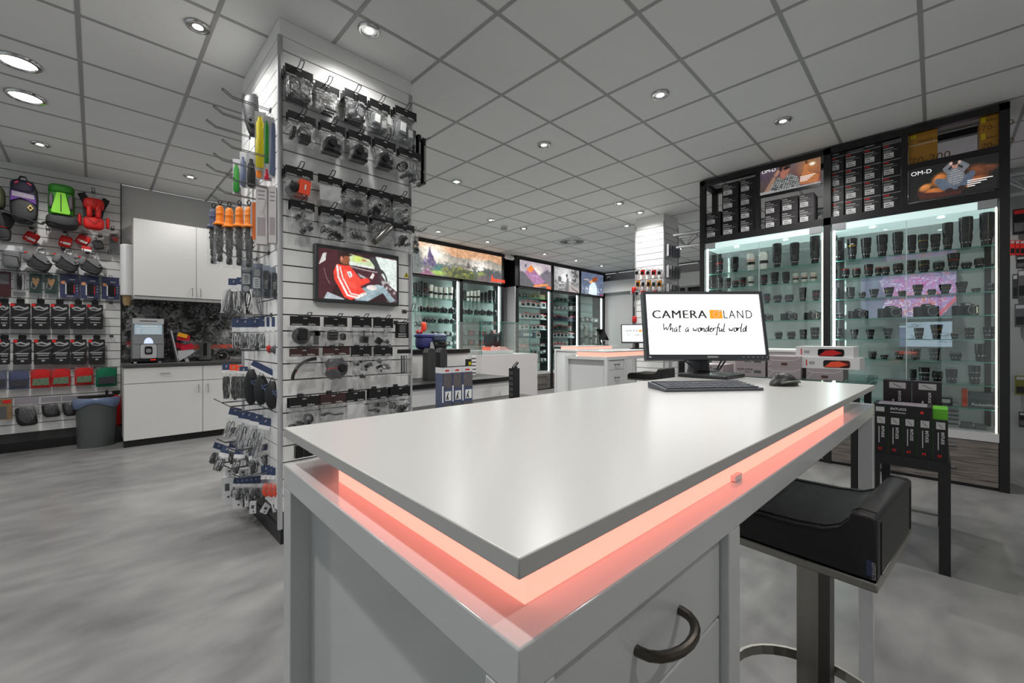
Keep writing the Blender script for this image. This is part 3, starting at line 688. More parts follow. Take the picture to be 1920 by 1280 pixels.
t = thing('studio_carton', 'long pale carton with dark studio lettering behind the monitor', 'box', (3.62, 1.30, GT), -math.pi / 2)
part('carton', MB().box(0, .72, 0, .25, 0, .16).mesh('carton', mat('pale_card', (.8, .78, .78), .4)), t)
part('lid', MB().rbox(-.004, .70, -.004, .25, .16, .19, .01, axis='x').mesh('lid', WPLAST), t)
part('lettering', text_mesh('derSTUDIO', .034, TXTK), t, (.30, -.001, .095))

# ------------------------------------------------------------------ black side table with graphics tablet boxes
st = thing('side_table', 'low black side table carrying graphics tablet boxes', 'table', (3.22, -.06, 0))
part('table_top', MB().box(0, .85, 0, .335, .545, .60).mesh('table_top', BLACKM), st)
for x, y in ((0, 0), (.80, 0), (0, .285), (.80, .285)): part('leg', MB().box(x, x + .045, y, y + .045, 0, .545).mesh('leg', BLACKM), st)
part('lower_rail', MB().box(.02, .03, .045, .285, .30, .31).mesh('lower_rail', GREYP), st)
TABK = mat('tablet_box_black', (.075, .07, .08), .3); TABG = mat('tablet_box_green', (.33, .62, .12), .4); TABP = mat('tablet_box_plum', (.13, .10, .125), .35)
def tablet_box(loc, rz, lb, W=.058, D=.2, Hh=.225, m=TABK, sidem=TABG, lay=False):
    t = thing('tablet_box', lb, 'box', loc, rz, 'graphics tablet boxes on the side table')
    part('carton', MB().box(0, W, 0, D, 0, Hh).mesh('carton', m), t)
    if sidem:
        part('side_strip', MB().box(-.0008, 0, .002, .02, .004, Hh - .004).mesh('side_strip', sidem), t)
    if lay:
        part('picture', MB().box(.012, .05, -.0008, 0, .018, .045).mesh('picture', PRINTG), t)
        part('lettering', text_mesh('INTUOS', .013, PRINTW), t, (.075, -.001, .033)); part('print_bar', MB().box(.075, .14, -.0006, 0, .016, .021).mesh('print_bar', PRINTG), t)
        part('emblem', MB().lathe([(.008, -.001), (.008, 0)], 8, (W - .04, 0, .03), 'y').mesh('emblem', REDP), t)
        part('top_picture', MB().box(.02, W - .02, .02, D - .02, Hh, Hh + .0008).mesh('top_picture', mat('lilac_grey_print', (.48, .45, .48), .35, noise=.4, nscale=25)), t)
    else:
        part('picture', MB().box(W * .22, W * .82, -.0008, 0, Hh - .05, Hh - .012).mesh('picture', PRINTG), t)
        part('pen_stroke', MB().tube([(W * .36, -.0015, Hh - .02), (W * .66, -.0015, Hh - .042)], .0012, 4).mesh('pen_stroke', TXTK), t)
        part('lettering', text_mesh('INTUOS', .0125, PRINTW), t, (W * .55, -.001, Hh - .065), rot=(0, math.pi / 2, 0))
        part('print_bar', MB().box(W * .33, W * .40, -.0006, 0, Hh * .28, Hh * .7).mesh('print_bar', PRINTG), t)
        part('emblem', MB().obox((W * .45, -.0005, .03), (.016, .001, .006), Matrix.Rotation(.6, 3, 'Y')).obox((W * .45, -.0005, .03), (.016, .001, .006), Matrix.Rotation(-.6, 3, 'Y')).mesh('emblem', REDP), t)
    return t
for k in range(5):
    tablet_box((3.235, .25 - .0605 * k, .60), -math.pi / 2, 'black upright tablet box, %s from the glass table in the row' % ORD[k])
tablet_box((3.235, .255, .8255), -math.pi / 2, 'black tablet box lying flat across the upright row', W=.245, D=.2, Hh=.06, lay=True)
part('green_panel', MB().box(.2455, .305, .02, .2, -.03, .055).mesh('green_panel', TABG), bpy.data.objects['tablet_box.005'])
for k in range(2):
    tablet_box((3.62 + .0 * k, .235 - .135 * k, .60), -math.pi / 2, 'tall plum black tablet box standing behind the row, %s' % ('nearer the glass table' if k == 0 else 'nearer the table end'), W=.13, D=.1, Hh=.40, m=TABP, sidem=None)
# ------------------------------------------------------------------ hanging packs: header card, clear bag, something inside
def pillow(W, H, d, n=8, m=8):
    """clear bag hanging from z=0 down to -H, bulging by d"""
    b = MB()
    f = lambda s: (lambda u, v: ((u - .5) * W * (1 - .06 * math.sin(math.pi * v)), s * (.002 + d * (math.sin(math.pi * u) ** .7) * (max(0, math.sin(math.pi * min(1, v * .9 + .08))) ** .8)) + .003 * math.sin(9 * u + 7 * v), -H * v))
    b.grid(f(-1), n, m, flip=True); b.grid(f(.4), n, m); return b
def cluster(seed, w, h, d, n=9):
    r = random.Random(seed); b = MB()
    for k in range(n):
        c = (r.uniform(-w, w) * .38, r.uniform(-d, d) * .3, r.uniform(-h, h) * .36); s = r.uniform(.12, .34) * w
        R = Matrix.Rotation(r.uniform(0, 3), 3, r.choice('XYZ')) @ Matrix.Rotation(r.uniform(0, 3), 3, r.choice('XYZ'))
        q = r.random(); mm = r.choice((0, 0, 0, 1, 2)); i0 = len(b.v)
        if q < .35: b.obox((0, 0, 0), (s, s * .5, s * .8), R, mm)
        elif q < .65: b.lathe([(s * .35, -s * .2), (s * .4, 0), (s * .3, s * .2)], 10, (0, 0, 0), 'z', None, mm); b.rot(R, i0)
        else: b.tube([(s * .45 * math.cos(a), 0, s * .45 * math.sin(a)) for a in [2 * math.pi * i / 12 for i in range(12)]], s * .1, 5, mm, closed=True); b.rot(R, i0)
        b.shift(c, i0)
    return b
DKMIX = [mat('fitting_black', (.1, .1, .105), .4), mat('fitting_grey', (.3, .3, .31), .4), mat('fitting_light', (.55, .56, .57), .35)]
def content(kind, seed, w, h):
    b = MB(); mats = DKMIX
    if kind == 'plates':
        b.obox((-.2 * w, 0, .03 * h), (.34 * w, .006, .34 * w), None, 1).obox((-.2 * w, -.004, .03 * h), (.2 * w, .004, .2 * w), None, 2).obox((.18 * w, 0, .1 * h), (.4 * w, .01, .7 * w), Matrix.Rotation(.25, 3, 'Y'), 0)
        b.obox((.16 * w, -.006, .2 * h), (.22 * w, .004, .2 * w), Matrix.Rotation(.25, 3, 'Y'), 2).obox((.2 * w, -.006, .02 * h), (.22 * w, .004, .2 * w), Matrix.Rotation(.25, 3, 'Y'), 2).box(-.35 * w, .4 * w, -.004, .008, -.34 * h, -.2 * h, 0)
    elif kind == 'stickers':
        for i in range(3):
            for j in range(2): b.tube([(-.24 * w + i * .2 * w + dx * .09 * w, 0, (j - .5) * .2 * w + dz * .085 * w) for dx, dz in ((-1, -1), (1, -1), (1, 1), (-1, 1))], .0016, 4, 1, closed=True)
        b.box(-.1 * w, .35 * w, -.003, .006, -.36 * h, -.28 * h, 0)
    elif kind == 'cases':
        b.obox((-.18 * w, 0, .05 * h), (.34 * w, .02, .5 * w), Matrix.Rotation(.1, 3, 'Y'), 2).obox((-.17 * w, -.012, .06 * h), (.24 * w, .004, .36 * w), Matrix.Rotation(.1, 3, 'Y'), 3)
        b.obox((.2 * w, .01, -.1 * h), (.3 * w, .02, .45 * w), Matrix.Rotation(-.08, 3, 'Y'), 2).obox((.2 * w, -.002, -.1 * h), (.2 * w, .004, .3 * w), Matrix.Rotation(-.08, 3, 'Y'), 3); mats = DKMIX + [PRINTW]
    elif kind == 'housing':
        b.rbox(-.3 * w, .3 * w, -.02, .02, -.22 * w, .25 * w, .02, 1, axis='y').lathe([(.14 * w, -.03), (.15 * w, -.02), (.15 * w, 0)], 16, (-.1 * w, -.02, 0), 'y', None, 0).obox((.17 * w, -.022, .1 * w), (.14 * w, .01, .16 * w), None, 2)
        b.box(-.36 * w, .3 * w, -.01, .02, -.36 * h, -.26 * h, 0).obox((0, 0, .3 * w), (.2 * w, .02, .08 * w), None, 0)
    elif kind == 'ring':
        b.tube([(.1 * w + .2 * w * math.cos(a), 0, .12 * h + .2 * w * math.sin(a)) for a in [2 * math.pi * i / 18 for i in range(18)]], .05 * w, 6, 1, closed=True).obox((.12 * w, 0, -.2 * h), (.34 * w, .03, .24 * w), None, 0).obox((-.3 * w, 0, -.05 * h), (.12 * w, .02, .4 * w), Matrix.Rotation(.2, 3, 'Y'), 0)
    elif kind == 'floaty':
        b.obox((.16 * w, -.005, .04 * h), (.4 * w, .025, .55 * w), Matrix.Rotation(.12, 3, 'Y'), 3).obox((.17 * w, -.019, .04 * h), (.05 * w, .002, .2 * w), Matrix.Rotation(.12, 3, 'Y'), 4).ball((-.2 * w, 0, 0), (.2 * w, .02, .24 * w), 0); mats = DKMIX + [CORAL, PRINTW]
    elif kind == 'mesh':
        b.ball((0, 0, 0), (.34 * w, .02, .2 * w), 1, 14, 8); [b.tube([(x * w, -.021, -.15 * w), (x * w + .02, -.021, .15 * w)], .002, 4, 0) for x in (-.18, -.08, .02, .12)]
    elif kind == 'clips':
        for k in range(3): b.tube([((-.3 + .2 * k) * w, 0, .2 * w), ((-.2 + .2 * k) * w, -.01, -.1 * w), ((.0 + .2 * k) * w, 0, -.15 * w), ((-.05 + .2 * k) * w, .01, .0)], .035 * w, 6, 0 if k < 2 else 1)
    elif kind == 'tube':
        i0 = len(b.v); b.lathe([(.1 * w, -.5 * w), (.13 * w, -.48 * w), (.13 * w, .45 * w), (.1 * w, .5 * w)], 12, (0, 0, 0), 'z', None, 2); b.rot(Matrix.Rotation(.75, 3, 'Y'), i0)
        b.box(-.4 * w, .3 * w, .005, .012, .15 * h, .42 * h, 0); [b.box((-.34 + .14 * k) * w, (-.26 + .14 * k) * w, 0, .006, .2 * h, .38 * h, 2) for k in range(4)]; mats = [DKMIX[0], DKMIX[1], mat('tube_silver', (.5, .49, .48), .25, .8)]
    elif kind == 'suction':
        b.lathe([(.30 * w, -.006), (.3 * w, .006)], 22, (-.14 * w, 0, -.02 * h), 'y', None, 1).obox((-.12 * w, -.02, .08 * h), (.26 * w, .03, .36 * w), None, 0).obox((-.14 * w, -.014, -.12 * h), (.3 * w, .02, .14 * w), None, 0)
        b.obox((.32 * w, 0, .12 * h), (.34 * w, .02, .17 * w), None, 0).obox((.36 * w, 0, -.1 * h), (.14 * w, .02, .5 * w), None, 1)
    elif kind == 'squares':
        b.rbox(-.36 * w, .08 * w, -.01, .01, -.2 * w, .26 * w, .02, 1, axis='y').rbox(.18 * w, .42 * w, -.008, .008, -.18 * w, .12 * w, .015, 0, axis='y'); [b.box(-.32 * w, .04 * w, -.013, -.009, z * w, (z + .05) * w, 0) for z in (-.12, 0, .12)]
    elif kind == 'stem':
        b.lathe([(.05 * w, 0), (.03 * w, .1 * w), (.06 * w, .3 * w)], 10, (.1 * w, 0, -.05 * h), 'z', None, 0).obox((.1 * w, 0, -.22 * h), (.34 * w, .04, .34 * w), Matrix.Rotation(.1, 3, 'Y'), 1).obox((.1 * w, -.02, -.2 * h), (.2 * w, .02, .2 * w), None, 0)
    elif kind == 'clamp':
        b.tube([(-.05 * w, -.02, .5 * h), (.06 * w, -.02, .3 * h), (.02 * w, -.02, .05 * h)], [.03 * w, .07 * w, .1 * w], 8, 2).obox((-.24 * w, 0, -.25 * h), (.26 * w, .03, .26 * w), Matrix.Rotation(.6, 3, 'Y'), 0).ball((.2 * w, 0, -.3 * h), .1 * w, 1).obox((0, 0, -.3 * h), (.3 * w, .02, .06 * w), None, 1)
    elif kind == 'arm':
        b.tube([(-.40 * w + .82 * w * (1 - math.cos(a)), 0, -.5 * h + .9 * h * math.sin(a)) for a in [1.55 * i / 12 for i in range(13)]], .06 * w, 6, 0).tube([(-.26 * w + .62 * w * (1 - math.cos(a)), .004, -.3 * h + .62 * h * math.sin(a)) for a in [.1 + 1.3 * i / 10 for i in range(11)]], .014 * w, 5, 3); mats = DKMIX + [CORAL]
    elif kind == 'pad':
        b.prism([(-.42 * w, .2 * w), (-.3 * w, .34 * w), (.2 * w, .36 * w), (.42 * w, .1 * w), (.38 * w, -.18 * w), (.12 * w, -.42 * w), (0, -.38 * w), (-.2 * w, -.42 * w), (-.42 * w, -.24 * w), (-.36 * w, -.02 * w)], -.008, .008, 'y', 1).lathe([(.13 * w, -.03), (.16 * w, -.01), (.16 * w, 0)], 16, (.18 * w, -.006, 0), 'y', None, 0).box(-.36 * w, .05 * w, -.0095, -.008, -.02 * w, .015 * w, 3); mats = DKMIX + [REDP]
    elif kind == 'rods':
        for k in range(3): b.lathe([(.05 * w, -.42 * h), (.06 * w, -.4 * h), (.06 * w, .4 * h), (.05 * w, .42 * h)], 10, ((-.2 + .2 * k) * w, 0, 0), 'z', None, (0, 1, 2)[k])
    elif kind == 'cable':
        b.tube([(-.4 * w, 0, .1 * h), (-.2 * w, 0, .16 * h), (.1 * w, 0, .05 * h), (.4 * w, 0, .08 * h)], [.05 * w, .04 * w, .02 * w, .03 * w], 6, 0)
    elif kind == 'blank': b.box(-.42 * w, .42 * w, 0, .002, -.4 * h, .4 * h, 3); mats = DKMIX + [PRINTW]
    else: return cluster(seed, w, h, .03), DKMIX
    return b, mats
def pack(loc, rz, lb, W, cardH, bagH, kind, seed=0, head=None, stack=1, group=None, name='hanging_pack', logo_txt='GoPro', bagd=.014, gap=.034, wall=(0, 1)):
    """stack of identical packs on one hook; loc is the top middle of the front card"""
    head = head or HEADK
    hm = MB().box(-W / 2, W / 2, -.0008, .0008, -cardH, 0).mesh('header_card', head)
    bm = pillow(W * .97, bagH, bagd).mesh('bag', BAG)
    cm, mm = content(kind, seed, W, bagH); cm = cm.mesh('fitting', mm)
    slot = MB().rbox(-.012, .012, -.0016, .0016, -.016, -.009, .003, axis='y').mesh('hang_slot', PRINTG)
    bar = MB().box(-W * .45, -W * .1, -.0014, -.0008, -cardH + .006, -cardH + .011).mesh('print_bar', PRINTG)
    for k in range(stack):
        t = thing(name, lb, 'hanging pack', (loc[0] + wall[0] * gap * k, loc[1] + wall[1] * gap * k, loc[2] - .002 * k), rz, group or lb)
        h = part('header_card', hm, t)
        part('hang_slot', slot, h); part('print_bar', bar, h)
        if k == 0 and logo_txt: part('lettering', text_mesh(logo_txt, min(.011, W * .09), PRINTW), h, (W * .1, -.0012, -cardH + .005))
        if k < 2 or stack < 4:
            part('bag', bm, t, (0, 0, -cardH + .004)); part('fitting', cm, t, (0, -bagd * .2, -cardH - bagH * .52))
ROWS = [  # card top corners in the photo, card height px, total depth px, contents
 [('top row', 2), ((534, 120.3), (587, 136), 20, 62, 'plates'), ((591, 148), (636.5, 169), 17, 52, 'stickers'), ((646, 165), (688, 180), 19, 58, 'plates'), ((693.5, 183), (731.7, 199), 18, 55, 'cases'), ((741, 198.5), (781, 211), 17, 62, 'cases')],
 [('second row', 5), ((539.5, 206), (592, 222), 18, 55, 'ring'), ((600.5, 223.5), (647.5, 240), 18, 62, 'housing'), ((653.5, 242), (696, 256), 17, 58, 'housing'), ((702, 256), (742, 270), 17, 58, 'housing'), ((748, 276), (790, 287.5), 16, 60, 'cluster')],
 [('third row', 8), ((535, 310), (587, 319.5), 18, 56, 'floaty'), ((596, 326), (642, 335), 17, 50, 'blank'), ((648, 340), (689, 351.5), 16, 52, 'mesh'), ((694, 352.5), (734, 363), 16, 55, 'cluster'), ((735.6, 362.5), (771, 373.5), 16, 55, 'cluster')],
 [('fourth row', 10), ((544, 371), (590, 384), 17, 62, 'cluster'), ((600.5, 384.5), (644, 394.5), 16, 62, 'cluster'), ((648, 397), (689.5, 406), 16, 60, 'clips'), ((697, 400), (739.5, 410), 15, 52, 'tube'), ((740.5, 415), (777, 425), 14, 55, 'cluster')],
 [('fifth row', 17), ((543.5, 592.5), (600, 593.5), 18, 54, 'suction'), ((607, 594), (651, 595.5), 18, 52, 'squares'), ((659.6, 593), (696.7, 597), 19, 50, 'stem'), ((699.7, 597), (737, 597), 18, 50, 'clamp')],
 [('sixth row', 19), ((542.5, 654), (597.7, 652), 15, 58, 'arm'), ((605, 651), (655.7, 651), 15, 62, 'pad'), ((657.7, 650.5), (696.7, 650), 18, 64, 'cluster'), ((700.6, 650), (736, 651), 17, 54, 'cluster')],
 [('seventh row', 22), ((541.5, 745.8), (598, 742), 19, 70, 'cluster'), ((601, 740), (648, 736), 19, 66, 'cable'), ((648, 736), (685, 732), 19, 62, 'blank'), ((692, 732), (728, 727), 19, 62, 'cluster'), ((732, 727), (769, 723), 18, 60, 'cluster')]]
WHAT = {'plates': 'small square plates', 'stickers': 'clear adhesive squares', 'cases': 'little clear cases', 'ring': 'a ring mount', 'housing': 'a camera housing', 'cluster': 'jumbled black fittings', 'floaty': 'an orange float', 'blank': 'a pale flat sheet',
        'mesh': 'an oval mesh pad', 'clips': 'thin metal clips', 'tube': 'a silver tube', 'suction': 'a suction cup', 'squares': 'two square grips', 'stem': 'a short stem mount', 'clamp': 'a clamp mount', 'arm': 'a curved arm', 'pad': 'a broad dark pad', 'cable': 'a thin cable'}
for r, row in enumerate(ROWS):
    rname, g = row[0]; zg = 3.038 - PITCH * (g - 1)
    for ci, (a, b, ch, tot, kind) in enumerate(row[1:]):
        pV = PV0 - (.10 if r < 4 else .075)
        A = onY(*a, pV); B = onY(*b, pV); W = B[0] - A[0]; sc = np.hypot(A[0], A[1]) ; zc = A @ _fw; m_px = zc / FPX
        cx = (A[0] + B[0]) / 2; top = (A[2] + B[2]) / 2
        head = HEADM if (r == 5 and ci < 2) or (r == 6 and ci == 1) else HEADK
        n = (3, 2, 3, 2, 1, 1, 2)[r] if kind not in ('blank',) else 1
        pack((cx, pV, top), 0, 'black header pack with %s, %s from the corner, %s of column' % (WHAT[kind], ORD[ci], rname), W, ch * m_px, (tot - ch) * m_px, kind, seed=r * 10 + ci, head=head, stack=n)
        hook(col1, cx, PV0, max(top + .0, zg - .05), 0, .16, .02)
# black boxed pack at the row end, tall clear box and boxes low on this side
A = onY(741.5, 603.5, 2.74); t = thing('black_card_pack', 'flat black printed card pack at the end of the fifth row', 'hanging pack', (A[0], 2.74, A[2]))
part('card', MB().box(0, .105, -.004, .004, -.115, 0).mesh('card', BLACKP), t); part('picture', MB().rbox(.03, .08, -.005, -.004, -.075, -.02, .008, axis='y').mesh('picture', GREYP), t)
part('print_bar', MB().box(.02, .085, -.005, -.004, -.09, -.083).box(.02, .085, -.005, -.004, -.106, -.098).box(.015, .09, -.005, -.004, -.012, -.007).mesh('print_bar', PRINTG), t); hook(col1, A[0] + .05, PV0, A[2], 0, .16, .02)
A = onY(745, 655, 2.74); t = thing('tall_clear_box', 'tall clear box of rods hanging at the end of the sixth row', 'hanging pack', (A[0] + .055, 2.74, A[2]))
part('header_card', MB().box(-.055, .055, -.002, .002, -.03, .0).mesh('header_card', HEADK), t); part('clear_box', MB().box(-.05, .05, -.03, .03, -.19, -.03).mesh('clear_box', BLIST), t)
cm, mm = content('rods', 3, .1, .16); part('fitting', cm.mesh('fitting', mm), t, (0, 0, -.11))
A = onY(553, 836, 2.74); solid('dark_boxes', MB().box(0, .045, -.01, .02, -.075, 0).box(.05, .12, -.01, .02, -.075, 0, 0).box(.058, .075, -.011, -.01, -.03, -.012, 1).box(.082, .112, -.011, -.01, -.03, -.024, 1).box(.082, .112, -.011, -.01, -.055, -.05, 1).mesh('dark_boxes', [BLACKP, PRINTG]), 'small black printed pack seen under the counter top edge', 'hanging pack', tuple(A))
# warning triangle
A = onY(762, 515, PV0 - .001); s = .022
wt = thing('warning_sticker', 'small yellow warning triangle sticker beside the wall screen', 'sticker', (A[0], PV0 - .0005, A[2]))
part('triangle', MB().prism([(-s, -s * .9), (s, -s * .9), (0, s * .9)], -.001, 0, 'y').mesh('triangle', YELLOW), wt)
part('mark', MB().prism([(-.003, -.012), (.004, -.012), (.002, 0), (.006, .0), (-.002, .012), (0, .002), (-.005, .002)], -.0016, -.001, 'y').mesh('mark', BLACKP), wt)
# packs on the far side of the column
for k in range(3):
    t = thing('tall_black_pack', 'tall narrow black pack on the column far side, %s out from the corner' % ORD[k], 'hanging pack', (PU1 + .05 + .045 * k, PV0 + .07, 2.86 - .015 * k), math.pi / 2)
    part('card', MB().box(-.05, .05, -.012, .012, -.34, 0).mesh('card', BLACKP), t); part('header_card', MB().box(-.05, .05, -.013, .013, -.0, .02).mesh('header_card', HEADK), t)
    part('print_line', MB().box(-.052, -.05, -.008, .004, -.32, -.04).box(-.03, .03, -.0135, -.012, -.2, -.16).mesh('print_line', PRINTG), t)
    part('logo_disc', MB().lathe([(.013, -.001), (.013, 0)], 12, (-.0505, 0, -.25), 'x').mesh('logo_disc', PRINTG), t)
hook(col1, PU1, PV0 + .07, 2.87, math.pi / 2, .22, .03); hook(col1, PU1, PV0 + .09, 2.13, math.pi / 2, .2, .03); hook(col1, PU1, PV0 + .05, 1.62, math.pi / 2, .2, .05)
pack((PU1 + .09, PV0 + .06, 2.14), math.pi / 2 - .6, 'clear bag of grey parts on the column far side, above the landscape poster', .13, .02, .2, 'cluster', 77, HEADK, 2, wall=(-1, 0), logo_txt=None)
pack((PU1 + .11, PV0 + .05, 1.56), math.pi / 2 - .6, 'pale printed pack on the column far side, beside the camera shelves', .11, .1, .15, 'clips', 78, mat('pale_header', (.62, .61, .62), .5), 2, wall=(-1, 0), logo_txt=None)
hook(col1, 1.66, PV0, 1.47, 0, .14, .05)

# ------------------------------------------------------------------ wall screen with a driver
P = Paint(.60, .34, .0022, (.17, .08, .10), 3)
n = P.noise(8)
P.put(P.poly([(.0, 0), (.0, 1), (.22, 1), (.26, .55), (.12, 0)]), (.25, .11, .13)); P.put(P.poly([(0, .66), (.05, .9), (.09, .92), (.08, .76)]), (.75, .74, .72))
P.put(P.poly([(.36, .96), (.62, .9), (.70, .74), (.37, .72)]), (.72, .78, .62)); P.put(P.ell(.47, .88, .09, .09, .8), (.72, .78, .35)); P.put(P.ell(.55, .86, .05, .04, .8), (.7, .45, .3)); P.put(P.poly([(.36, .80), (.68, .74), (.69, .70), (.36, .73)]), (.80, .83, .80))
P.put(P.poly([(.70, .98), (1, .96), (1, .25), (.86, .42), (.75, .66)]), (.80, .84, .82)); P.put(P.poly([(.62, .95), (.70, .96), (.80, .62), (.74, .60)]), (.22, .22, .23))
P.put(P.poly([(.36, .72), (.70, .68), (.78, .60), (.80, .3), (.45, .3)]), (.27, .13, .17)); P.put(P.line([(.36, .70), (.55, .66), (.72, .64)], .012), (.6, .58, .58)); P.put(P.poly([(.46, .58), (.56, .52), (.62, .44), (.5, .5)]), (.62, .62, .62))
P.put(P.ell(.80, .5, .06, .22, 0, .3) & ~P.ell(.80, .5, .04, .16, 0, .3), (.2, .19, .2)); P.put(P.poly([(.74, .62), (.95, .30), (1, .25), (1, 0), (.86, 0)]), (.30, .22, .25)); P.put((P.noise(26) > .6) & P.poly([(.76, .56), (.95, .45), (1, 0), (.84, .1)]), (.62, .60, .6))
P.put(P.poly([(.42, .06), (.5, .26), (.72, .38), (.80, .36), (.98, .05), (.90, .0), (.8, .2), (.6, 0), (.44, 0)]), (.47, .55, .58)); P.put(P.noise(14) * P.poly([(.42, .06), (.5, .26), (.72, .38), (.80, .36), (.98, .05), (.90, .0), (.8, .2), (.6, 0)]), (.66, .73, .75), .8)
P.put(P.poly([(.21, .72), (.36, .72), (.42, .62), (.50, .46), (.60, .50), (.63, .42), (.5, .3), (.58, .17), (.5, .08), (.38, .0), (.3, .05), (.18, .4), (.17, .55)]), (.88, .24, .19)); P.put(P.noise(9) * P.poly([(.3, .65), (.5, .5), (.55, .2), (.3, .3)]), (.98, .42, .34), .6)
P.put(P.line([(.215, .68), (.23, .45), (.34, .1), (.46, .06), (.57, .16)], .022), (.90, .86, .84)); P.put(P.line([(.25, .66), (.28, .45), (.38, .14), (.48, .11), (.55, .17)], .016), (.84, .82, .8))
P.put(P.poly([(.33, .58), (.38, .60), (.40, .5), (.365, .46)]), (.92, .9, .9)); P.put(P.line([(.36, .56), (.375, .5)], .008), (.3, .25, .25)); P.put(P.ell(.65, .30, .07, .055), (.84, .80, .78)); P.put(P.poly([(.62, .5), (.66, .62), (.69, .58), (.66, .48)]), (.85, .82, .8))
P.put(P.poly([(.22, .72), (.3, .80), (.33, .70)]), (.12, .1, .1)); P.put(P.poly([(.25, .76), (.245, .93), (.35, .95), (.365, .84), (.35, .74), (.30, .72)]), (.52, .30, .20)); P.put(P.poly([(.24, .84), (.24, .98), (.35, 1), (.37, .94), (.41, .93), (.36, .905), (.30, .90), (.28, .84)]), (.16, .09, .08)); P.put(P.ell(.268, .84, .015, .05), (.72, .45, .36))
P.put(P.line([(.06, .6), (.09, .42), (.13, .3)], .008), (.5, .4, .42)); P.put(P.poly([(.1, .14), (.3, .02), (.3, .0), (.06, 0)]), (.62, .66, .68)); P.c *= (.9 + .2 * n)[..., None]
A = onY(592, 460, 2.785); TVX = 1.293
tv = thing('wall_screen', 'wall screen showing a driver in a red jacket, on the column', 'screen', (TVX, 2.80, 1.503))
o = part('bezel', MB().box(-.297, .297, -.022, .025, 0, .372).mesh('bezel', mat('screen_bezel', (.22, .23, .24), .35)), tv); bevel(o, .006)
P.blur(1).grain(50, .25); sc = P.mesh('screen', paintmat('screen_print', .95)); sc.transform(Matrix.Diagonal((.555 / .60, 1, .325 / .34, 1))); part('screen', sc, tv, (0, -.0228, .022))

# ------------------------------------------------------------------ the column side facing the coffee corner
def side(x, y, V): return onY(x, y, V)
def blob(W, H, D, e=.55, n=16, k=12, taper=0., sag=.0):
    """soft box hanging from z=0 to -H"""
    b = MB(); sg = lambda v, q: math.copysign(abs(v) ** q, v)
    vs = lambda u, v: (lambda th, ph: (W / 2 * sg(math.cos(th), e) * max(.02, math.sin(ph)) ** e * (1 - taper * (1 - v)) + sag * math.sin(7 * v), D / 2 * sg(math.sin(th), e) * max(.02, math.sin(ph)) ** e, -H * .5 * (1 + sg(math.cos(ph), e))))(2 * math.pi * u, math.pi * v)
    return b.grid(vs, n, k)
for zrow, Vs, L in ((2.735, (3.02, 3.28, 3.52), .26), (2.43, (3.02, 3.28, 3.52), .26), (2.225, (3.0, 3.3, 3.5), .24), (1.82, (3.05, 3.35), .2), (1.415, (3.0, 3.2, 3.4), .22), (1.19, (3.0, 3.3, 3.5), .24), (.82, (3.0, 3.25, 3.5), .22), (.56, (3.1, 3.4), .22), (.4, (3.05, 3.3, 3.5), .2)):
    for V in Vs: hook(col1, PU0, V, zrow, -math.pi / 2, L, .03)
p = side(474, 176, 3.33)
t = thing('mesh_pouch', 'grey net pouch hanging highest on the column side', 'pouch', tuple(p), -.5)
part('card', MB().prism([(-.02, 0), (.05, .02), (.07, -.1), (-.01, -.1)], -.001, .001, 'y').mesh('card', mat('buff_card', (.62, .6, .58), .5)), t)
part('pouch_body', blob(.12, .30, .06, .7, taper=.3, sag=.008).mesh('pouch_body', mat('net_grey', (.2, .2, .205), .45, noise=.6, nscale=60)), t)
part('coil', MB().tube([(.03 * math.cos(a) * (1 - a / 20), -.036, -.2 + .03 * math.sin(a) * (1 - a / 20)) for a in [i * .5 for i in range(30)]], .004, 5).mesh('coil', GREYP), t)
def strap_pack(x0, y0, x1, y1, V, mt, lb):
    p = side((x0 + x1) / 2, y0, V); m_px = (p @ _fw) / FPX; W = (x1 - x0) * m_px; Hh = (y1 - y0) * m_px
    t = thing('wrist_strap_pack', lb, 'hanging pack', tuple(p), -.45)
    part('card', MB().box(-W * .55, W * .75, .012, .014, -Hh * 1.05, .05).mesh('card', LGREY), t)
    part('strap', MB().lathe([(W * .3, -Hh), (W * .42, -Hh + .01), (W * .42, -Hh * .45), (W * .34, -Hh * .4), (W * .36, -.03), (W * .2, -.01), (W * .2, .01)], 10, sq=.5).mesh('strap', mt), t)
strap_pack(479, 222, 496, 314, 3.12, YELLOW, 'long yellow strap on a card near the column top'); strap_pack(495, 230, 505, 318, 3.02, mat('strap_green', (.1, .5, .12), .5), 'long green strap beside the yellow one')
strap_pack(505, 234, 520, 328, 2.93, SLATEB, 'long slate blue strap nearest the column corner'); strap_pack(437, 310, 449, 360, 3.5, mat('strap_green', (.1, .5, .12), .5), 'short green strap farthest from the column corner')
strap_pack(450, 297, 461, 348, 3.4, SLATEB, 'blue strap beside the short green one'); strap_pack(463, 301, 479, 350, 3.28, BLACKR, 'black strap between the blue and orange ones')
strap_pack(480, 297, 490, 333, 3.15, ORANGE, 'short orange strap under the yellow one'); strap_pack(495, 320, 505, 337, 3.0, mat('crimson_plastic', (.75, .05, .2), .4), 'small crimson strap under the green one')
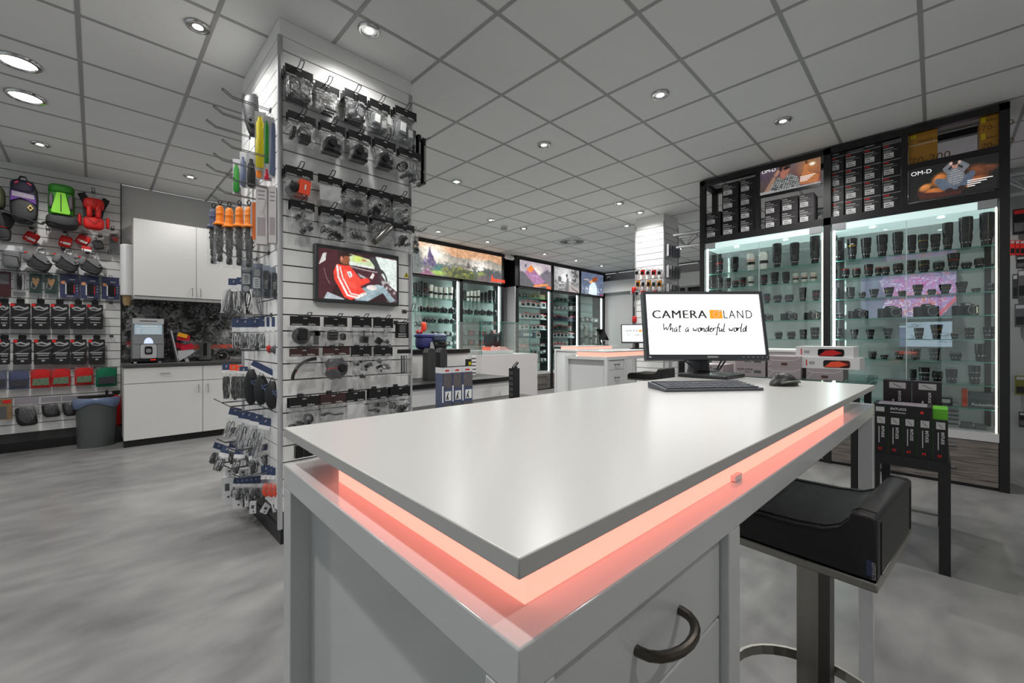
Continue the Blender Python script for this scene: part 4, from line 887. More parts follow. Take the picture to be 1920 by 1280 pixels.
for k, (x0, x1, y0, y1, V) in enumerate(((481, 504, 350, 459, 3.06), (505, 521, 352, 457, 2.9))):
    p = side((x0 + x1) / 2, y0, V); m_px = (p @ _fw) / FPX; W = (x1 - x0) * m_px * .8; Hh = (y1 - y0) * m_px
    t = thing('hanging_carton', 'tall white hanging carton with small print, %s the column corner' % ('farther from' if k == 0 else 'nearest'), 'box', tuple(p), -.5)
    part('carton', MB().box(-W / 2, W / 2, -.03, .03, -Hh, 0).mesh('carton', mat('off_white_card', (.78, .76, .76), .5)), t)
    part('print_block', MB().box(-W * .35, W * .35, -.031, -.03, -Hh * .86, -Hh * .55).mesh('print_block', mat('fine_print', (.62, .58, .59), .5)), t)
    for q in range(3): part('print_bar', MB().box(-W * .3, W * .3, -.031, -.03, -.04 - .025 * q, -.036 - .025 * q).mesh('print_bar', GREYP), t)
    part('side_window', MB().box(-W / 2 - .001, -W / 2, -.02, .02, -Hh * .8, -Hh * .5).box(-W / 2 - .001, -W / 2, -.02, .02, -Hh * .4, -Hh * .1).mesh('side_window', GREYP), t)
def pole(x, y, V, mt, lb):
    p = side(x, y, V); t = thing('pole_grip_pack', lb, 'hanging pack', tuple(p), -.6, 'pole grips hanging in clear bags')
    part('grip', MB().lathe([(.012, .0), (.02, -.01), (.024, -.03), (.0235, -.05), (.0255, -.055), (.0235, -.06), (.0235, -.085), (.0255, -.09), (.024, -.1), (.03, -.12), (.042, -.128), (.042, -.135), (.02, -.136)], 16).mesh('grip', mt), t)
    b = MB().lathe([(.021, -.136), (.023, -.15), (.022, -.28), (.018, -.29)], 12)
    for k in range(12): b.obox((.022 * math.cos(k * 1.9), .022 * math.sin(k * 1.9), -.15 - .011 * k), (.012, .006, .012), Matrix.Rotation(k * 1.9, 3, 'Z'))
    part('shaft', b.mesh('shaft', BLACKR), t)
    part('connector', MB().lathe([(.016, -.29), (.019, -.3), (.019, -.33), (.014, -.335), (.014, -.345), (.018, -.35), (.018, -.385), (.01, -.39)], 12).mesh('connector', BLACKP), t)
    part('top_loop', MB().tube([(0, 0, 0), (.012, 0, .03), (0, 0, .045), (-.012, 0, .03), (0, 0, 0)], .004, 5).mesh('top_loop', BLACKR), t)
    part('bag', pillow(.085, .30, .03).mesh('bag', BAG), t, (0, 0, -.11))
pole(400.5, 392, 3.62, mat('slate_grip', (.28, .3, .42), .5), 'slate blue pole grip, the farthest from the column corner'); pole(412.5, 386, 3.52, ORANGE, 'bright orange pole grip beside the slate blue one')
pole(430, 390, 3.42, ORANGE, 'orange pole grip between the first and the largest'); pole(449, 388, 3.26, ORANGE, 'orange pole grip hanging in the middle of its row'); pole(467, 388, 3.14, ORANGE, 'orange pole grip closest to the white cartons')
p = side(475.5, 379, 3.1); solid('orange_card', MB().box(-.008, .012, -.002, .002, -.24, 0).box(-.02, .0, .003, .005, -.22, -.02, 1).mesh('orange_card', [mat('orange_card', (.85, .42, .12), .5), LGREY]), 'thin orange card hanging between grips and cartons', 'hanging pack', tuple(p), -.5)
for k, (x0, x1, y0, y1, V, dark) in enumerate(((455, 471, 495, 549, 3.3, 0), (475, 490, 502, 557, 3.18, 0), (494, 507, 506, 559, 3.02, 1), (510, 523, 510, 559, 2.9, 1))):
    p = side((x0 + x1) / 2, y0, V); m_px = (p @ _fw) / FPX; W = (x1 - x0) * m_px; Hh = (y1 - y0) * m_px
    t = thing('remote_blister', '%s wireless remote in a blister pack, %s along its row' % ('black' if dark else 'pale', ORD[k]), 'hanging pack', tuple(p), -.45)
    part('card', MB().box(-W * .6, W * .6, .006, .008, -Hh, .03).mesh('card', mat('lilac_grey_card', (.5, .52, .58), .5)), t)
    bd = BLACKP if dark else LGREY
    part('receiver', MB().rbox(-W * .35, W * .35, -.02, .006, -Hh * .3, -.01, .01, axis='y').mesh('receiver', bd), t)
    kp = part('remote', MB().rbox(-W * .36, W * .36, -.02, .006, -Hh * .7, -Hh * .34, .006, axis='y').mesh('remote', WPLAST if not dark else BLACKP), t)
    for q in range(5): part('key_bar', MB().box(-W * .2, W * .2, -.0215, -.02, -Hh * (.4 + .06 * q) - .004, -Hh * (.4 + .06 * q)).mesh('key_bar', GREYP if not dark else PRINTG), kp)
    part('button', MB().lathe([(W * .34, -.02), (W * .36, -.015), (W * .36, .006)], 14, (0, 0, -Hh * .86), 'y').mesh('button', bd), t)
    part('blister', MB().rbox(-W * .5, W * .5, -.024, .006, -Hh * .99, -.002, .01, axis='y').mesh('blister', BLIST), t)
CAB = [mat('cable_white', (.86, .86, .86), .4), mat('cable_grey', (.5, .5, .51), .4), BLACKP]
def cable_bag(seed, W, H, dark=.2):
    r = random.Random(seed); b = MB()
    for k in range(7):
        x = r.uniform(-.3, .3) * W; m = 2 if r.random() < dark else r.choice((0, 0, 1)); s = r.uniform(.05, .16) * W
        b.tube([(x + s * math.cos(a) * (1 + .2 * r.random()), r.uniform(-.008, .008), -H * .5 + H * .4 * math.sin(a)) for a in [2 * math.pi * i / 14 for i in range(14)]], .0035, 5, m, closed=True)
    for k in range(2): b.obox((r.uniform(-.2, .2) * W, 0, -H * r.uniform(.7, .88)), (.018, .012, .03), Matrix.Rotation(r.uniform(-.6, .6), 3, 'Y'), 2 if dark > .1 else 0)
    return b.mesh('cables', CAB)
def cable_pack(x0, y0, x1, yh, y1, V, lb, seed=0, dark=.2, head=None, rz=-.55, tilt=None, extra=None):
    p = side((x0 + x1) / 2, y0, V); m_px = (p @ _fw) / FPX; W = max(.05, (x1 - x0) * m_px * 1.25); hh = (yh - y0) * m_px; Hh = (y1 - yh) * m_px
    t = thing('cable_pack', lb, 'hanging pack', tuple(p), rz, 'blue headed cable packs on the column side')
    h = part('header_card', MB().box(-W / 2, W / 2, -.001, .001, -hh * .66, 0).mesh('header_card', head or HEADB), t)
    part('label_strip', MB().box(-W / 2, W / 2, -.0012, .0012, -hh, -hh * .66).mesh('label_strip', PRINTW), h); part('logo_mark', MB().prism([(-.006, -.03), (.004, -.025), (.006, -.01), (-.003, -.016)], -.0016, -.001, 'y').mesh('logo_mark', PRINTG), h)
    part('bag', pillow(W, Hh, .022, 6, 6).mesh('bag', BAG), t, (0, 0, -hh + .003)); part('cables', extra or cable_bag(seed, W, Hh, dark), t, (0, 0, -hh))
    if tilt: t.rotation_euler = (tilt[0], tilt[1], rz)
    return t
ROWC = [(431, 445, 522, 541, 590, 3.5), (446, 457, 520, 540, 592, 3.38)]
for k, (x0, x1, y0, yh, y1, V) in enumerate(ROWC): cable_pack(x0, y0, x1, yh, y1, V, 'bundle of cables in a blue headed bag below the pole grips, %s' % ('outer' if k == 0 else 'inner'), k, .3)
for k, (x, V) in enumerate(((420, 3.6), (428, 3.55), (466, 3.3), (476, 3.2), (486, 3.1))):
    p = side(x, 541, V); solid('cable_coil', MB().tube([(.018 * math.cos(a), .018 * math.sin(a * 1.3), -.09 + .085 * math.sin(a * 1.1 + k)) for a in [i * .35 for i in range(60)]], .0028, 5, 0).mesh('cable_coil', [CAB[k % 3]]), '%s coiled cable hanging below the remotes, %s along' % (('white', 'grey', 'black')[k % 3], ORD[k]), 'cable', tuple(p), 0, 'loose cable coils on the column side')
HX = [(438, 452), (453, 467), (470, 486.5), (488, 502), (503, 512.5), (512.5, 522.5)]
for k, (a, b) in enumerate(HX):
    ex = None
    if k >= 4: ex = MB().ball((0, 0, -.11), (.028, .02, .03), 0).mesh('cables', REDP if k == 4 else GREYP)
    cable_pack(a, 597 - (3 if k > 2 else 0), b, 622, 656, 3.5 - .115 * k, 'blue headed cable pack in the row beside the coffee corner, %s along' % ORD[k], 20 + k, .15, extra=ex)
for k, (a, b, hm) in enumerate(((419, 430, HEADB), (433, 443, CORAL), (445, 452, CORAL), (452, 462, HEADB))):
    cable_pack(a, 681 + 2 * k, b, 700, 752, 3.58 - .1 * k, '%s headed pack of black plugs at counter height, %s along' % ('blue' if hm is HEADB else 'orange', ORD[k]), 40 + k, .9, head=hm)
for k, (x, y0, y1, V) in enumerate(((471, 690, 758, 3.18), (490, 702, 758, 3.05), (510.5, 713, 766, 2.92))):
    p = side(x, y0, V); m_px = (p @ _fw) / FPX; Hh = (y1 - y0) * m_px
    t = thing('neoprene_pouch', 'black soft pouch with pale lettering, %s from the column corner' % ('third', 'second', 'first')[k], 'pouch', tuple(p), -.4)
    part('pouch_body', MB().ball((0, 0, -Hh * .52), (.042, .028, Hh * .5), 0, 12, 10).mesh('pouch_body', mat('neoprene', (.11, .115, .13), .6)), t)
    part('lettering', text_mesh('SP', .035, mat('slate_print', (.4, .47, .6), .5)), t, (.005, -.031, -Hh * .3), rot=(0, math.pi / 2, 0))
    part('loop', MB().tube([(-.02, 0, -.02), (0, 0, .02), (.02, 0, -.02)], .003, 5).mesh('loop', BLACKP), t)
p = side(498, 692, 3.0); t = solid('blue_tag', MB().obox((0, 0, 0), (.17, .03, .035), Matrix.Rotation(.55, 3, 'Y'), 0).obox((-.01, -.002, -.02), (.17, .03, .012), Matrix.Rotation(.55, 3, 'Y'), 1).mesh('blue_tag', [HEADB, PRINTW]), 'slanting blue and white tag across the black pouches', 'tag', tuple(p), -.3)
for k, (a, b, y0) in enumerate(((435, 451, 764), (453, 462, 770), (462, 476, 772), (475, 491, 776), (492, 508, 783))):
    cable_pack(a, y0, b, y0 + 22, y0 + 60 + 6 * k, 3.5 - .12 * k, 'blue headed pack of white cables below the pouches, %s along' % ORD[k], 60 + k, .1, tilt=(0, .25, -.5))
for k, (x, y, V) in enumerate(((412, 843, 3.6), (428, 848, 3.5), (440, 840, 3.42), (452, 850, 3.34), (464, 846, 3.25), (476, 852, 3.16), (488, 846, 3.08))):
    cable_pack(x - 7, y - 12, x + 7, y + 8, y + 36, V, 'blue headed accessory pack tilted low on the column, %s along' % ORD[k], 80 + k, .7, tilt=(.3 * (-1) ** k, .4 - .1 * k, -.4))
def small_carton(x0, y0, x1, y1, V, lb, rz=-.5, tilt=None):
    p = side((x0 + x1) / 2, y1, V); m_px = (p @ _fw) / FPX; W = (x1 - x0) * m_px * .8; Hh = (y1 - y0) * m_px
    t = thing('small_carton', lb, 'box', tuple(p), rz, 'small white cartons low on the column')
    part('carton', MB().box(-W / 2, W / 2, -W * .35, W * .35, 0, Hh).mesh('carton', mat('carton_white', (.82, .82, .83), .45)), t)
    part('print_block', MB().box(-W * .2, W * .2, -W * .35 - .001, -W * .35, Hh * .45, Hh * .75).mesh('print_block', GREYP), t); part('print_dot', MB().lathe([(W * .12, -.001), (W * .12, 0)], 10, (W * .1, -W * .35, Hh * .2), 'y').mesh('print_dot', GREYP), t)
    if tilt: t.rotation_euler = (0, tilt, rz)
small_carton(424, 876, 440, 891, 3.5, 'small white carton, the topmost on the low hooks'); small_carton(417, 893, 440, 938, 3.52, 'larger white carton, the farthest from the column corner'); small_carton(437, 915, 458, 951, 3.4, 'larger white carton in the middle of the low hooks')
small_carton(459, 922, 467, 949, 3.3, 'narrow white carton between larger ones'); small_carton(468, 940, 482, 961, 3.22, 'lowest small white carton on the column'); small_carton(486, 944, 502, 960, 3.1, 'tilted small white carton low on the column', tilt=.5); small_carton(512, 938, 524, 958, 2.95, 'small white carton nearest the column corner', tilt=-.2)
small_carton(449, 878, 466, 892, 3.36, 'small grey fronted carton beside the tilted packs')
for k, (x, V) in enumerate(((499, 3.04), (510, 2.97), (519, 2.91))):
    ex = MB().ball((0, 0, -.07), (.026, .018, .045), 0).mesh('cables', CORAL)
    cable_pack(x - 7, 872 + 2 * k, x + 7, 898, 928, V, 'bright orange silicone sleeve in a clear bag, %s towards the corner' % ORD[k], 0, 0, extra=ex)
for k in range(8):
    x = 448 + 8 * k; cable_pack(x - 6, 896 - k, x + 6, 915, 938, 3.36 - .045 * k, 'lowest blue headed pack on the column side, %s along' % ORD[k], 100 + k, .5, tilt=(.2, .3 - .08 * k, -.5))
# ------------------------------------------------------------------ bags and pouches on the slatted wall
def lw(x, y, off=.12): return onY(x, y, LWV - off)
def lwbox(x0, y0, x1, y1, off=.12):
    p = lw((x0 + x1) / 2, y0, off); m = (p @ _fw) / FPX; return p, lw(x1, y0, off)[0] - lw(x0, y0, off)[0], (y1 - y0) * m
def wall_hook(x, y, L=.16): p = lw(x, y, 0); hook(slw, p[0], LWV, p[2], 0, L, .02)
def strap(path, wd, mt, th=.006): return MB().tube(path, .01, 4, flat=(wd, th)).mesh('strap', mt)
# purple and black backpack
p, W, H = lwbox(12, 342, 79, 420, .22); KX = W / .40; W = .40
t = thing('backpack', 'purple and black backpack with a square yellow patch', 'backpack', tuple(p))
part('body', blob(W * .86, H, .22, .6, taper=.12).mesh('body', DKFAB), t)
part('lid', blob(W * .72, H * .36, .22, .6).mesh('lid', mat('dark_navy_fabric', (.14, .12, .2), .7, bump=.2)), t, (-.01, -.015, .01))
part('chest_panel', MB().prism([(-.13, -.13), (.13, -.15), (.15, -.25), (.03, -.21), (-.03, -.2), (-.14, -.24)], -.125, -.105, 'y').mesh('chest_panel', PURPLE), t)
part('mesh_panel', MB().prism([(-.12, -.135), (.12, -.155), (.13, -.2), (-.12, -.19)], -.128, -.12, 'y').mesh('mesh_panel', mat('mesh_grey', (.55, .52, .56), .7, noise=.4, nscale=80)), t)
part('front_pocket', blob(W * .7, H * .5, .1, .7).mesh('front_pocket', DKFAB), t, (.01, -.09, -H * .47))
part('patch', MB().obox((0, 0, 0), (.05, .004, .05), Matrix.Rotation(.78, 3, 'Y'), 0).obox((0, -.003, 0), (.03, .004, .03), Matrix.Rotation(.78, 3, 'Y'), 1).mesh('patch', [mat('patch_yellow', (.85, .72, .4), .6), DKFAB]), t, (.085, -.15, -.3))
part('handle', strap([(-.05, -.1, -.01), (-.03, -.11, .03), (.03, -.11, .03), (.05, -.1, -.01)], .012, BLACKR), t)
for s in (-1, 1): part('zip_tab', MB().obox((s * .07, -.125, -.04), (.05, .01, .018), Matrix.Rotation(.5 * s, 3, 'Y')).mesh('zip_tab', mat('magenta_tab', (.7, .16, .3), .6)), t)
t.scale = (KX, 1, 1)
part('hip_belt', strap([(-.2, -.02, -.34), (-.1, -.1, -.38), (.08, -.1, -.42), (.2, -.04, -.44), (.24, 0, -.40)], .035, DKFAB), t); part('strap', strap([(.15, -.06, -.35), (.05, -.13, -.46), (-.02, -.1, -.47)], .012, BLACKR), t)
wall_hook(37, 346)
# green backpack
p, W, H = lwbox(84, 350, 147, 429, .22); KX = W / .40; W = .40
t = thing('backpack', 'green backpack with a lime front panel and grey base', 'backpack', tuple(p))
part('body', blob(W * .84, H * .86, .22, .6, taper=.05).mesh('body', GREEN), t); part('lid', blob(W * .8, H * .24, .24, .6).mesh('lid', GREEN), t, (0, -.01, .01))
part('front_panel', MB().prism([(-.05, -.1), (.05, -.1), (.11, -.31), (.1, -.335), (-.1, -.33), (-.115, -.31)], -.135, -.10, 'y').mesh('front_panel', LIME), t)
part('zip', MB().tube([(0, -.137, -.12), (0, -.137, -.31)], .006, 6).mesh('zip', BLACKR), t)
for s in (-1, 1): part('side_pocket', blob(.06, .17, .1, .6).mesh('side_pocket', mat('plum_grey_fabric', (.3, .27, .3), .7)), t, (s * .115, -.08, -.11))
part('base', blob(W, H * .34, .2, .6).mesh('base', DKFAB), t, (.01, -.02, -H * .68)); part('base_strap', strap([(-.18, -.1, -.42), (-.05, -.12, -.44), (.05, -.12, -.45), (.19, -.1, -.43)], .01, BLACKR), t)
t.scale = (KX, 1, 1)
wall_hook(110, 357)
# red running vest
p, W, H = lwbox(144, 363, 208, 435, .18); KX = W / .40; W = .40
t = thing('hydration_vest', 'red and black trail vest on a clear hanger', 'backpack', tuple(p))
part('harness', MB().prism([(-.19, -.03), (-.1, .0), (-.06, -.07), (.07, -.08), (.12, -.03), (.19, -.06), (.12, -.2), (.1, -.3), (-.12, -.3), (-.13, -.14)], -.01, .02, 'y').mesh('harness', mat('vest_black', (.13, .15, .155), .7, bump=.2)), t)
part('upper_pocket', blob(.25, .14, .12, .6).mesh('upper_pocket', RED), t, (0, -.05, -.07))
for s in (-1, 1): part('front_pocket', blob(.075, .15, .1, .65).mesh('front_pocket', RED), t, (s * .05, -.08, -.16)); part('side_flap', blob(.05, .14, .06, .7).mesh('side_flap', RED), t, (s * .165, -.03, -.27))
part('lower_pocket', blob(.25, .15, .12, .6).mesh('lower_pocket', RED), t, (.0, -.05, -.29))
part('lace', MB().tube([(-.1, -.115, -.3), (0, -.12, -.38), (.1, -.115, -.3)], .003, 4).tube([(-.1, -.12, -.14), (0, -.14, -.27), (.1, -.12, -.14)], .003, 4).tube([(0, -.14, -.1), (0, -.145, -.3)], .004, 4).mesh('lace', BLACKR), t)
part('hanger', MB().tube([(-.1, -.02, -.02), (-.06, -.02, -.06), (.07, -.02, -.06), (.11, -.02, -.03)], .006, 6).tube([(0, -.02, -.05), (0, -.02, .02)], .004, 6).mesh('hanger', LGREY), t)
t.scale = (KX, 1, 1)
wall_hook(175, 361)
p, W, H = lwbox(-16, 350, 10, 392, .2); t = solid('backpack', blob(W, H, .2, .6).mesh('backpack', mat('olive_fabric', (.28, .3, .2), .7)), 'olive backpack cut off by the frame edge, beside the purple one', 'backpack', tuple(p))
for k, (b, lb) in enumerate((((-12, 399, 34, 430), 'dark shoulder bag with red piping under the purple backpack'), ((-8, 427, 22, 451), 'black waist bag at the frame edge under the shoulder bag'))):
    p, W, H = lwbox(*b, .16); t = thing('shoulder_bag', lb, 'bag', tuple(p)); t.rotation_euler = (0, .3 if k == 0 else .05, 0)
    part('body', blob(W, H, .14, .5).mesh('body', DKFAB), t); part('piping', MB().tube([(-W * .4, -.06, -H * .85), (0, -.075, -H * .97), (W * .4, -.06, -H * .85)], .004, 5).mesh('piping', RED if k == 0 else GREYP), t)
# red pouches
def pouch(cx, cy, w, h, ang, lb, mt=RED, label_tag=True, off=.1):
    p = lw(cx, cy, off); m = (p @ _fw) / FPX; W, H = w * m, h * m
    t = thing('belt_pouch', lb, 'pouch', tuple(p)); t.scale = (.7, 1, 1); t.rotation_euler = (0, ang, 0)
    part('body', blob(W, H, .06, .4).mesh('body', mt), t, (0, 0, H / 2))
    if label_tag: part('paper_tag', MB().box(-.025, .065, -.034, -.03, -.035, -.01).mesh('paper_tag', PRINTW), t); part('logo_mark', MB().lathe([(.01, -.034), (.01, -.03)], 10, (-.045, 0, -.02), 'y').mesh('logo_mark', PRINTW), t)
    part('clip', MB().tube([(0, -.02, H / 2), (.0, -.02, H / 2 + .03)], .006, 6).mesh('clip', BLACKP), t)
    return t
pouch(59, 445, 27, 19, .45, 'red belt pouch hanging alone under the purple backpack'); pouch(123, 453, 24, 21, .18, 'red belt pouch below the green backpack'); pouch(156, 450, 26, 18, .42, 'red belt pouch below the red vest'); pouch(162, 466, 19, 8, .1, 'small red wallet pouch tucked under a larger red one', off=.14)
pouch(184, 459, 21, 17, -.25, 'grey and black waist pouch beside the red ones', DKFAB, False)
for x, y in ((59, 428), (90, 430), (122, 435), (156, 439), (188, 443), (211, 430), (205, 474), (208, 568), (209, 630), (66, 459), (119, 468), (165, 474)): wall_hook(x, y, .1)
p, W, H = lwbox(205, 438, 222, 475, .06); t = thing('bottle_blister', 'small red and grey cap in a clear blister near the wall end', 'hanging pack', tuple(p))
part('card', MB().box(-W / 2, W / 2, .0, .002, -H, 0).mesh('card', LGREY), t); part('cap', blob(W * .7, H * .4, .05, .7).mesh('cap', GREYP), t, (0, -.02, -.01)); part('red_flap', MB().prism([(-.03, -.05), (.04, -.045), (.035, -.11), (.0, -.1)], -.05, -.03, 'y').mesh('red_flap', RED), t); part('blister', MB().rbox(-W * .48, W * .48, -.055, 0, -H, -.01, .015, axis='y').mesh('blister', BLIST), t)
# sling bags
for k, (x, y) in enumerate(((72, 490), (124, 492), (170, 497))):
    p = lw(x, y, .13); t = thing('sling_bag', 'grey and black sling bag hanging askew, %s from the purple backpack side' % ORD[k], 'bag', tuple(p), 0, 'sling bags in one row'); t.rotation_euler = (0, .42, 0); t.scale = (.72, 1, 1)
    part('body', blob(.25, .13, .12, .45).mesh('body', DKFAB), t, (.03, 0, .04)); part('side_pocket', blob(.09, .11, .1, .6).mesh('side_pocket', GRFAB), t, (-.11, -.02, .06))
    part('flap', MB().prism([(-.09, .05), (.02, .09), (.14, .03), (.1, -.0), (-.02, .02)], -.07, -.055, 'y').mesh('flap', GRFAB), t); part('piping', MB().tube([(-.1, -.065, -.06), (.0, -.075, -.085), (.12, -.068, -.07)], .004, 5).mesh('piping', GREYP), t)
    part('strap', strap([(-.05, -.01, .04), (-.08, -.01, .13), (-.02, -.01, .16), (.05, -.01, .05)], .014, GRFAB), t); part('tag', MB().lathe([(.016, -.07), (.016, -.062)], 10, (.1, 0, .03), 'y', sq=.5).mesh('tag', PRINTW), t); part('red_tip', MB().obox((-.16, -.03, .04), (.03, .02, .02)).mesh('red_tip', RED), t); part('hang_card', MB().rbox(-.09, .0, .0, .003, .1, .15, .01, axis='y').mesh('hang_card', PRINTW), t)
p, W, H = lwbox(4, 470, 40, 503, .12); t = thing('sling_bag', 'light grey pouch bag at the frame edge, in the sling bag row', 'bag', tuple(p)); part('body', blob(W, H, .12, .5).mesh('body', GRFAB), t); part('piping', MB().tube([(-W * .4, -.055, -H * .3), (W * .35, -.06, -H * .35), (W * .45, -.055, -H * .8)], .004, 5).mesh('piping', BLACKR), t); part('hang_card', MB().rbox(-.08, .08, .0, .003, -.0, .06, .01, axis='y').mesh('hang_card', PRINTW), t)
# cards and blisters
def flat_pack(b, lb, cat, cardm, inner, off=.07, name='blister_pack', bl=True):
    p, W, H = lwbox(*b, off); t = thing(name, lb, 'hanging pack', tuple(p)); part('card', MB().box(-W / 2, W / 2, 0, .003, -H, 0).mesh('card', cardm), t); inner(t, W, H)
    if bl: part('blister', MB().rbox(-W * .42, W * .42, -.025, 0, -H * .93, -H * .1, .01, axis='y').mesh('blister', BLIST), t)
    wall_hook((b[0] + b[2]) / 2, b[1] + 2, .12)
def in_lamp(t, W, H): part('device', blob(W * .45, H * .75, .03, .6).mesh('device', BLACKP), t, (0, -.012, -H * .12)); part('strip', MB().box(W * .2, W * .3, -.004, 0, -H * .9, -H * .15).mesh('strip', PRINTW), t)
def in_glove(t, W, H):
    part('picture', MB().box(-W * .4, W * .4, -.002, 0, -H * .95, -H * .06).mesh('picture', mat('dark_green_print', (.1, .22, .2), .4)), t); part('glove', MB().prism([(-W * .3, -H * .25), (-W * .1, -H * .2), (0, -H * .3), (W * .12, -H * .2), (W * .3, -H * .25), (W * .2, -H * .5), (0, -H * .65), (-W * .2, -H * .5)], -.012, -.002, 'y').mesh('glove', mat('tan_print', (.8, .6, .38), .5)), t)
    part('cord', MB().tube([(-W * .3, -.006, -H * .4), (-W * .35, -.006, -H * .7), (-W * .1, -.006, -H * .8), (W * .1, -.006, -H * .6)], .005, 5).mesh('cord', PRINTG), t)
flat_pack((-6, 509, 21, 556), 'maroon boxed pack at the frame edge in the card row', 'x', mat('maroon_card', (.25, .09, .13), .45), lambda t, W, H: part('picture', MB().box(-W * .4, W * .35, -.002, 0, -H * .5, -H * .1).mesh('picture', GREYP), t), bl=False)
flat_pack((25, 508, 49, 547), 'clear pack with a black and silver device in the card row', 'x', LGREY, in_lamp); flat_pack((55, 513, 79, 549), 'green card pack with a tan strap, farther from the navy packs', 'x', mat('teal_card', (.2, .35, .33), .45), in_glove); flat_pack((84, 515, 108, 550), 'green card pack with a tan strap, beside the navy packs', 'x', mat('teal_card', (.2, .35, .33), .45), in_glove)
for k, b in enumerate(((112.6, 514, 148, 558), (151, 517, 186, 560), (191, 519.5, 223.5, 561))):
    def inn(t, W, H, k=k):
        part('device', MB().rbox(-W * .12, W * .22, -.02, 0, -H * .82, -H * .35, .012, axis='y').mesh('device', BLACKP), t); part('edge_light', MB().box(W * .22, W * .27, -.016, 0, -H * .8, -H * .45).mesh('edge_light', REDP), t)
        part('bubble', MB().lathe([(W * .13, -.003), (W * .13, 0)], 14, (-W * .33, 0, -H * .36), 'y').mesh('bubble', mat('peach_print', (.9, .62, .45), .5)), t); part('stick', MB().box(-W * .22, -W * .16, -.008, 0, -H * .85, -H * .4).mesh('stick', PRINTW), t)
        for q in range(3): part('print_dot', MB().lathe([(.007, -.002), (.007, 0)], 8, (W * .4, 0, -H * (.45 + .12 * q)), 'y').mesh('print_dot', PRINTG), t)
        part('print_bar', MB().box(-W * .15, W * .2, -.002, 0, -H * .95, -H * .91).box(0, W * .3, -.002, 0, -H * .24, -H * .2).mesh('print_bar', PRINTG), t)
    flat_pack(b, 'navy card pack with a small black device, %s towards the kitchen' % ORD[k], 'x', BLUEP, inn, bl=False)
BX1 = [(-2, 18), (19.8, 57.6), (59.3, 93.7), (95.4, 129), (131.5, 162.5), (163.3, 193.4)]; BX2 = [(-2, 19), (25, 59.3), (63.6, 98.9), (98, 131.5), (132.4, 162.5), (166, 197)]
PACKK = mat('black_sleeve', (.095, .095, .1), .4)
for r, (BX, y0, y1) in enumerate(((BX1, 568, 617), (BX2, 636, 683))):
    for k, (a, b) in enumerate(BX):
        p, W, H = lwbox(a, y0 + (k * .6 if r == 0 else 0), b, y1, .1)
        t = thing('black_pouch_pack', 'black flat pack with silver script, %s in the %s black row' % (ORD[k], ('upper', 'lower')[r]), 'hanging pack', tuple(p))
        part('sleeve', MB().rbox(-W / 2, W / 2, -.012, .012, -H, 0, .012, axis='y').mesh('sleeve', PACKK), t); part('flag', MB().box(-W / 2, -W * .28, -.013, -.012, -.035, -.004).mesh('flag', REDP), t)
        part('script_swoosh', MB().tube([(-W * .38, -.013, -.05), (-W * .1, -.013, -.035), (W * .2, -.013, -.055), (W * .4, -.013, -.04)], .008, 5, flat=(.001, .009)).tube([(-W * .3, -.013, -.065), (W * .1, -.013, -.075), (W * .38, -.013, -.055)], .004, 5, flat=(.001, .005)).mesh('script_swoosh', PRINTG), t)
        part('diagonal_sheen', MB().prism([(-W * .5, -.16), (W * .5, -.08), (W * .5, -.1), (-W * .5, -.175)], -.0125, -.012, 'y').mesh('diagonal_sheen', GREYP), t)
        part('print_bar', MB().box(-W * .38, W * .36, -.013, -.012, -.165, -.152).box(-W * .3, W * .3, -.013, -.012, -.185, -.176).box(-W * .3, W * .3, -.013, -.012, -.22, -.212).box(-.012, .012, -.013, -.012, -.25, -.232).mesh('print_bar', PRINTG), t)
        part('hang_tab', MB().rbox(-.03, .03, -.008, .008, 0, .05, .008, axis='y').mesh('hang_tab', BLACKP), t); wall_hook((a + b) / 2, y0 - 6, .14)
# coloured zip bags
def zipbag(b, lb, mt, pic):
    p, W, H = lwbox(*b, .12); t = thing('zip_bag', lb, 'hanging pack', tuple(p)); t.rotation_euler = (.12, 0, 0)
    part('sleeve', pillow(W, H, .02).mesh('sleeve', mt), t); part('top_strip', MB().box(-W / 2, W / 2, -.006, .004, -.025, .01).mesh('top_strip', BLIST), t)
    part('picture', MB().prism([(-W * .38, -H * .5), (W * .42, -H * .45), (W * .42, -H * .85), (-W * .4, -H * .85)], -.026, -.022, 'y').mesh('picture', pic), t)
    part('backing_card', MB().box(-W / 2, W / 2, .012, .03, -H * 1.03, -.01).mesh('backing_card', mt), t)
GRP = mat('leafy_print', (.42, .5, .4), .5, noise=.9, nscale=40)
zipbag((-14, 696, 12, 728), 'grey zip bag at the frame edge in the coloured row', mat('slate_sleeve', (.36, .38, .46), .35), mat('dark_photo_print', (.25, .24, .26), .5, noise=.8, nscale=40)); zipbag((16, 695, 54, 729), 'slate blue zip bag beside the red ones', mat('slate_sleeve2', (.30, .33, .45), .35), mat('dark_photo_print', (.25, .24, .26), .5, noise=.8, nscale=40))
for k, b in enumerate(((57, 692, 95, 727), (96, 691, 132, 724), (140, 689, 175, 721))): zipbag(b, 'red zip bag with a leafy picture, %s from the slate blue one' % ORD[k], mat('red_sleeve', (.80, .13, .13), .35), GRP)
zipbag((180, 689, 220, 724), 'green zip bag above the waste bin', mat('green_sleeve', (.03, .45, .32), .35), mat('dark_photo_print', (.25, .24, .26), .5, noise=.8, nscale=40))
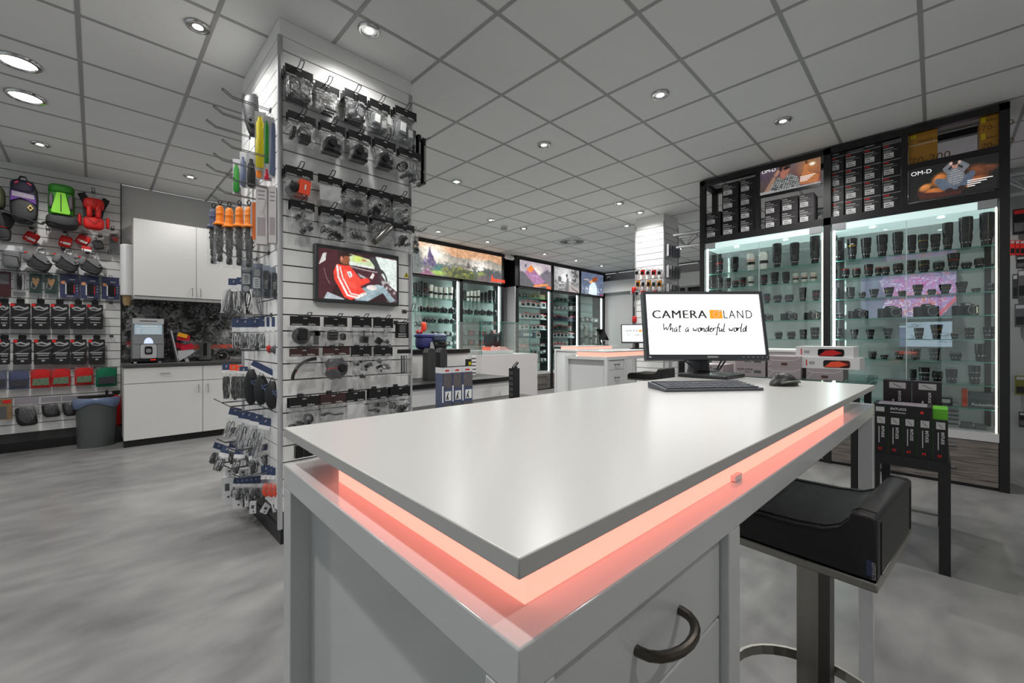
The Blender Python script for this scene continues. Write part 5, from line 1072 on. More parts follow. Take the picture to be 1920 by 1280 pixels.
p, W, H = lwbox(-10, 748, 23, 786, .12); t = thing('camo_box', 'brown camouflage box pack low at the frame edge', 'hanging pack', tuple(p)); part('carton', MB().box(-W / 2, W / 2, -.03, .03, -H, 0).mesh('carton', mat('camo_print', (.5, .4, .28), .5, noise=.7, nscale=25)), t); part('window', MB().box(-W * .4, W * .2, -.032, -.03, -H * .95, -H * .35).mesh('window', GREYP), t); part('flag', MB().box(0, W * .45, -.032, -.03, -H * .2, -.01).mesh('flag', REDP), t)
for k, b in enumerate(((27, 745, 74, 800), (77, 744, 115, 783), (116, 742, 146, 781))):
    p, W, H = lwbox(*b, .12); t = thing('black_cover_pack', 'black cover folded in a clear bag on the lowest row, %s' % ('the largest', 'the middle one', 'beside the bin')[k], 'hanging pack', tuple(p))
    part('header_card', MB().box(-W * .5, W * .48, 0, .004, -H * .24, 0).mesh('header_card', mat('lilac_grey_card2', (.55, .53, .56), .5)), t); part('folded_cover', blob(W * .86, H * .66, .07, .45, sag=.012).mesh('folded_cover', mat('black_nylon', (.09, .09, .095), .4, bump=.6, bscale=40)), t, (0, 0, -H * .3)); part('bag', pillow(W, H * .8, .05).mesh('bag', BAG), t, (0, 0, -H * .2))

# ------------------------------------------------------------------ waste bin and extinguisher
p = onZ(181, 838, 0)
t = thing('waste_bin', 'grey half round waste bin with a blue liner', 'bin', (p[0] - .005, p[1] + .05, 0), -.12); t.scale = (.80, .8, 1)
def half(r, z): return [(r * math.cos(a), -r * .78 * math.sin(a), z) for a in [math.pi * i / 18 for i in range(19)]]
b = MB(); R0, R1 = .205, .225
b.grid(lambda u, v: ((R0 + (R1 - R0) * v) * math.cos(math.pi * u) , -(R0 + (R1 - R0) * v) * .8 * math.sin(math.pi * u) + .06, .005 + .56 * v), 20, 4).box(-R0, R0, .055, .07, .005, .56).prism([(R0 * math.cos(math.pi * i / 18), -R0 * .8 * math.sin(math.pi * i / 18) + .06) for i in range(19)], .0, .01, 'z')
part('bin_body', b.mesh('bin_body', mat('bin_grey', (.36, .37, .375), .35, .3)), t)
part('liner', MB().grid(lambda u, v: ((R1 + .012 + .018 * math.sin(math.pi * v) + .006 * math.sin(31 * u)) * math.cos(math.pi * u), -(R1 + .012 + .018 * math.sin(math.pi * v)) * .8 * math.sin(math.pi * u) + .06, .575 - (.09 + .03 * math.sin(3 * math.pi * u)) * v), 40, 6).mesh('liner', mat('blue_liner', (.42, .48, .6), .3)), t)
part('lid', MB().prism([(.2 * math.cos(math.pi * i / 18), -.2 * .8 * math.sin(math.pi * i / 18) + .06) for i in range(19)], .575, .605, 'z').mesh('lid', BLACKP), t); part('lid_catch', MB().box(.1, .13, .0, .03, .605, .655).mesh('lid_catch', BLACKP), t)
p = lw(221, 746, .12)
t = thing('fire_extinguisher', 'red fire extinguisher on a black stand behind the waste bin', 'extinguisher', (p[0] - .03, LWV - .12, 0))
part('cylinder', MB().lathe([(.05, .2), (.06, .22), (.06, .52), (.045, .56), (.02, .58)], 18).mesh('cylinder', mat('extinguisher_red', (.75, .05, .05), .3)), t); part('stand', MB().box(-.07, .07, -.07, .07, 0, .2).mesh('stand', BLACKP), t); part('label', MB().box(-.062, -.05, -.03, .03, .42, .52).mesh('label', YELLOW), t); part('valve', MB().box(-.02, .05, -.015, .015, .58, .63).mesh('valve', BLACKP), t)

# ------------------------------------------------------------------ coffee corner
KW = mat('kitchen_front', (.82, .815, .805), .4, noise=.01)
def base_unit(u0, u1, lb, hx):
    t = thing('base_cabinet', lb, 'cabinet', (u0, 6.6, 0)); W = u1 - u0
    part('body', MB().box(0, W, .02, .65, .08, .93).mesh('body', KW), t); part('toe_kick', MB().box(0, W, .04, .1, 0, .08).mesh('toe_kick', BLACKM), t)
    d = part('drawer', MB().box(.002, W - .002, 0, .018, .745, .925).mesh('drawer', KW), t); part('handle', MB().tube([(W * .44, 0, .85), (W * .45, -.025, .848), (W * .55, -.025, .848), (W * .56, 0, .85)], .004, 6).mesh('handle', STEEL), d)
    d = part('door', MB().box(.002, W - .002, 0, .018, .085, .738).mesh('door', KW), t); part('handle', MB().tube([(hx * W, 0, .69), (hx * W, -.025, .68), (hx * W, -.025, .60), (hx * W, 0, .59)], .004, 6).mesh('handle', STEEL), d)
base_unit(.239, .981, 'white base cabinet under the coffee machine', .94); base_unit(.983, 1.73, 'white base cabinet partly behind the column', .07)
o = solid('worktop', MB().box(.228, 1.74, 6.585, 7.26, .932, .972).mesh('worktop', DARKTOP), 'dark grey worktop over the base cabinets', 'worktop'); bevel(o, .004)
def wall_unit(u0, u1, lb, hx):
    t = thing('wall_cabinet', lb, 'cabinet', (u0, 6.85, 0)); W = u1 - u0
    part('body', MB().box(0, W, .02, .42, 1.785, 2.735).mesh('body', KW), t); d = part('door', MB().box(.002, W - .002, 0, .018, 1.80, 2.735).mesh('door', KW), t)
    part('handle', MB().tube([(hx * W, 0, 1.93), (hx * W, -.025, 1.92), (hx * W, -.025, 1.84), (hx * W, 0, 1.83)], .004, 6).mesh('handle', STEEL), d); part('light_rail', MB().box(0, W, .0, .03, 1.755, 1.785).mesh('light_rail', mat('rail_grey', (.6, .6, .6), .4)), t)
wall_unit(.333, .949, 'white wall cabinet above the coffee machine', .93); wall_unit(.951, 1.56, 'white wall cabinet beside the pole grips', .07)
P = Paint(1.55, .80, .006, (.2, .2, .205), 11); n = P.noise(10, 5); P.c[:] = (.12 + .55 * np.clip(n * 2.2 - .7, 0, 1))[..., None]
r = random.Random(5)
for k in range(26):
    cx, cy, q = r.random(), r.random(), r.uniform(.02, .06); g = r.uniform(.05, .2); P.put(P.ell(cx, cy, q, q * P.asp), (g, g, g)); P.put(P.ell(cx, cy, q * .8, q * .8 * P.asp), (.35,) * 3); P.put(P.ell(cx, cy, q * .62, q * .62 * P.asp), (.07,) * 3); P.put(P.ell(cx - q * .2, cy + q * .3, q * .2, q * .2), (.75,) * 3)
for k in range(14):
    cx, cy = r.random(), r.random(); g = r.uniform(.35, .62); P.put(P.poly([(cx, cy), (cx + .09, cy + .02), (cx + .08, cy + .2), (cx + .01, cy + .18)]), (g, g * .97, g), .8)
P.put((P.noise(60, 3) > .62), (.04,) * 3, .8); P.put((P.noise(50, 3) > .68), (.7,) * 3, .5)
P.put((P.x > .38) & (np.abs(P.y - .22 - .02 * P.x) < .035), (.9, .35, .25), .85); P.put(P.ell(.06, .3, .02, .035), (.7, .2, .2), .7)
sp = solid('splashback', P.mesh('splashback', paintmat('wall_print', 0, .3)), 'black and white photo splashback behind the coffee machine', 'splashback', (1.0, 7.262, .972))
t = thing('coffee_machine', 'silver coffee machine with a lit menu panel on the worktop', 'coffee machine', (.325, 6.78, .972)); t.scale = (.80, 1, .97)
SIL = mat('silver_paint', (.56, .57, .58), .35, .4)
part('body', MB().box(0, .36, .02, .42, .05, .56).mesh('body', SIL), t); part('drip_tray', MB().box(-.01, .37, -.03, .42, .02, .055).mesh('drip_tray', BLACKP), t); part('top_panel', MB().box(0, .36, 0, .03, .49, .56).mesh('top_panel', LGREY), t); part('slot', MB().box(.08, .28, -.002, 0, .525, .533).mesh('slot', BLACKP), t)
mp2 = part('menu_panel', MB().box(.02, .34, .005, .02, .36, .485).mesh('menu_panel', mat('menu_lit', (.4, .44, .47), .3, emit=.35, ecol=(.7, .8, .85))), t)
for z in (.375, .4, .425): part('menu_line', MB().box(.04, .09, .003, .005, z, z + .01).box(.11, .31, .003, .005, z, z + .008).mesh('menu_line', PRINTW), mp2)
part('menu_title', text_mesh('Arminoza', .022, PRINTW), mp2, (.1, .003, .452)) if False else part('menu_title', MB().box(.1, .29, .003, .005, .453, .468).mesh('menu_title', PRINTW), mp2)
part('middle_panel', MB().box(0, .36, 0, .02, .24, .355).mesh('middle_panel', SIL), t); part('arch_badge', MB().prism([(.055 * math.cos(a) + .18, .245 + .075 * math.sin(a)) for a in [math.pi * i / 14 for i in range(15)]], -.003, 0, 'y').mesh('arch_badge', mat('badge_lit', (.75, .8, .88), .3, emit=.5, ecol=(.8, .85, 1))), t)
part('outlet_block', MB().box(0, .08, 0, .02, .06, .235).box(.28, .36, 0, .02, .06, .235).mesh('outlet_block', SIL), t); part('cup_bay', MB().rbox(.085, .275, .0, .02, .06, .235, .02, axis='y').mesh('cup_bay', LGREY), t); part('bay_badge', MB().rbox(.135, .225, -.004, 0, .11, .21, .02, axis='y').rbox(.15, .21, -.006, -.004, .13, .18, .015, 1, axis='y').mesh('bay_badge', [BLACKP, SIL]), t); part('status_light', MB().box(.2, .26, -.0315, -.03, .035, .045).mesh('status_light', mat('red_light', (.8, .1, .1), .4, emit=.8)), t)
for x in (.03, .31): part('foot', MB().lathe([(.02, 0), (.02, .02)], 10, (x, 0, 0)).mesh('foot', CHROME), t)
t = thing('snack_stand', 'slanted grey stand holding red snack packets beside the coffee machine', 'stand', (.76, 6.85, .972))
part('back_panel', MB().prism([(0, 0), (.012, 0), (-.06, .40), (-.075, .40)], 0, .22, 'y').mesh('back_panel', LGREY), t); part('tray', MB().prism([(0, 0), (.17, .12), (.17, .15), (0, .14)], 0, .22, 'y').prism([(.08, 0), (.12, 0), (.1, .06), (.06, .06)], .02, .2, 'y').mesh('tray', LGREY), t)
for k, (x, z, a) in enumerate(((.04, .2, .3), (.1, .19, -.2), (.06, .31, .1))): part('packet', MB().obox((x, .1 - .03 * k, z), (.13, .04, .07), Matrix.Rotation(a, 3, 'Y')).mesh('packet', mat('snack_red', (.7, .1, .2), .35)), t)
part('packet', MB().obox((.05, .03, .34), (.1, .04, .05), Matrix.Rotation(.3, 3, 'Y')).mesh('packet', mat('snack_yellow', (.85, .6, .15), .35)), t)
t = thing('toaster', 'narrow steel toaster with black slots on the worktop', 'toaster', (.98, 6.86, .972)); part('shell', MB().rbox(0, .13, 0, .26, .02, .25, .01, axis='y').mesh('shell', CHROME), t); part('front_panel', MB().box(.045, .085, -.004, 0, .07, .24).mesh('front_panel', BLACKP), t); part('base', MB().box(.0, .13, 0, .26, 0, .02).mesh('base', BLACKP), t)
p = onY(238, 463, 6.98); t = thing('cup_dispenser', 'white tube cup dispenser beside the wall cabinet', 'dispenser', (p[0], 6.98, 0)); part('tube', MB().lathe([(.06, 1.80), (.062, 1.81), (.062, 2.38), (.064, 2.39), (.064, 2.41), (.05, 2.42)], 20).mesh('tube', WPLAST), t)
for k in range(3): part('paper_cup', MB().lathe([(.03, 1.70 - .012 * k), (.042, 1.80 - .02 * k)], 16).mesh('paper_cup', mat('kraft_cup', (.62, .52, .36), .6)), t)
part('wall_bracket', MB().box(-.02, .02, .05, .27, 2.0, 2.06).mesh('wall_bracket', LGREY), t)
# ------------------------------------------------------------------ lenses and cameras
LBLK = mat('lens_black', (.06, .06, .065), .24); LRUB = mat('lens_rubber', (.11, .11, .115), .5); LWHT = mat('lens_white', (.84, .83, .80), .4); LSIL = mat('lens_silver', (.62, .63, .64), .3, .8); LGOLD = mat('lens_gold', (.75, .58, .2), .35, .6)
ACC = {'gold': LGOLD, 'red': REDP, 'white': PRINTW, 'silver': LSIL, 'orange': CORAL}
_lens = {}
def lens_tpl(style, r, h, acc):
    key = (style, round(r, 3), round(h, 3), acc)
    if key in _lens: return _lens[key]
    n = 18; body = LWHT if style == 'white' else LBLK
    if style == 'tele':    P = [(.62, 0), (.72, .02), (.74, .2), (.86, .26), (.88, .5), (.98, .58), (1, .99), (.9, 1)]; grip = (.30, .48, .9)
    elif style == 'white': P = [(.66, 0), (.8, .03), (.82, .28), (.9, .34), (.92, .7), (1, .75), (1, .99), (.9, 1)]; grip = (.36, .52, .94)
    elif style == 'hood':  P = [(.62, 0), (.72, .03), (.75, .25), (.88, .32), (.88, .58), (.94, .6), (1.0, .64), (1.06, .99), (.98, 1)]; grip = (.34, .54, .9)
    elif style == 'wide':  P = [(.6, 0), (.68, .05), (.70, .35), (.84, .45), (.9, .6), (1.0, .72), (1.12, .98), (1.02, 1)]; grip = (.42, .58, .88)
    elif style == 'short': P = [(.72, 0), (.8, .06), (.84, .3), (.98, .42), (1, .9), (.92, 1)]; grip = (.46, .84, 1.02)
    elif style == 'side':  P = [(.7, 0), (.84, .04), (.86, .3), (.8, .34), (.86, .4), (.95, .6), (1, .98), (.9, 1)]; grip = (.42, .56, .93)
    else:                  P = [(.62, 0), (.72, .03), (.76, .22), (.9, .3), (.92, .62), (1, .7), (1, .98), (.9, 1)]; grip = (.34, .58, .95)
    parts = [('barrel', MB().lathe([(a * r, b * h) for a, b in P], n).mesh('barrel', body), (0, 0, 0), [])]
    g0, g1, gr = grip; pr = []; k = max(3, int((g1 - g0) * h / .006)); k = min(k, 9)
    for i in range(k):
        z0 = g0 + (g1 - g0) * i / k; z1 = g0 + (g1 - g0) * (i + .6) / k; z2 = g0 + (g1 - g0) * (i + 1) / k
        pr += [(gr * r * 1.03, z0 * h), (gr * r * 1.03, z1 * h), (gr * r * .99, z1 * h + 1e-4), (gr * r * .99, z2 * h - 1e-4)]
    parts.append(('grip_ring', MB().lathe(pr, n).mesh('grip_ring', LBLK if style == 'white' else LRUB), (0, 0, 0), []))
    rad_at = lambda z: np.interp(z, [b for a, b in P], [a for a, b in P]) * r
    za = g1 + .06 if acc != 'gold' else .64
    if acc: parts.append(('accent_ring', MB().lathe([(rad_at(za) * 1.02, za * h), (rad_at(za + .03) * 1.03, (za + .035) * h)], n).mesh('accent_ring', ACC[acc]), (0, 0, 0), []))
    parts.append(('mount_cap', MB().lathe([(P[0][0] * r * 1.02, 0), (P[0][0] * r * 1.04, .05 * h), (P[0][0] * r, .055 * h)], n).mesh('mount_cap', LSIL if acc in ('silver', 'white') else BLACKP), (0, 0, 0), []))
    parts.append(('front_glass', MB().lathe([(.001, .99 * h), (.5 * r, .985 * h), (P[-1][0] * r * .92, .995 * h), (P[-1][0] * r * .99, 1.003 * h)], n).mesh('front_glass', LENSGL), (0, 0, 0), []))
    zt = g0 - .1
    marks = MB(); rr = rad_at(zt) * 1.015
    for a0 in (-2.3, -1.6, -.9):
        for dz in (0, .035): marks.obox((rr * math.cos(a0), rr * math.sin(a0), (zt + dz) * h), (rr * .34, .0015, .012 * h + .0008), Matrix.Rotation(a0 + math.pi / 2, 3, 'Z'))
    parts.append(('scale_marks', marks.mesh('scale_marks', PRINTW), (0, 0, 0), []))
    _lens[key] = parts; return parts
_cam = {}
def camera_tpl(w, h, lensr=None, m=None, acc=None):
    key = (round(w, 3), round(h, 3), (m or LBLK).name)
    if key in _cam: return _cam[key]
    d = w * .42; m = m or LBLK; lr = lensr or h * .36
    parts = [('body', MB().rbox(-w / 2, w / 2, 0, d, 0, h * .78, .012, axis='z').mesh('body', m), (0, 0, 0), []),
             ('grip', MB().rbox(-w / 2, -w * .3, -d * .35, d * .2, 0, h * .74, .008, axis='z').mesh('grip', LRUB), (0, 0, 0), []),
             ('prism_hump', MB().prism([(-w * .2, h * .76), (-w * .13, h * .98), (w * .13, h * .98), (w * .2, h * .76)], d * .05, d * .8, 'y').mesh('prism_hump', m), (0, 0, 0), []),
             ('lens', MB().lathe([(lr, 0), (lr, -d * .25), (lr * .96, -d * .3), (lr * .92, -d * .7), (lr, -d * .75), (lr, -d * .95), (lr * .86, -d * .96)], 18, (0, 0, h * .4), 'y').mesh('lens', LBLK), (0, 0, 0),
              [('front_glass', MB().lathe([(lr * .85, -d * .965), (lr * .4, -d * .99), (.001, -d)], 18, (0, 0, h * .4), 'y').mesh('front_glass', LENSGL), (0, 0, 0)), ('lens_ring', MB().tube([(lr * .9 * math.cos(a), -d * .965, h * .4 + lr * .9 * math.sin(a)) for a in [2 * math.pi * i / 20 for i in range(20)]], .0022, 5, closed=True).mesh('lens_ring', PRINTG), (0, 0, 0))]),
             ('mode_dial', MB().lathe([(w * .07, h * .78), (w * .07, h * .87), (w * .06, h * .88)], 12, (w * .33, d * .5, 0)).mesh('mode_dial', LBLK), (0, 0, 0), []),
             ('shutter_button', MB().lathe([(w * .035, h * .74), (w * .035, h * .82)], 10, (-w * .38, -d * .1, 0)).mesh('shutter_button', LSIL), (0, 0, 0), []),
             ('brand_plate', MB().box(-w * .11, w * .11, d * .05 - .002, d * .05 - .0005, h * .82, h * .9).mesh('brand_plate', PRINTW), (0, 0, 0), [])]
    _cam[key] = parts; return parts

# ------------------------------------------------------------------ black framed lens cabinet
CU = 5.30; CD = .46
cabt = thing('lens_cabinet', 'tall black framed glass cabinet full of lenses', 'cabinet', (0, 0, 0))
FR = BLACKM
def cbox(name, u0, u1, v0, v1, z0, z1, m): return part(name, MB().box(u0, u1, v0, v1, z0, z1).mesh(name, m), cabt)
vx = lambda x: onX(x, 500, CU)[1]
posts = [(1.985, 2.046), (.744, .805), (-.433, -.375)]
for a, b in posts:
    cbox('post', CU, CU + .06, a, b, 0, 3.205, FR); cbox('post', CU + CD - .06, CU + CD, a, b, 0, 3.205, FR)
for x0, x1 in ((1416, 1424.5), (1690, 1702)): cbox('post', CU, CU + .05, vx(x1), vx(x0), 2.50, 3.15, FR)
for u in (CU, CU + CD - .06): cbox('rail', u, u + .06, -.433, 2.046, 3.145, 3.205, FR)
cbox('rail', CU, CU + .06, -.375, 1.985, 2.425, 2.50, FR); cbox('rail', CU + CD - .06, CU + CD, -.375, 1.985, 2.425, 2.50, FR)
for a, b in posts: cbox('rail', CU + .06, CU + CD - .06, a, b, 3.15, 3.2, FR)
cbox('storage_floor', CU + .06, CU + CD, -.375, 1.985, 2.47, 2.50, FR); cbox('plinth', CU + .02, CU + CD, -.375, 1.985, 0, .03, FR)
for (v0, v1) in ((-.375, .744), (.805, 1.985)):
    cbox('light_header', CU + .005, CU + CD - .06, v0 + .01, v1 - .01, 2.36, 2.424, mat('header_grey', (.70, .73, .73), .4, emit=.55, ecol=(.80, .92, .9)))
    for vv in (v0 + .01, v1 - .12): cbox('header_cap', CU - .002, CU + .02, vv, vv + .11, 2.358, 2.426, ALU)
    for k in range(2): part('header_lamp', MB().lathe([(.022, -.004), (.02, 0)], 14, (CU + .10, v0 + (v1 - v0) * (.3 + .42 * k), 2.359)).mesh('header_lamp', LEDW), cabt)
    cbox('base_board', CU, CU + CD, v0, v1, .405, .475, mat('base_grey', (.72, .72, .72), .4))
    for z0, z1 in ((.215, .40), (.03, .212)):
        d = cbox('drawer', CU + .005, CU + .03, v0 + .004, v1 - .004, z0, z1, MATS['grey_oak'])
        part('handle', MB().box(CU - .012, CU + .006, v0 + .25, v1 - .25, z1 - .06, z1 - .048).mesh('handle', ALU), d)
    cbox('drawer_body', CU + .03, CU + CD, v0, v1, .03, .405, FR)
    part('led_tube', MB().lathe([(.011, .48), (.011, 2.355)], 10, (CU + .03, v1 - .022, 0)).mesh('led_tube', LEDW), cabt)
    part('led_tube', MB().lathe([(.006, .48), (.006, 2.355)], 10, (CU + .03, v0 + .014, 0)).mesh('led_tube', mat('warm_led', (1, 1, 1), .4, emit=3.0, ecol=(1, .97, .85))), cabt)
    cbox('side_profile', CU + .12, CU + CD - .06, v1 - .008, v1 - .002, .48, 2.355, PANE)
    cbox('rear_upright', CU + CD - .075, CU + CD - .06, v0 + .02, v0 + .06, .48, 2.355, BLACKM); cbox('rear_upright', CU + CD - .075, CU + CD - .06, v1 - .06, v1 - .02, .48, 2.355, BLACKM)
    cbox('back_pane', CU + CD - .055, CU + CD - .05, v0, v1, .48, 2.355, clear('back_glass', (.84, .90, .89), .05, .03, haze=.3))
    vm = (v0 + v1) / 2
    for a, b in ((v0, vm), (vm, v1)): cbox('door_pane', CU + .008, CU + .012, a, b, .48, 2.355, PANE)
    cbox('door_edge', CU + .006, CU + .012, vm - .002, vm + .002, .48, 2.355, mat('pane_edge', (.75, .82, .8), .2))
    for z in (2.055, 1.872, 1.665, 1.467, 1.263, 1.068, .868, .668):
        s = cbox('glass_shelf', CU + .05, CU + CD - .07, v0 + .02, v1 - .02, z - .008, z, GLASS)
        part('shelf_edge', MB().box(CU + .047, CU + .05, v0 + .02, v1 - .02, z - .008, z).mesh('shelf_edge', GLASSE), s)
SHZ = [2.055, 1.872, 1.665, 1.467, 1.263, 1.068, .868, .668, .475]
SHN = ['top shelf', 'second shelf', 'third shelf', 'fourth shelf', 'fifth shelf', 'sixth shelf', 'seventh shelf', 'eighth shelf', 'base']
def put_lens(x, w, h, si, bay, idx, style, acc, dU=.16):
    z = SHZ[si]; d = ray(x, 600); U = CU + dU; p = onX(x, 600, U); zc = p @ _fw; th = math.atan(abs(x - 960) / FPX)
    r = w * zc / FPX * math.cos(th) / 2 * .97; hh = h * zc / FPX
    look = {'white': 'white banded long lens', 'tele': 'long black lens', 'hood': 'hooded black lens', 'wide': 'flared black lens', 'short': 'short black lens', 'side': 'stepped black lens', 'zoom': 'black zoom lens'}[style]
    rg = {'gold': ', gold ring', 'red': ', red ring', 'white': ', pale ring', 'silver': ', silver rings', 'orange': ', orange ring', None: ''}[acc]
    lb = '%s%s, %s from the left, %s, %s bay' % (look, rg, ORD[idx], SHN[si], bay)
    inst(lens_tpl(style, r, hh, acc), 'camera_lens', lb, 'lens', (U, p[1], z + .0005), -math.pi / 2 + RNG.uniform(-.3, .5), 'lenses on the %s of the %s bay' % (SHN[si], bay))
def put_cam(x, w, h, si, bay, idx, dU=.12, note='black camera body', m=None):
    z = SHZ[si]; U = CU + dU; p = onX(x, 600, U); zc = p @ _fw; th = math.atan(abs(x - 960) / FPX); k = zc / FPX
    inst(camera_tpl(w * k * .9, h * k, m=m), 'camera', '%s, %s from the left, %s, %s bay' % (note, ORD[idx], SHN[si], bay), 'camera', (U, p[1], z + .0005), -math.pi / 2 + .5, 'cameras in the lens cabinet')
R = 'wide'  # bay words used in labels
NR, NL = 'right lens', 'monitor side'
B1 = [(1570, 19, 40, 'hood', None), (1598, 19, 42, 'hood', 'gold'), (1624, 20, 40, 'hood', None), (1654, 22, 43, 'hood', None), (1683.5, 22, 45, 'tele', None), (1710, 18, 37, 'tele', None), (1731, 21, 36, 'zoom', 'gold'), (1754, 20, 34, 'hood', None), (1777, 22, 53, 'tele', None), (1811, 29, 60, 'tele', None), (1850, 30, 64, 'tele', None)]
for i, (x, w_, h_, s, a) in enumerate(B1): put_lens(x, w_, h_, 0, NR, i, s, a)
B2 = [(1564, 13, 20, 'zoom', None), (1585, 16, 20, 'short', 'red'), (1606, 16, 19, 'short', 'red'), (1629, 18, 25, 'zoom', 'red'), (1647, 13, 18, 'short', 'orange'), (1661, 15, 18, 'short', 'orange'), (1684, 20, 22, 'short', 'gold'), (1708, 20, 26, 'zoom', None), (1732, 23, 24, 'zoom', 'gold'), (1760, 23, 20, 'short', 'white'), (1788, 24, 33, 'hood', 'red'), (1812, 21, 15, 'short', 'white'), (1836, 20, 20, 'short', 'silver'), (1865, 20, 8, 'short', 'silver')]
for i, (x, w_, h_, s, a) in enumerate(B2): put_lens(x, w_, h_, 1, NR, i, s, a)
B3 = [(1569, 15, 23, 'zoom', None), (1595, 17, 23, 'zoom', None), (1617, 13, 13, 'short', 'silver'), (1639, 18, 17, 'wide', None), (1667, 19, 19, 'wide', 'gold'), (1692, 17, 11, 'short', 'gold'), (1721, 20, 21, 'wide', 'gold'), (1747, 17, 11, 'short', None), (1772, 23, 19, 'wide', 'gold'), (1803, 23, 22, 'wide', None), (1830, 18, 9, 'short', 'silver'), (1858, 19, 16, 'short', 'silver')]
for i, (x, w_, h_, s, a) in enumerate(B3): put_lens(x, w_, h_, 2, NR, i, s, a)
put_lens(1575, 14, 12, 3, NR, 0, 'short', 'white')
for i, (x, w_, h_) in enumerate(((1612, 32, 19), (1672, 37, 23), (1741, 38, 25), (1815, 38, 25))): put_cam(x, w_, h_, 3, NR, i + 1)
B5 = [(1572, 15, 20, 'wide', 'silver'), (1602, 15, 18, 'wide', 'silver'), (1632, 16, 18, 'wide', 'silver'), (1665, 17, 20, 'wide', 'silver'), (1723, 19, 21, 'hood', 'white'), (1756, 23, 27, 'wide', 'gold'), (1790, 15, 12, 'short', 'white'), (1818, 20, 21, 'side', 'silver'), (1854, 23, 23, 'side', 'silver')]
for i, (x, w_, h_, s, a) in enumerate(B5): put_lens(x, w_, h_, 4, NR, i, s, a)
B6 = [(1636, 16, 14, 'short', None), (1658, 15, 9, 'short', 'white'), (1686, 18, 16, 'short', 'orange'), (1717, 20, 22, 'side', 'silver'), (1752, 22, 23, 'side', 'silver'), (1792, 23, 16, 'short', 'silver'), (1839, 25, 33, 'side', None)]
for i, (x, w_, h_, s, a) in enumerate(B6): put_lens(x, w_, h_, 5, NR, i, s, a)
B7 = [(1712, 14, 22, 'zoom', None), (1733, 22, 27, 'side', 'white'), (1758, 21, 21, 'short', None), (1784, 24, 26, 'side', None), (1827, 25, 35, 'side', 'silver')]
for i, (x, w_, h_, s, a) in enumerate(B7): put_lens(x, w_, h_, 6, NR, i, s, a)
A1 = [(1349, 14, 31, 'zoom', 'red'), (1378, 15, 30, 'zoom', None), (1408, 17, 34, 'white', 'red'), (1432, 19, 34, 'white', None), (1457, 18, 47, 'tele', None), (1490, 19, 45, 'tele', None), (1528, 20, 54, 'tele', None)]
for i, (x, w_, h_, s, a) in enumerate(A1): put_lens(x, w_, h_, 0, NL, i, s, a)
A2 = [(1335, 13, 18, 'zoom', None), (1350, 13, 22, 'zoom', None), (1365, 12, 20, 'zoom', None), (1379, 13, 14, 'short', 'red'), (1393, 13, 19, 'zoom', 'red'), (1408, 13, 20, 'white', None), (1433, 13, 21, 'zoom', 'red'), (1453, 15, 24, 'hood', None), (1474, 15, 23, 'zoom', None), (1492, 13, 19, 'white', 'red'), (1508, 14, 19, 'white', 'red'), (1525, 15, 18, 'white', 'red')]
for i, (x, w_, h_, s, a) in enumerate(A2): put_lens(x, w_, h_, 1, NL, i, s, a)
A3 = [(1340, 13, 20, 'zoom', None), (1360, 14, 18, 'zoom', 'red'), (1380, 13, 18, 'zoom', None), (1400, 14, 18, 'short', 'white'), (1422, 12, 18, 'zoom', 'red'), (1438, 13, 19, 'zoom', 'red'), (1458, 16, 17, 'short', 'white'), (1480, 17, 15, 'short', None), (1505, 15, 27, 'hood', None), (1530, 15, 21, 'zoom', 'red')]
for i, (x, w_, h_, s, a) in enumerate(A3): put_lens(x, w_, h_, 2, NL, i, s, a)
for i, (x, w_, h_) in enumerate(((1350, 26, 16), (1392, 26, 16), (1439, 22, 14), (1481, 29, 17), (1525, 28, 18))): put_cam(x, w_, h_, 3, NL, i)
A5 = [(1460, 15, 14, 'short', 'white'), (1484, 16, 14, 'short', 'silver'), (1506, 15, 18, 'side', 'silver'), (1528, 18, 22, 'side', 'silver')]
for i, (x, w_, h_, s, a) in enumerate(A5): put_lens(x, w_, h_, 4, NL, i, s, a)
for i, x in enumerate((1340, 1356, 1372, 1388, 1402)): put_lens(x, 13, 15, 6, NL, i, 'short', ('silver', None, 'white')[i % 3])
# shelf 8 and base goods
def shelf_box(x0, x1, y0, y1, si, lb, m, extra=None, dU=.14, dep=.12, name='stock_box'):
    U = CU + dU; z = SHZ[si]; a = onX(x0, 600, U)[1]; b = onX(x1, 600, U)[1]; zc = onX((x0 + x1) / 2, 600, U) @ _fw; Hh = (y1 - y0) * zc / FPX
    t = thing(name, lb, 'box', (U, a, z + .0005), -math.pi / 2); W = a - b
    part('carton', MB().box(0, W, 0, dep, 0, Hh).mesh('carton', m), t)
    if extra: extra(t, W, Hh)
    return t
shelf_box(1714, 1743, 736, 752, 7, 'white barcode box on the lowest glass shelf', WPLAST, lambda t, W, H: part('print_bar', MB().box(W * .2, W * .8, -.001, 0, H * .3, H * .7).mesh('print_bar', GREYP), t))
shelf_box(1746, 1786, 744, 758, 7, 'black flat case on the lowest glass shelf', BLACKP, lambda t, W, H: part('label_strip', MB().box(W * .5, W * .9, -.001, 0, H * .3, H * .8).mesh('label_strip', PRINTG), t))
shelf_box(1804, 1814, 733, 764, 7, 'orange upright box on the lowest glass shelf', CORAL, dU=.2)
shelf_box(1817, 1864, 737, 765, 7, 'slate grey box with pale lettering on the lowest glass shelf', mat('slate_box', (.28, .30, .34), .5), lambda t, W, H: part('lettering', text_mesh('PocketWizard', .022, PRINTW), t, (W * .1, -.001, H * .12)))
for k in range(6): shelf_box(1766 + k, 1798, 798 - 6 * k, 803 - 6 * k, 8, 'flat silver magazine in the stack on the cabinet base, %s from the bottom' % ORD[k], mat('silver_stack', (.5, .5, .51), .4), name='flat_case').location.z += .0385 * k
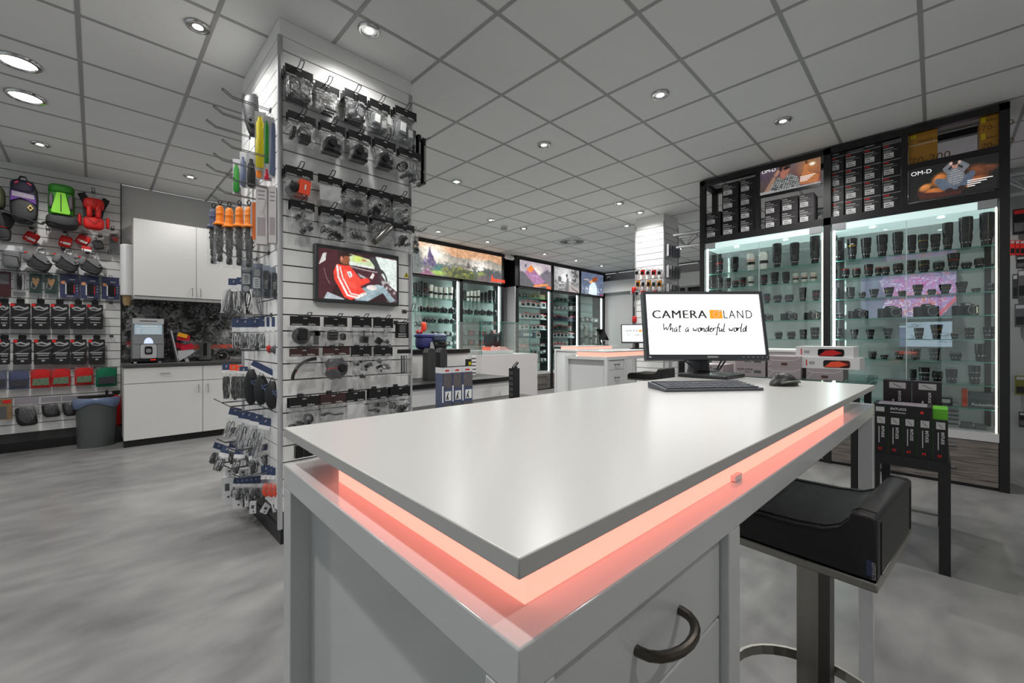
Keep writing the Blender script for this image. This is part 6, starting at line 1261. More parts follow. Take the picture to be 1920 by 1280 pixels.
shelf_box(1802, 1825, 790, 800, 8, 'flat dark tablet on the cabinet base', GREYP); shelf_box(1829, 1850, 792, 801, 8, 'flat dark tray on the cabinet base near the post', GREYP)
# ------------------------------------------------------------------ stock boxes over the glass
STK = mat('stock_black', (.08, .08, .085), .42)
def stock(x0, x1, n, comp, ci, red=True, base=2.5005, hgt=.156, plum=False):
    U = CU + .06; a = onX(x0, 400, U)[1]; b = onX(x1, 400, U)[1]; W = a - b
    for k in range(n):
        lb = '%s lens box, %s from bottom, %s column of the %s compartment' % ('red flagged' if red else 'plain black', ORD[k], ORD[ci], comp)
        t = thing('lens_box', lb, 'box', (U, a, base + hgt * k), -math.pi / 2, 'black lens boxes above the glass')
        part('carton', MB().box(.001, W - .001, 0, .22, 0, hgt - .003).mesh('carton', mat('stock_plum', (.16, .14, .155), .42) if plum else STK), t)
        part('label', MB().box(W * .08, W * .62, -.0008, 0, hgt * .1, hgt * .42).mesh('label', PRINTW), t); part('label_print', MB().box(W * .14, W * .55, -.0012, -.0008, hgt * .16, hgt * .2).box(W * .14, W * .4, -.0012, -.0008, hgt * .28, hgt * .33).mesh('label_print', GREYP), t)
        part('brand_bar', MB().box(W * .06, W * .38, -.0008, 0, hgt * .80, hgt * .88).mesh('brand_bar', REDP if red else PRINTG), t)
        part('print_bar', MB().box(W * .06, W * .6, -.0008, 0, hgt * .66, hgt * .73).box(W * .06, W * .82, -.0008, 0, hgt * .56, hgt * .585).box(W * .06, W * .5, -.0008, 0, hgt * .47, hgt * .53).mesh('print_bar', PRINTG), t)
        if red: part('edge_line', MB().box(0, W, -.0012, -.0002, hgt - .012, hgt - .006).mesh('edge_line', LGREY), t)
stock(1323.5, 1351, 2, 'monitor end', 0, False); stock(1354, 1384.5, 4, 'monitor end', 1, False); stock(1387.5, 1415, 4, 'monitor end', 2, False)
stock(1434, 1462.5, 2, 'portrait poster', 0, False, plum=True); stock(1465, 1496, 2, 'portrait poster', 1, False, plum=True); stock(1498, 1526, 2, 'portrait poster', 2, False, plum=True)
stock(1559, 1582, 5, 'middle', 0); stock(1584, 1617, 4, 'middle', 1); stock(1619, 1652, 5, 'middle', 2); stock(1654.5, 1689, 4, 'middle', 3)
zD = onX(1702, 309, CU)[2]
cbox('divider', CU, CU + CD - .06, -.375, vx(1702), zD - .045, zD, FR)
def gold(x0, x1, z0, z1, lb, txt, words=True):
    U = CU + .05; a = onX(x0, 300, U)[1]; b = onX(x1, 300, U)[1]; W = a - b; Hh = z1 - z0
    t = thing('gold_box', lb, 'box', (U, a, z0), -math.pi / 2); part('carton', MB().box(0, W, 0, .3, 0, Hh).mesh('carton', GOLD), t)
    part('brand_square', MB().box(W * .07, W * .28, -.001, 0, Hh * .82 if Hh > .2 else Hh * .6, Hh * .93).mesh('brand_square', YELLOW), t); part('lettering', text_mesh(txt, .065 if Hh > .2 else .045, mat('dark_gold', (.42, .29, .08), .5)), t, (W * .06, -.001, .0 if Hh > .2 else .012))
    if words: part('lettering', text_mesh('MIRROR LENS' if Hh > .2 else 'MIRROR', .02 if Hh > .2 else .012, TXTK, shear=.3), t, (W * .3, -.001, Hh * .66 if Hh > .2 else Hh * .62))
    if Hh > .2: part('print_line', MB().box(0, W, -.001, 0, Hh * .60, Hh * .615).mesh('print_line', PRINTW), t)
zt_ = onX(1702, 249, CU)[2]
gold(1703, 1758, zD, zt_, 'large gold lens carton over the crouching figure poster', '70-200'); gold(1837, 1876, zD, zD + .15, 'lower small gold lens carton beside the corner post', '70-300'); gold(1837, 1876, zD + .151, zD + .29, 'upper small gold lens carton beside the corner post', '70-300')
# posters
LITW = mat('lit_white', (.9, .9, .9), .4, emit=.75, ecol=(.9, .9, .9))
P = Paint(.74, .40, .004, (.2, .17, .17), 21); n = P.noise(6)
P.c[:] = np.stack([.26 + .22 * P.x + .1 * n, .22 + .2 * P.x * P.y + .08 * n, .22 + .16 * P.y], -1)
P.put(P.poly([(.55, 1), (.8, .75), (1, .6), (1, 1)]), (.45, .38, .35)); P.put(P.ell(.84, .66, .25, .4, 1), (.85, .52, .25), .8); P.put(P.ell(.87, .72, .06, .07, .4), (1, .98, .9)); P.put(P.poly([(.65, .1), (.72, .5), (.78, .9), (.8, .5), (.98, .3), (.95, .05)]), (.80, .50, .28), .8); P.put(P.ell(.78, .82, .02, .06), (.35, .2, .12))
P.put(P.poly([(.04, 0), (.14, .3), (.22, .55), (.28, .6), (.26, .3), (.2, 0)]), (.62, .48, .40)); P.put(P.poly([(.15, 0), (.22, .32), (.3, .5), (.42, .5), (.52, .56), (.64, .4), (.68, .1), (.68, 0)]), (.34, .35, .35)); chk = ((np.sin(P.x * 120 + P.y * 30) * np.sin(P.y * 60 - P.x * 30)) > .15) & P.poly([(.15, 0), (.22, .32), (.3, .5), (.42, .5), (.52, .56), (.64, .4), (.68, .1), (.68, 0)]); P.put(chk, (.75, .76, .75)); P.put((P.noise(40) > .6) & P.poly([(.15, 0), (.3, .5), (.52, .56), (.68, .1)]), (.12, .12, .13), .7)
P.put(P.poly([(.35, .48), (.36, .78), (.41, .9), (.5, .88), (.51, .68), (.46, .5), (.42, .42)]), (.66, .42, .36)); P.put(P.poly([(.33, .72), (.34, .9), (.42, 1), (.52, .95), (.52, .86), (.40, .84), (.37, .7)]), (.2, .14, .13)); P.put(P.ell(.46, .79, .06, .05, 0, .2), (.08, .07, .08)); P.put(P.poly([(.24, .62), (.31, .8), (.35, .74), (.3, .55)]), (.68, .5, .42)); P.put((P.y < .06) | ((P.x < .25) & (P.y < .1)), (.62, .62, .63))
pu = CU + .02; A = onX(1425, 316.5, pu); Bp = onX(1539, 286, pu); D_ = onX(1425, 367, pu); W = A[1] - Bp[1]; Hh = A[2] - D_[2]
t = thing('poster_panel', 'lit poster of a man adjusting dark glasses', 'poster', (pu, (A[1] + Bp[1]) / 2, D_[2]), -math.pi / 2); P.blur(1).grain(70, .3); me = P.mesh('print', paintmat('poster_lit', .62)); me.transform(Matrix.Diagonal((W / .74, 1, Hh / .40, 1))); part('print', me, t, (0, -.002, 0)); part('panel', MB().box(-W / 2, W / 2, -.001, .02, -.03, Hh).mesh('panel', BLACKP), t); part('lettering', text_mesh('OM-D', Hh * .12, LITW), t, (-W * .47, -.003, Hh * .78))
for q in range(4): part('caption_line', MB().box(W * .18, W * (.42 - .04 * q), -.003, -.002, Hh * (.34 - .05 * q), Hh * (.36 - .05 * q)).mesh('caption_line', LITW), t)
P = Paint(1.08, .43, .004, (.07, .07, .075), 22); n = P.noise(7)
P.c[:] = (.055 + .05 * n)[..., None]
for (cx, cy, rx, ry, col, an) in ((.78, .6, .16, .24, (.36, .2, .13), -.2), (.9, .62, .1, .12, (.33, .19, .13), 0), (.36, .55, .12, .22, (.66, .40, .2), .5), (.2, .38, .1, .12, (.72, .46, .24), .3), (.3, .22, .16, .14, (.62, .36, .18), 0), (.6, .24, .14, .1, (.56, .30, .14), 0), (.74, .36, .17, .1, (.52, .28, .14), .1)):
    P.put(P.ell(cx, cy, rx, ry, .5, an), col); P.put(P.ell(cx - .02, cy + .05, rx * .6, ry * .5, 1, an), tuple(min(1, c * 1.35) for c in col), .7)
P.put(P.poly([(.1, .25), (.4, .16), (.6, .12), (.6, .02), (.14, .02)]), (.25, .12, .1)); P.put(P.line([(.45, .42), (.34, .5), (.4, .3), (.5, .24)], .085), (.32, .36, .42)); P.put(P.line([(.62, .42), (.71, .55), (.66, .34), (.56, .24)], .085), (.29, .33, .40)); P.put(P.ell(.535, .56, .10, .28), (.36, .37, .39)); P.put((np.sin(P.y * 95 + np.sin(P.x * 30)) > .2) & P.ell(.535, .54, .085, .22), (.55, .56, .57))
P.put(P.line([(.46, .7), (.42, .82), (.48, .93)], .06), (.40, .41, .43)); P.put(P.line([(.61, .7), (.66, .8), (.585, .93)], .06), (.40, .41, .43)); P.put(P.ell(.53, .88, .035, .1), (.62, .46, .40)); P.put(P.ell(.53, .95, .04, .06), (.12, .10, .10)); P.put(P.ell(.487, .95, .018, .05) | P.ell(.578, .95, .018, .05), (.75, .62, .56)); P.put(P.ell(.47, .17, .045, .07) | P.ell(.6, .19, .045, .07), (.16, .11, .10))
A = onX(1703, 320, pu); Bp = onX(1877, 286, pu); D_ = onX(1703, 381, pu); W = A[1] - Bp[1]; Hh = A[2] - D_[2]
t = thing('poster_panel', 'dark poster of a figure crouching on brown cushions', 'poster', (pu, (A[1] + Bp[1]) / 2, D_[2]), -math.pi / 2); P.blur(1).grain(70, .3); me = P.mesh('print', paintmat('poster_lit2', .8)); me.transform(Matrix.Diagonal((W / 1.08, 1, Hh / .43, 1))); part('print', me, t, (0, -.002, 0)); part('panel', MB().box(-W / 2, W / 2, -.001, .02, 0, Hh).mesh('panel', BLACKP), t); part('lettering', text_mesh('OM-D', Hh * .12, LITW), t, (-W * .47, -.003, Hh * .80))
for q in range(4): part('caption_line', MB().box(W * .16, W * (.42 - .06 * q), -.003, -.002, Hh * (.35 - .055 * q), Hh * (.37 - .055 * q)).mesh('caption_line', LITW), t)
# ------------------------------------------------------------------ screens on the wall behind the cabinet
P = Paint(.95, .58, .006, (.3, .26, .36), 31); n = P.noise(9); f2 = P.noise(45, 3)
P.c[:] = np.stack([.45 + .3 * n, .38 + .2 * n, .55 + .25 * n], -1); P.put(P.ell(.62, .55, .42, .55, .5), (.72, .5, .75)); P.put((f2 > .55) & P.ell(.62, .5, .4, .5), (.80, .32, .66), .8); P.put((f2 > .62) & P.ell(.6, .3, .3, .4), (.85, .45, .35), .8); P.put((P.noise(60, 2) > .68), (.92, .88, .95), .8); P.put(P.poly([(0, 0), (0, 1), (.18, 1), (.3, .5), (.2, 0)]), (.36, .34, .46), .8); P.put(P.poly([(.86, 0), (1, .35), (1, 0)]), (.3, .28, .36)); P.put(P.line([(.82, .0), (1, .4)], .03), (.82, .3, .4))
A = onX(1614, 515, 7.44); Bp = onX(1793, 515, 7.44); D_ = onX(1793, 592, 7.44); W = A[1] - Bp[1]; Hh = 2.09 - D_[2]
t = thing('wall_screen', 'wall screen with a pink butterfly wing, behind the lenses', 'screen', (7.44, (A[1] + Bp[1]) / 2, D_[2]), -math.pi / 2); me = P.mesh('screen', paintmat('screen_pink', 1.6)); me.transform(Matrix.Diagonal((W / .95, 1, Hh / .58, 1))); part('screen', me, t, (0, -.012, 0)); part('bezel', MB().box(-W / 2 - .02, W / 2 + .02, -.01, .04, -.02, Hh + .02).mesh('bezel', BLACKP), t)
P = Paint(.50, .30, .004, (.66, .7, .78), 33)
for k in range(9):
    x0, y0 = P.r.rand() * .7 + .15, P.r.rand() * .8 + .1; pts = [(x0 + .1 * math.sin(i * (1 + k * .1)) + .02 * i, y0 + .08 * math.cos(i * 1.3 + k)) for i in range(9)]; P.put(P.line(pts, .006), (.25, .27, .33))
P.put((P.x < .13) & (P.y < .8), (.3, .32, .5)); P.put((P.x < .13) & (P.y > .86), (.25, .26, .3))
A = onX(1667, 600, 7.44); Bp = onX(1808, 600, 7.44); D_ = onX(1808, 657, 7.44); W = A[1] - Bp[1]; Hh = A[2] - D_[2]
t = thing('pen_display', 'black pen display with a pencil sketch, behind the lenses', 'screen', (7.44, (A[1] + Bp[1]) / 2, D_[2]), -math.pi / 2); me = P.mesh('screen', paintmat('screen_sketch', 1.3)); me.transform(Matrix.Diagonal((W * .70 / .50, 1, Hh * .80 / .30, 1))); part('screen', me, t, (-.0, -.012, Hh * .11)); part('bezel', MB().rbox(-W / 2, W / 2, -.01, .03, 0, Hh, .02, axis='y').mesh('bezel', BLACKP), t)
for q in range(6): part('side_key', MB().box(-W * .47, -W * .40, -.013, -.01, Hh * (.2 + .1 * q), Hh * (.27 + .1 * q)).mesh('side_key', GREYP), t)
# goods on the wall past the cabinet post
for k, (x0, x1, y0, y1, m, lb) in enumerate(((1899, 1922, 393, 440, BLACKP, 'black tool case with a red lid, high past the cabinet post'), (1894, 1903, 451, 478, RED, 'red box pack past the cabinet post, nearest the post'), (1904, 1912, 451, 478, RED, 'red box pack past the cabinet post, middle of three'), (1913, 1921, 451, 478, RED, 'red box pack past the cabinet post, at the frame edge'), (1906, 1922, 482, 503, BLACKP, 'black strap pack under the red packs'),
    (1899, 1908, 514, 560, DKFAB, 'dark grey long pack past the cabinet post, nearest the post'), (1909, 1922, 506, 560, GREYP, 'grey long pack at the frame edge'), (1903, 1922, 570, 613, mat('mid_grey_card', (.32, .33, .34), .5), 'grey card pack at middle height past the post'), (1904, 1922, 704, 740, mat('olive_card', (.4, .4, .15), .5), 'olive and black small packs low past the post'), (1911, 1924, 772, 800, BLACKP, 'black clamp low past the cabinet post'))):
    U = 7.40; a = onX(x0, y0, U); b = onX(x1, y1, U); W = a[1] - b[1]; Hh = a[2] - b[2]; zc = a @ _fw; Hh = (y1 - y0) * zc / FPX
    t = thing('wall_pack', lb, 'hanging pack', (U, a[1], a[2] - Hh), -math.pi / 2); part('carton', MB().box(0, W, 0, .05, 0, Hh).mesh('carton', m), t); part('header', MB().box(W * .1, W * .9, -.001, 0, Hh * .8, Hh * .95).mesh('header', REDP if k == 0 else PRINTG), t); part('panel', MB().box(W * .1, W * .9, -.001, 0, Hh * .1, Hh * .45).mesh('panel', BLACKP if m is not BLACKP else GREYP), t)
# ------------------------------------------------------------------ cabinets along the far wall
def wall_cabinet(name, lb, V, depth, posts, shelves, u0, u1, ledside=1):
    t = thing(name, lb, 'cabinet', (0, 0, 0)); bx = lambda n, a, b, c, d, e, f_, m: part(n, MB().box(a, b, c, d, e, f_).mesh(n, m), t)
    for a, b in posts: bx('post', a, b, V, V + depth, 0, 3.21, FR)
    bx('rail', u0, u1, V - .02, V + .06, 3.15, 3.21, FR); bx('rail', u0, u1, V, V + .06, 2.47, 2.52, FR); bx('back_panel', u0, u1, V + depth - .02, V + depth, 0, 3.15, mat('cabinet_back', (.82, .88, .87), .45))
    for (a, b), (c, d) in zip(posts, posts[1:]):
        bx('base_board', b, c, V, V + depth, .40, .46, mat('base_grey', (.72, .72, .72), .4))
        for z0, z1 in ((.215, .40), (.03, .212)):
            dr = bx('drawer', b + .004, c - .004, V + .005, V + .03, z0, z1, MATS['grey_oak']); part('handle', MB().box(b + .12, c - .12, V - .012, V + .006, z1 - .06, z1 - .048).mesh('handle', ALU), dr)
        bx('drawer_body', b, c, V + .03, V + depth, 0, .40, FR)
        part('led_tube', MB().lathe([(.014, .47), (.014, 2.46)], 8, (c - .03, V + .04, 0)).mesh('led_tube', LEDW), t)
        part('led_tube', MB().lathe([(.008, .47), (.008, 2.46)], 8, (b + .02, V + .04, 0)).mesh('led_tube', LEDW), t)
        m = (b + c) / 2
        for x0, x1 in ((b, m), (m, c)): bx('door_pane', x0, x1, V + .008, V + .012, .47, 2.46, PANE)
        for z in shelves:
            s = bx('glass_shelf', b + .01, c - .01, V + .04, V + depth - .03, z - .008, z, GLASS); part('shelf_edge', MB().box(b + .01, c - .01, V + .037, V + .04, z - .008, z).mesh('shelf_edge', GLASSE), s)
    return t
BV = 7.0; BD = .28; BSH = [2.085, 1.80, 1.59, 1.33, 1.13, .9, .68]
bag = wall_cabinet('camera_cabinet', 'glass camera cabinet under the landscape light box', BV, BD, [(4.18, 4.26), (5.415, 5.5), (6.6, 6.69)], BSH, 4.18, 6.69)
TV_ = 6.90; TSH = [2.275, 2.04, 1.755, 1.495, 1.30, 1.09, .9, .68]
tri = wall_cabinet('gadget_cabinet', 'three bay glass cabinet under the three square posters', TV_, .38, [(6.97, 7.08), (8.24, 8.34), (9.44, 9.52), (10.63, 10.74)], TSH, 6.97, 10.74)
part('side_panel', MB().box(6.955, 6.97, TV_, TV_ + .38, 2.5, 3.21).mesh('side_panel', BLACKM), tri); part('side_panel', MB().box(6.955, 6.97, TV_, TV_ + .38, 0, 2.5).mesh('side_panel', mat('side_grey', (.72, .72, .73), .5)), tri); part('top_cover', MB().box(6.69, 6.97, 7.24, 7.28, 2.5, 3.21).mesh('top_cover', BLACKM), tri)
LIT = paintmat('lightbox_film', .95)
def lightbox(name, lb, V, u0, u1, z0, z1, P, extra=None):
    t = thing(name, lb, 'light box', ((u0 + u1) / 2, V, z0)); W = u1 - u0; H = z1 - z0; P.blur(1).grain(45, .4); me = P.mesh('print', LIT); me.transform(Matrix.Diagonal((W / P.w, 1, H / P.h, 1))); part('print', me, t, (0, -.022, 0)); part('case', MB().box(-W / 2, W / 2, -.02, .06, 0, H).mesh('case', BLACKP), t)
    if extra: extra(t, W, H)
P = Paint(2.3, .62, .0085, (.75, .58, .42), 41); n = P.noise(6, 5); f = P.noise(40, 4)
P.c[:] = np.stack([.80 - .06 * n, .62 - .06 * n, .48 - .05 * n], -1)
mtn = .80 - .10 * P.x + .05 * np.sin(9 * P.x) + .04 * np.sin(23 * P.x + 1) * P.x; P.put(P.y < mtn, (.55, .53, .49)); P.put(np.clip((mtn - P.y) * 3, 0, 1) * (P.y < mtn), (.72, .68, .63), .8)
P.put(P.ell(.2, .72, .2, .5, .8), (.97, .94, .88)); P.put(P.ell(.72, .45, .18, .45, .9), (.95, .93, .90), .9)
P.put((P.y < .40 + .22 * (f - .5) + .06 * np.sin(8 * P.x)), (.38, .40, .39)); P.put((f > .52) & (P.y < .5) & (P.y > .2), (.28, .30, .28), .7); P.put(P.ell(.25, .26, .07, .17, .6), (.25, .45, .42)); P.put(P.ell(.5, .14, .22, .26, .4), (.22, .26, .12)); P.put((f > .55) & P.ell(.48, .2, .2, .2), (.55, .55, .2), .7); P.put(P.ell(.25, .1, .1, .1, .6), (.6, .72, .3)); P.put(P.ell(.74, .24, .06, .12, .5), (.55, .62, .3)); P.put(P.ell(.78, .1, .1, .2, .5), (.38, .33, .34)); P.put(P.ell(.93, .25, .12, .25, .6), (.3, .32, .34)); P.put(P.ell(.03, .5, .07, .35, .6), (.32, .36, .35))
def temple(cx, y0, w, h, col):
    for q in range(26):
        u = P.r.uniform(-1, 1); hh = h * (1 - abs(u)) ** 1.5 * P.r.uniform(.75, 1.05) + .08 * h; x = cx + u * w; ww = w * P.r.uniform(.07, .16); c = np.array(col) * P.r.uniform(.7, 1.35)
        P.put(P.poly([(x - ww, y0), (x + ww, y0), (x + ww * .8, y0 + hh * .6), (x + ww * .25, y0 + hh * .75), (x, y0 + hh), (x - ww * .25, y0 + hh * .75), (x - ww * .8, y0 + hh * .6)]), c)
    P.put(P.poly([(cx - w * .28, y0), (cx + w * .28, y0), (cx + w * .2, y0 + h * .6), (cx + w * .06, y0 + h * .78), (cx, y0 + h), (cx - w * .06, y0 + h * .78), (cx - w * .2, y0 + h * .6)]), col)
temple(.165, .3, .09, .62, (.36, .31, .44)); temple(.14, .0, .07, .32, (.52, .33, .43)); temple(.58, .38, .035, .32, (.36, .31, .32)); P.put((f > .58) & P.ell(.16, .3, .1, .3), (.7, .65, .72), .5)
lightbox('landscape_light_box', 'wide lit landscape of temples in mist above the camera cabinet', BV, 4.28, 6.6, 2.525, 3.145, P, lambda t, W, H: (part('lettering', text_mesh('TAMRON', .07, mat('lit_red', (.9, .2, .1), .4, emit=.9, ecol=(.95, .25, .12)), bold=.003), t, (W * .36, -.024, .03)), part('emblem', MB().prism([(-.04, 0), (.04, 0), (.01, .1), (-.02, .16)], -.026, -.023, 'y').mesh('emblem', MATS['lit_red']), t, (W * .38, 0, .03))))
pz0, pz1 = 2.53, 3.14
P = Paint(1.15, .62, .0075, (.6, .57, .6), 42); n = P.noise(6); f = P.noise(30)
P.c[:] = np.stack([.60 + .1 * n, .56 + .1 * n, .60 + .08 * n], -1); P.put(P.ell(.5, .62, .3, .4, 1), (.95, .90, .85)); P.put(P.poly([(.45, .3), (.7, .6), (.85, .78), (1, .7), (1, 0), (.4, 0)]), (.38, .36, .40)); P.put(P.poly([(.1, .45), (.25, .7), (.35, .85), (.45, .72), (.6, .5), (.8, .3), (.6, 0), (.3, .0)]), (.60, .40, .55)); P.put(P.poly([(.2, .65), (.35, .86), (.45, .72), (.35, .55)]), (.85, .48, .22)); P.put((f > .5) & P.poly([(.3, .5), (.6, .5), (.7, .25), (.4, .1)]), (.68, .55, .75), .7); P.put(P.poly([(0, .55), (.12, .55), (.3, .3), (.45, .1), (.4, 0), (0, 0)]), (.30, .30, .32)); P.put(P.poly([(.42, .0), (.45, .1), (.95, .22), (.85, .12), (.5, .02)]), (.88, .52, .2)); P.put(P.poly([(.6, 0), (1, .12), (1, 0)]), (.2, .2, .2)); P.put(P.poly([(.16, .82), (.19, .9), (.2, .8), (.17, .74)]), (.15, .15, .16)); P.put((P.x > .84) & (P.y < .12), (.85, .35, .15))
lightbox('square_poster', 'lit poster of a glowing sunset mountain', TV_, 7.09, 8.23, pz0, pz1, P)
P = Paint(1.1, .62, .0075, (.6, .6, .6), 43); n = P.noise(5); f = P.noise(26)
P.c[:] = (.42 + .3 * n)[..., None]; P.put(P.ell(.4, .6, .4, .6, 1), (.93, .93, .93)); P.put((f > .52) & (P.y < .45), (.35, .34, .35), .8); P.put(P.poly([(.6, .35), (1, .2), (1, 0), (.55, 0)]), (.62, .58, .58)); P.put((f > .5) & P.ell(.8, .75, .14, .3), (.25, .25, .25)); P.put(P.poly([(.46, 0), (.48, .5), (.5, .62), (.56, .6), (.58, .3), (.57, 0)]), (.38, .38, .39)); P.put(P.ell(.5, .68, .035, .09), (.3, .28, .28)); P.put(P.ell(.52, .60, .02, .04), (.75, .6, .58)); P.put(P.ell(.22, .5, .06, .12), (.3, .3, .3)); P.put(P.line([(.05, .4), (.2, .25), (.4, .28)], .02), (.25, .25, .25)); P.put(P.line([(.68, .2), (.85, .08), (.95, .02)], .025), (.3, .28, .28))
lightbox('square_poster', 'lit black and white poster of a man in a coat', TV_, 8.35, 9.43, pz0, pz1, P)
P = Paint(1.1, .62, .0075, (.3, .35, .45), 44); n = P.noise(7); f = P.noise(34)
P.c[:] = np.stack([.27 + .14 * n, .31 + .15 * n, .40 + .16 * n], -1); P.put(P.poly([(.3, .0), (.35, .4), (.55, .7), (.7, .4), (.7, 0)]), (.80, .88, .93), .9); P.put(P.ell(.5, .2, .25, .35, 1), (.85, .9, .94), .7); P.put(P.poly([(.4, .62), (.55, .82), (.75, .88), (.68, .66), (.5, .58)]), (.55, .27, .15)); P.put(P.poly([(.36, .56), (.46, .7), (.52, .6), (.4, .5)]), (.85, .6, .35)); P.put(P.line([(.12, .66), (.3, .68), (.4, .58)], .02), (.75, .65, .55)); P.put((f > .62) & (P.y < .35), (.9, .93, .95), .8); P.put(P.line([(0, .2), (.2, .05), (.4, .0)], .015), (.2, .22, .25)); P.put(P.poly([(.8, 0), (.95, .1), (1, 0)]), (.6, .2, .35))
lightbox('square_poster', 'lit poster of a brown eagle over blue sea', TV_, 9.53, 10.62, pz0, pz1, P)

def vput(x, w, h, z, V, style, acc, lb, grp, fn='lens', m=None, rz=None):
    p = onY(x, 600, V); zc = p @ _fw; k = zc / FPX
    if fn == 'lens': inst(lens_tpl(style, round(w * k / 2 * .95, 3), round(h * k, 3), acc), 'camera_lens', lb, 'lens', (p[0], V, z + .0005), 0, grp)
    else: inst(camera_tpl(round(w * k * 1.05, 3), round(h * k, 3), m=m), 'camera', lb, 'camera', (p[0], V, z + .0005), .0 if rz is None else rz, grp)
xs = [(779, 9, 27, 'tele', None), (789, 9, 30, 'tele', None), (798.5, 9, 28, 'tele', 'red'), (808, 9, 25, 'white', None), (817, 8, 22, 'white', None), (826, 8.5, 22, 'white', None), (835.5, 9, 22, 'white', None), (845, 9, 24, 'white', None), (853.5, 7, 21, 'zoom', None)]
for i, (x, w_, h_, s, a) in enumerate(xs): vput(x, w_, h_, BSH[0], 7.13, s, a, '%s, %s on the top shelf near the column, under the landscape' % ('white banded long lens' if s == 'white' else 'tall dark lens', ORD[i]), 'lenses under the landscape, near bay')
xs = [(870.5, 6.5, 20, 'zoom', None), (877.5, 7, 18, 'white', None), (884, 6.5, 20, 'white', None), (890.5, 6.5, 20, 'white', None), (897, 6.5, 22, 'white', None), (904, 6, 18, 'tele', None), (911, 7, 20, 'tele', None), (919, 8, 24, 'tele', None), (926.5, 8, 24, 'tele', None), (933, 5, 18, 'zoom', None)]
for i, (x, w_, h_, s, a) in enumerate(xs): vput(x, w_, h_, BSH[0], 7.13, s, a, '%s, %s on the top shelf of the farther landscape bay' % ('white banded lens' if s == 'white' else 'dark lens', ORD[i]), 'lenses under the landscape, far bay')
DRED = mat('dark_red_body', (.38, .13, .14), .4)
for i, x in enumerate((792, 805, 818.5, 833, 849)): vput(x, 13, 12, BSH[1], 7.10, 0, 0, '%s camera, %s on the second shelf near the column' % ('dark red' if i in (1, 2) else 'black', ORD[i]), 'cameras under the landscape', 'cam', DRED if i in (1, 2) else None)
for i, x in enumerate((870, 881.5, 895, 906, 918, 930)): vput(x, 10, 11, BSH[1], 7.10, 0, 0, 'black camera, %s on the second shelf of the farther landscape bay' % ORD[i], 'cameras under the landscape', 'cam')
for i, x in enumerate((798, 806, 813, 827, 838, 849.5)): vput(x, 9.5, 9.5, BSH[2], 7.10, 0, 0, '%s camera, %s on the third shelf near the column' % ('dark red' if i in (1, 2) else 'black', ORD[i]), 'cameras under the landscape', 'cam', DRED if i in (1, 2) else None)
for i, x in enumerate((870, 878, 888, 898, 908, 918, 929)): vput(x, 8, 6.5, BSH[2], 7.10, 0, 0, 'small black camera, %s on the third shelf of the farther landscape bay' % ORD[i], 'cameras under the landscape', 'cam')
def vbox(x0, x1, h, z, V, lb, grp, m, face=None, d=.06, name='retail_box'):
    a = onY(x0, 600, V); b = onY(x1, 600, V); W = b[0] - a[0]; Hh = h * (a @ _fw) / FPX
    t = thing(name, lb, 'box', (a[0], V, z + .0005), 0, grp); part('carton', MB().box(0, W, 0, d, 0, Hh).mesh('carton', m), t)
    if face: part('picture', MB().box(W * .18, W * .82, -.002, 0, Hh * .3, Hh * .75).mesh('picture', face), t); part('flag', MB().box(0, W, -.002, 0, Hh * .86, Hh).mesh('flag', REDP if face is BLACKP else PRINTG), t)
    return t
CW = mat('carton_white2', (.85, .85, .86), .45)
for zi, xl in ((3, ((812, 822), (823, 834), (836, 844), (846, 857))), (4, ((836, 842), (843, 849), (850, 858)))):
    for i, (a, b) in enumerate(xl): vbox(a, b, 9 - i % 2 * 2, BSH[zi], 7.12, 'dark gadget box, %s on the %s shelf near the column' % (ORD[i], ('fourth', 'fifth')[zi - 3]), 'dark boxes under the landscape', (BLACKP, GREYP, LRUB)[i % 3], PRINTG)
for zi in (3, 4):
    for i in range(6): vbox(870 + 10.5 * i, 877 + 10.5 * i, 9 + (i * 7) % 4, BSH[zi], 7.12, 'dark gadget box, %s on the %s shelf of the farther landscape bay' % (ORD[i], ('fourth', 'fifth')[zi - 3]), 'dark boxes under the landscape', (BLACKP, LRUB, GREYP)[i % 3], REDP if i % 2 else PRINTG)
# small goods in the three bays: (from px, to px, count, height px, shelf, look, words)
SMALL = [(975, 992, 3, 9, 0, BLACKP, PRINTG, 'black gadget'), (994, 1022, 3, 9, 0, mat('lime_card', (.6, .75, .25), .5), BLACKP, 'lime green pack'), (976, 1024, 5, 12, 1, CW, BLACKP, 'white card pack'), (976, 1026, 7, 11, 2, CW, BLACKP, 'white pack with red flag'), (976, 1027, 7, 9.5, 3, CW, BLACKP, 'white and red pack'), (976, 1003, 1, 13, 4, SLATEB, PRINTW, 'wide slate blue box'), (1005, 1014, 1, 11, 4, CW, BLACKP, 'white printed card'), (976, 1022, 11, 4.5, 5, LGREY, BLACKP, 'tiny memory card'), (990, 1024, 5, 6, 6, BLACKP, PRINTG, 'black pack'), (1006, 1026, 3, 7, 7, LRUB, PRINTG, 'dark device'),
 (1037, 1068, 4, 7, 0, BLACKP, PRINTG, 'black gadget'), (1037, 1074, 5, 8, 1, LRUB, PRINTG, 'dark binocular box'), (1037, 1078, 5, 9, 2, BLUEP, BLACKP, 'navy box'), (1037, 1072, 4, 10, 3, GREYP, BLACKP, 'grey box'), (1037, 1078, 6, 10, 4, CW, BLACKP, 'white pack'), (1037, 1062, 4, 8, 5, CW, REDP, 'white and red pack'), (1038, 1078, 4, 7, 6, LRUB, PRINTG, 'dark box'),
 (1089, 1122, 4, 9, 2, BLACKP, PRINTW, 'black and white box')]
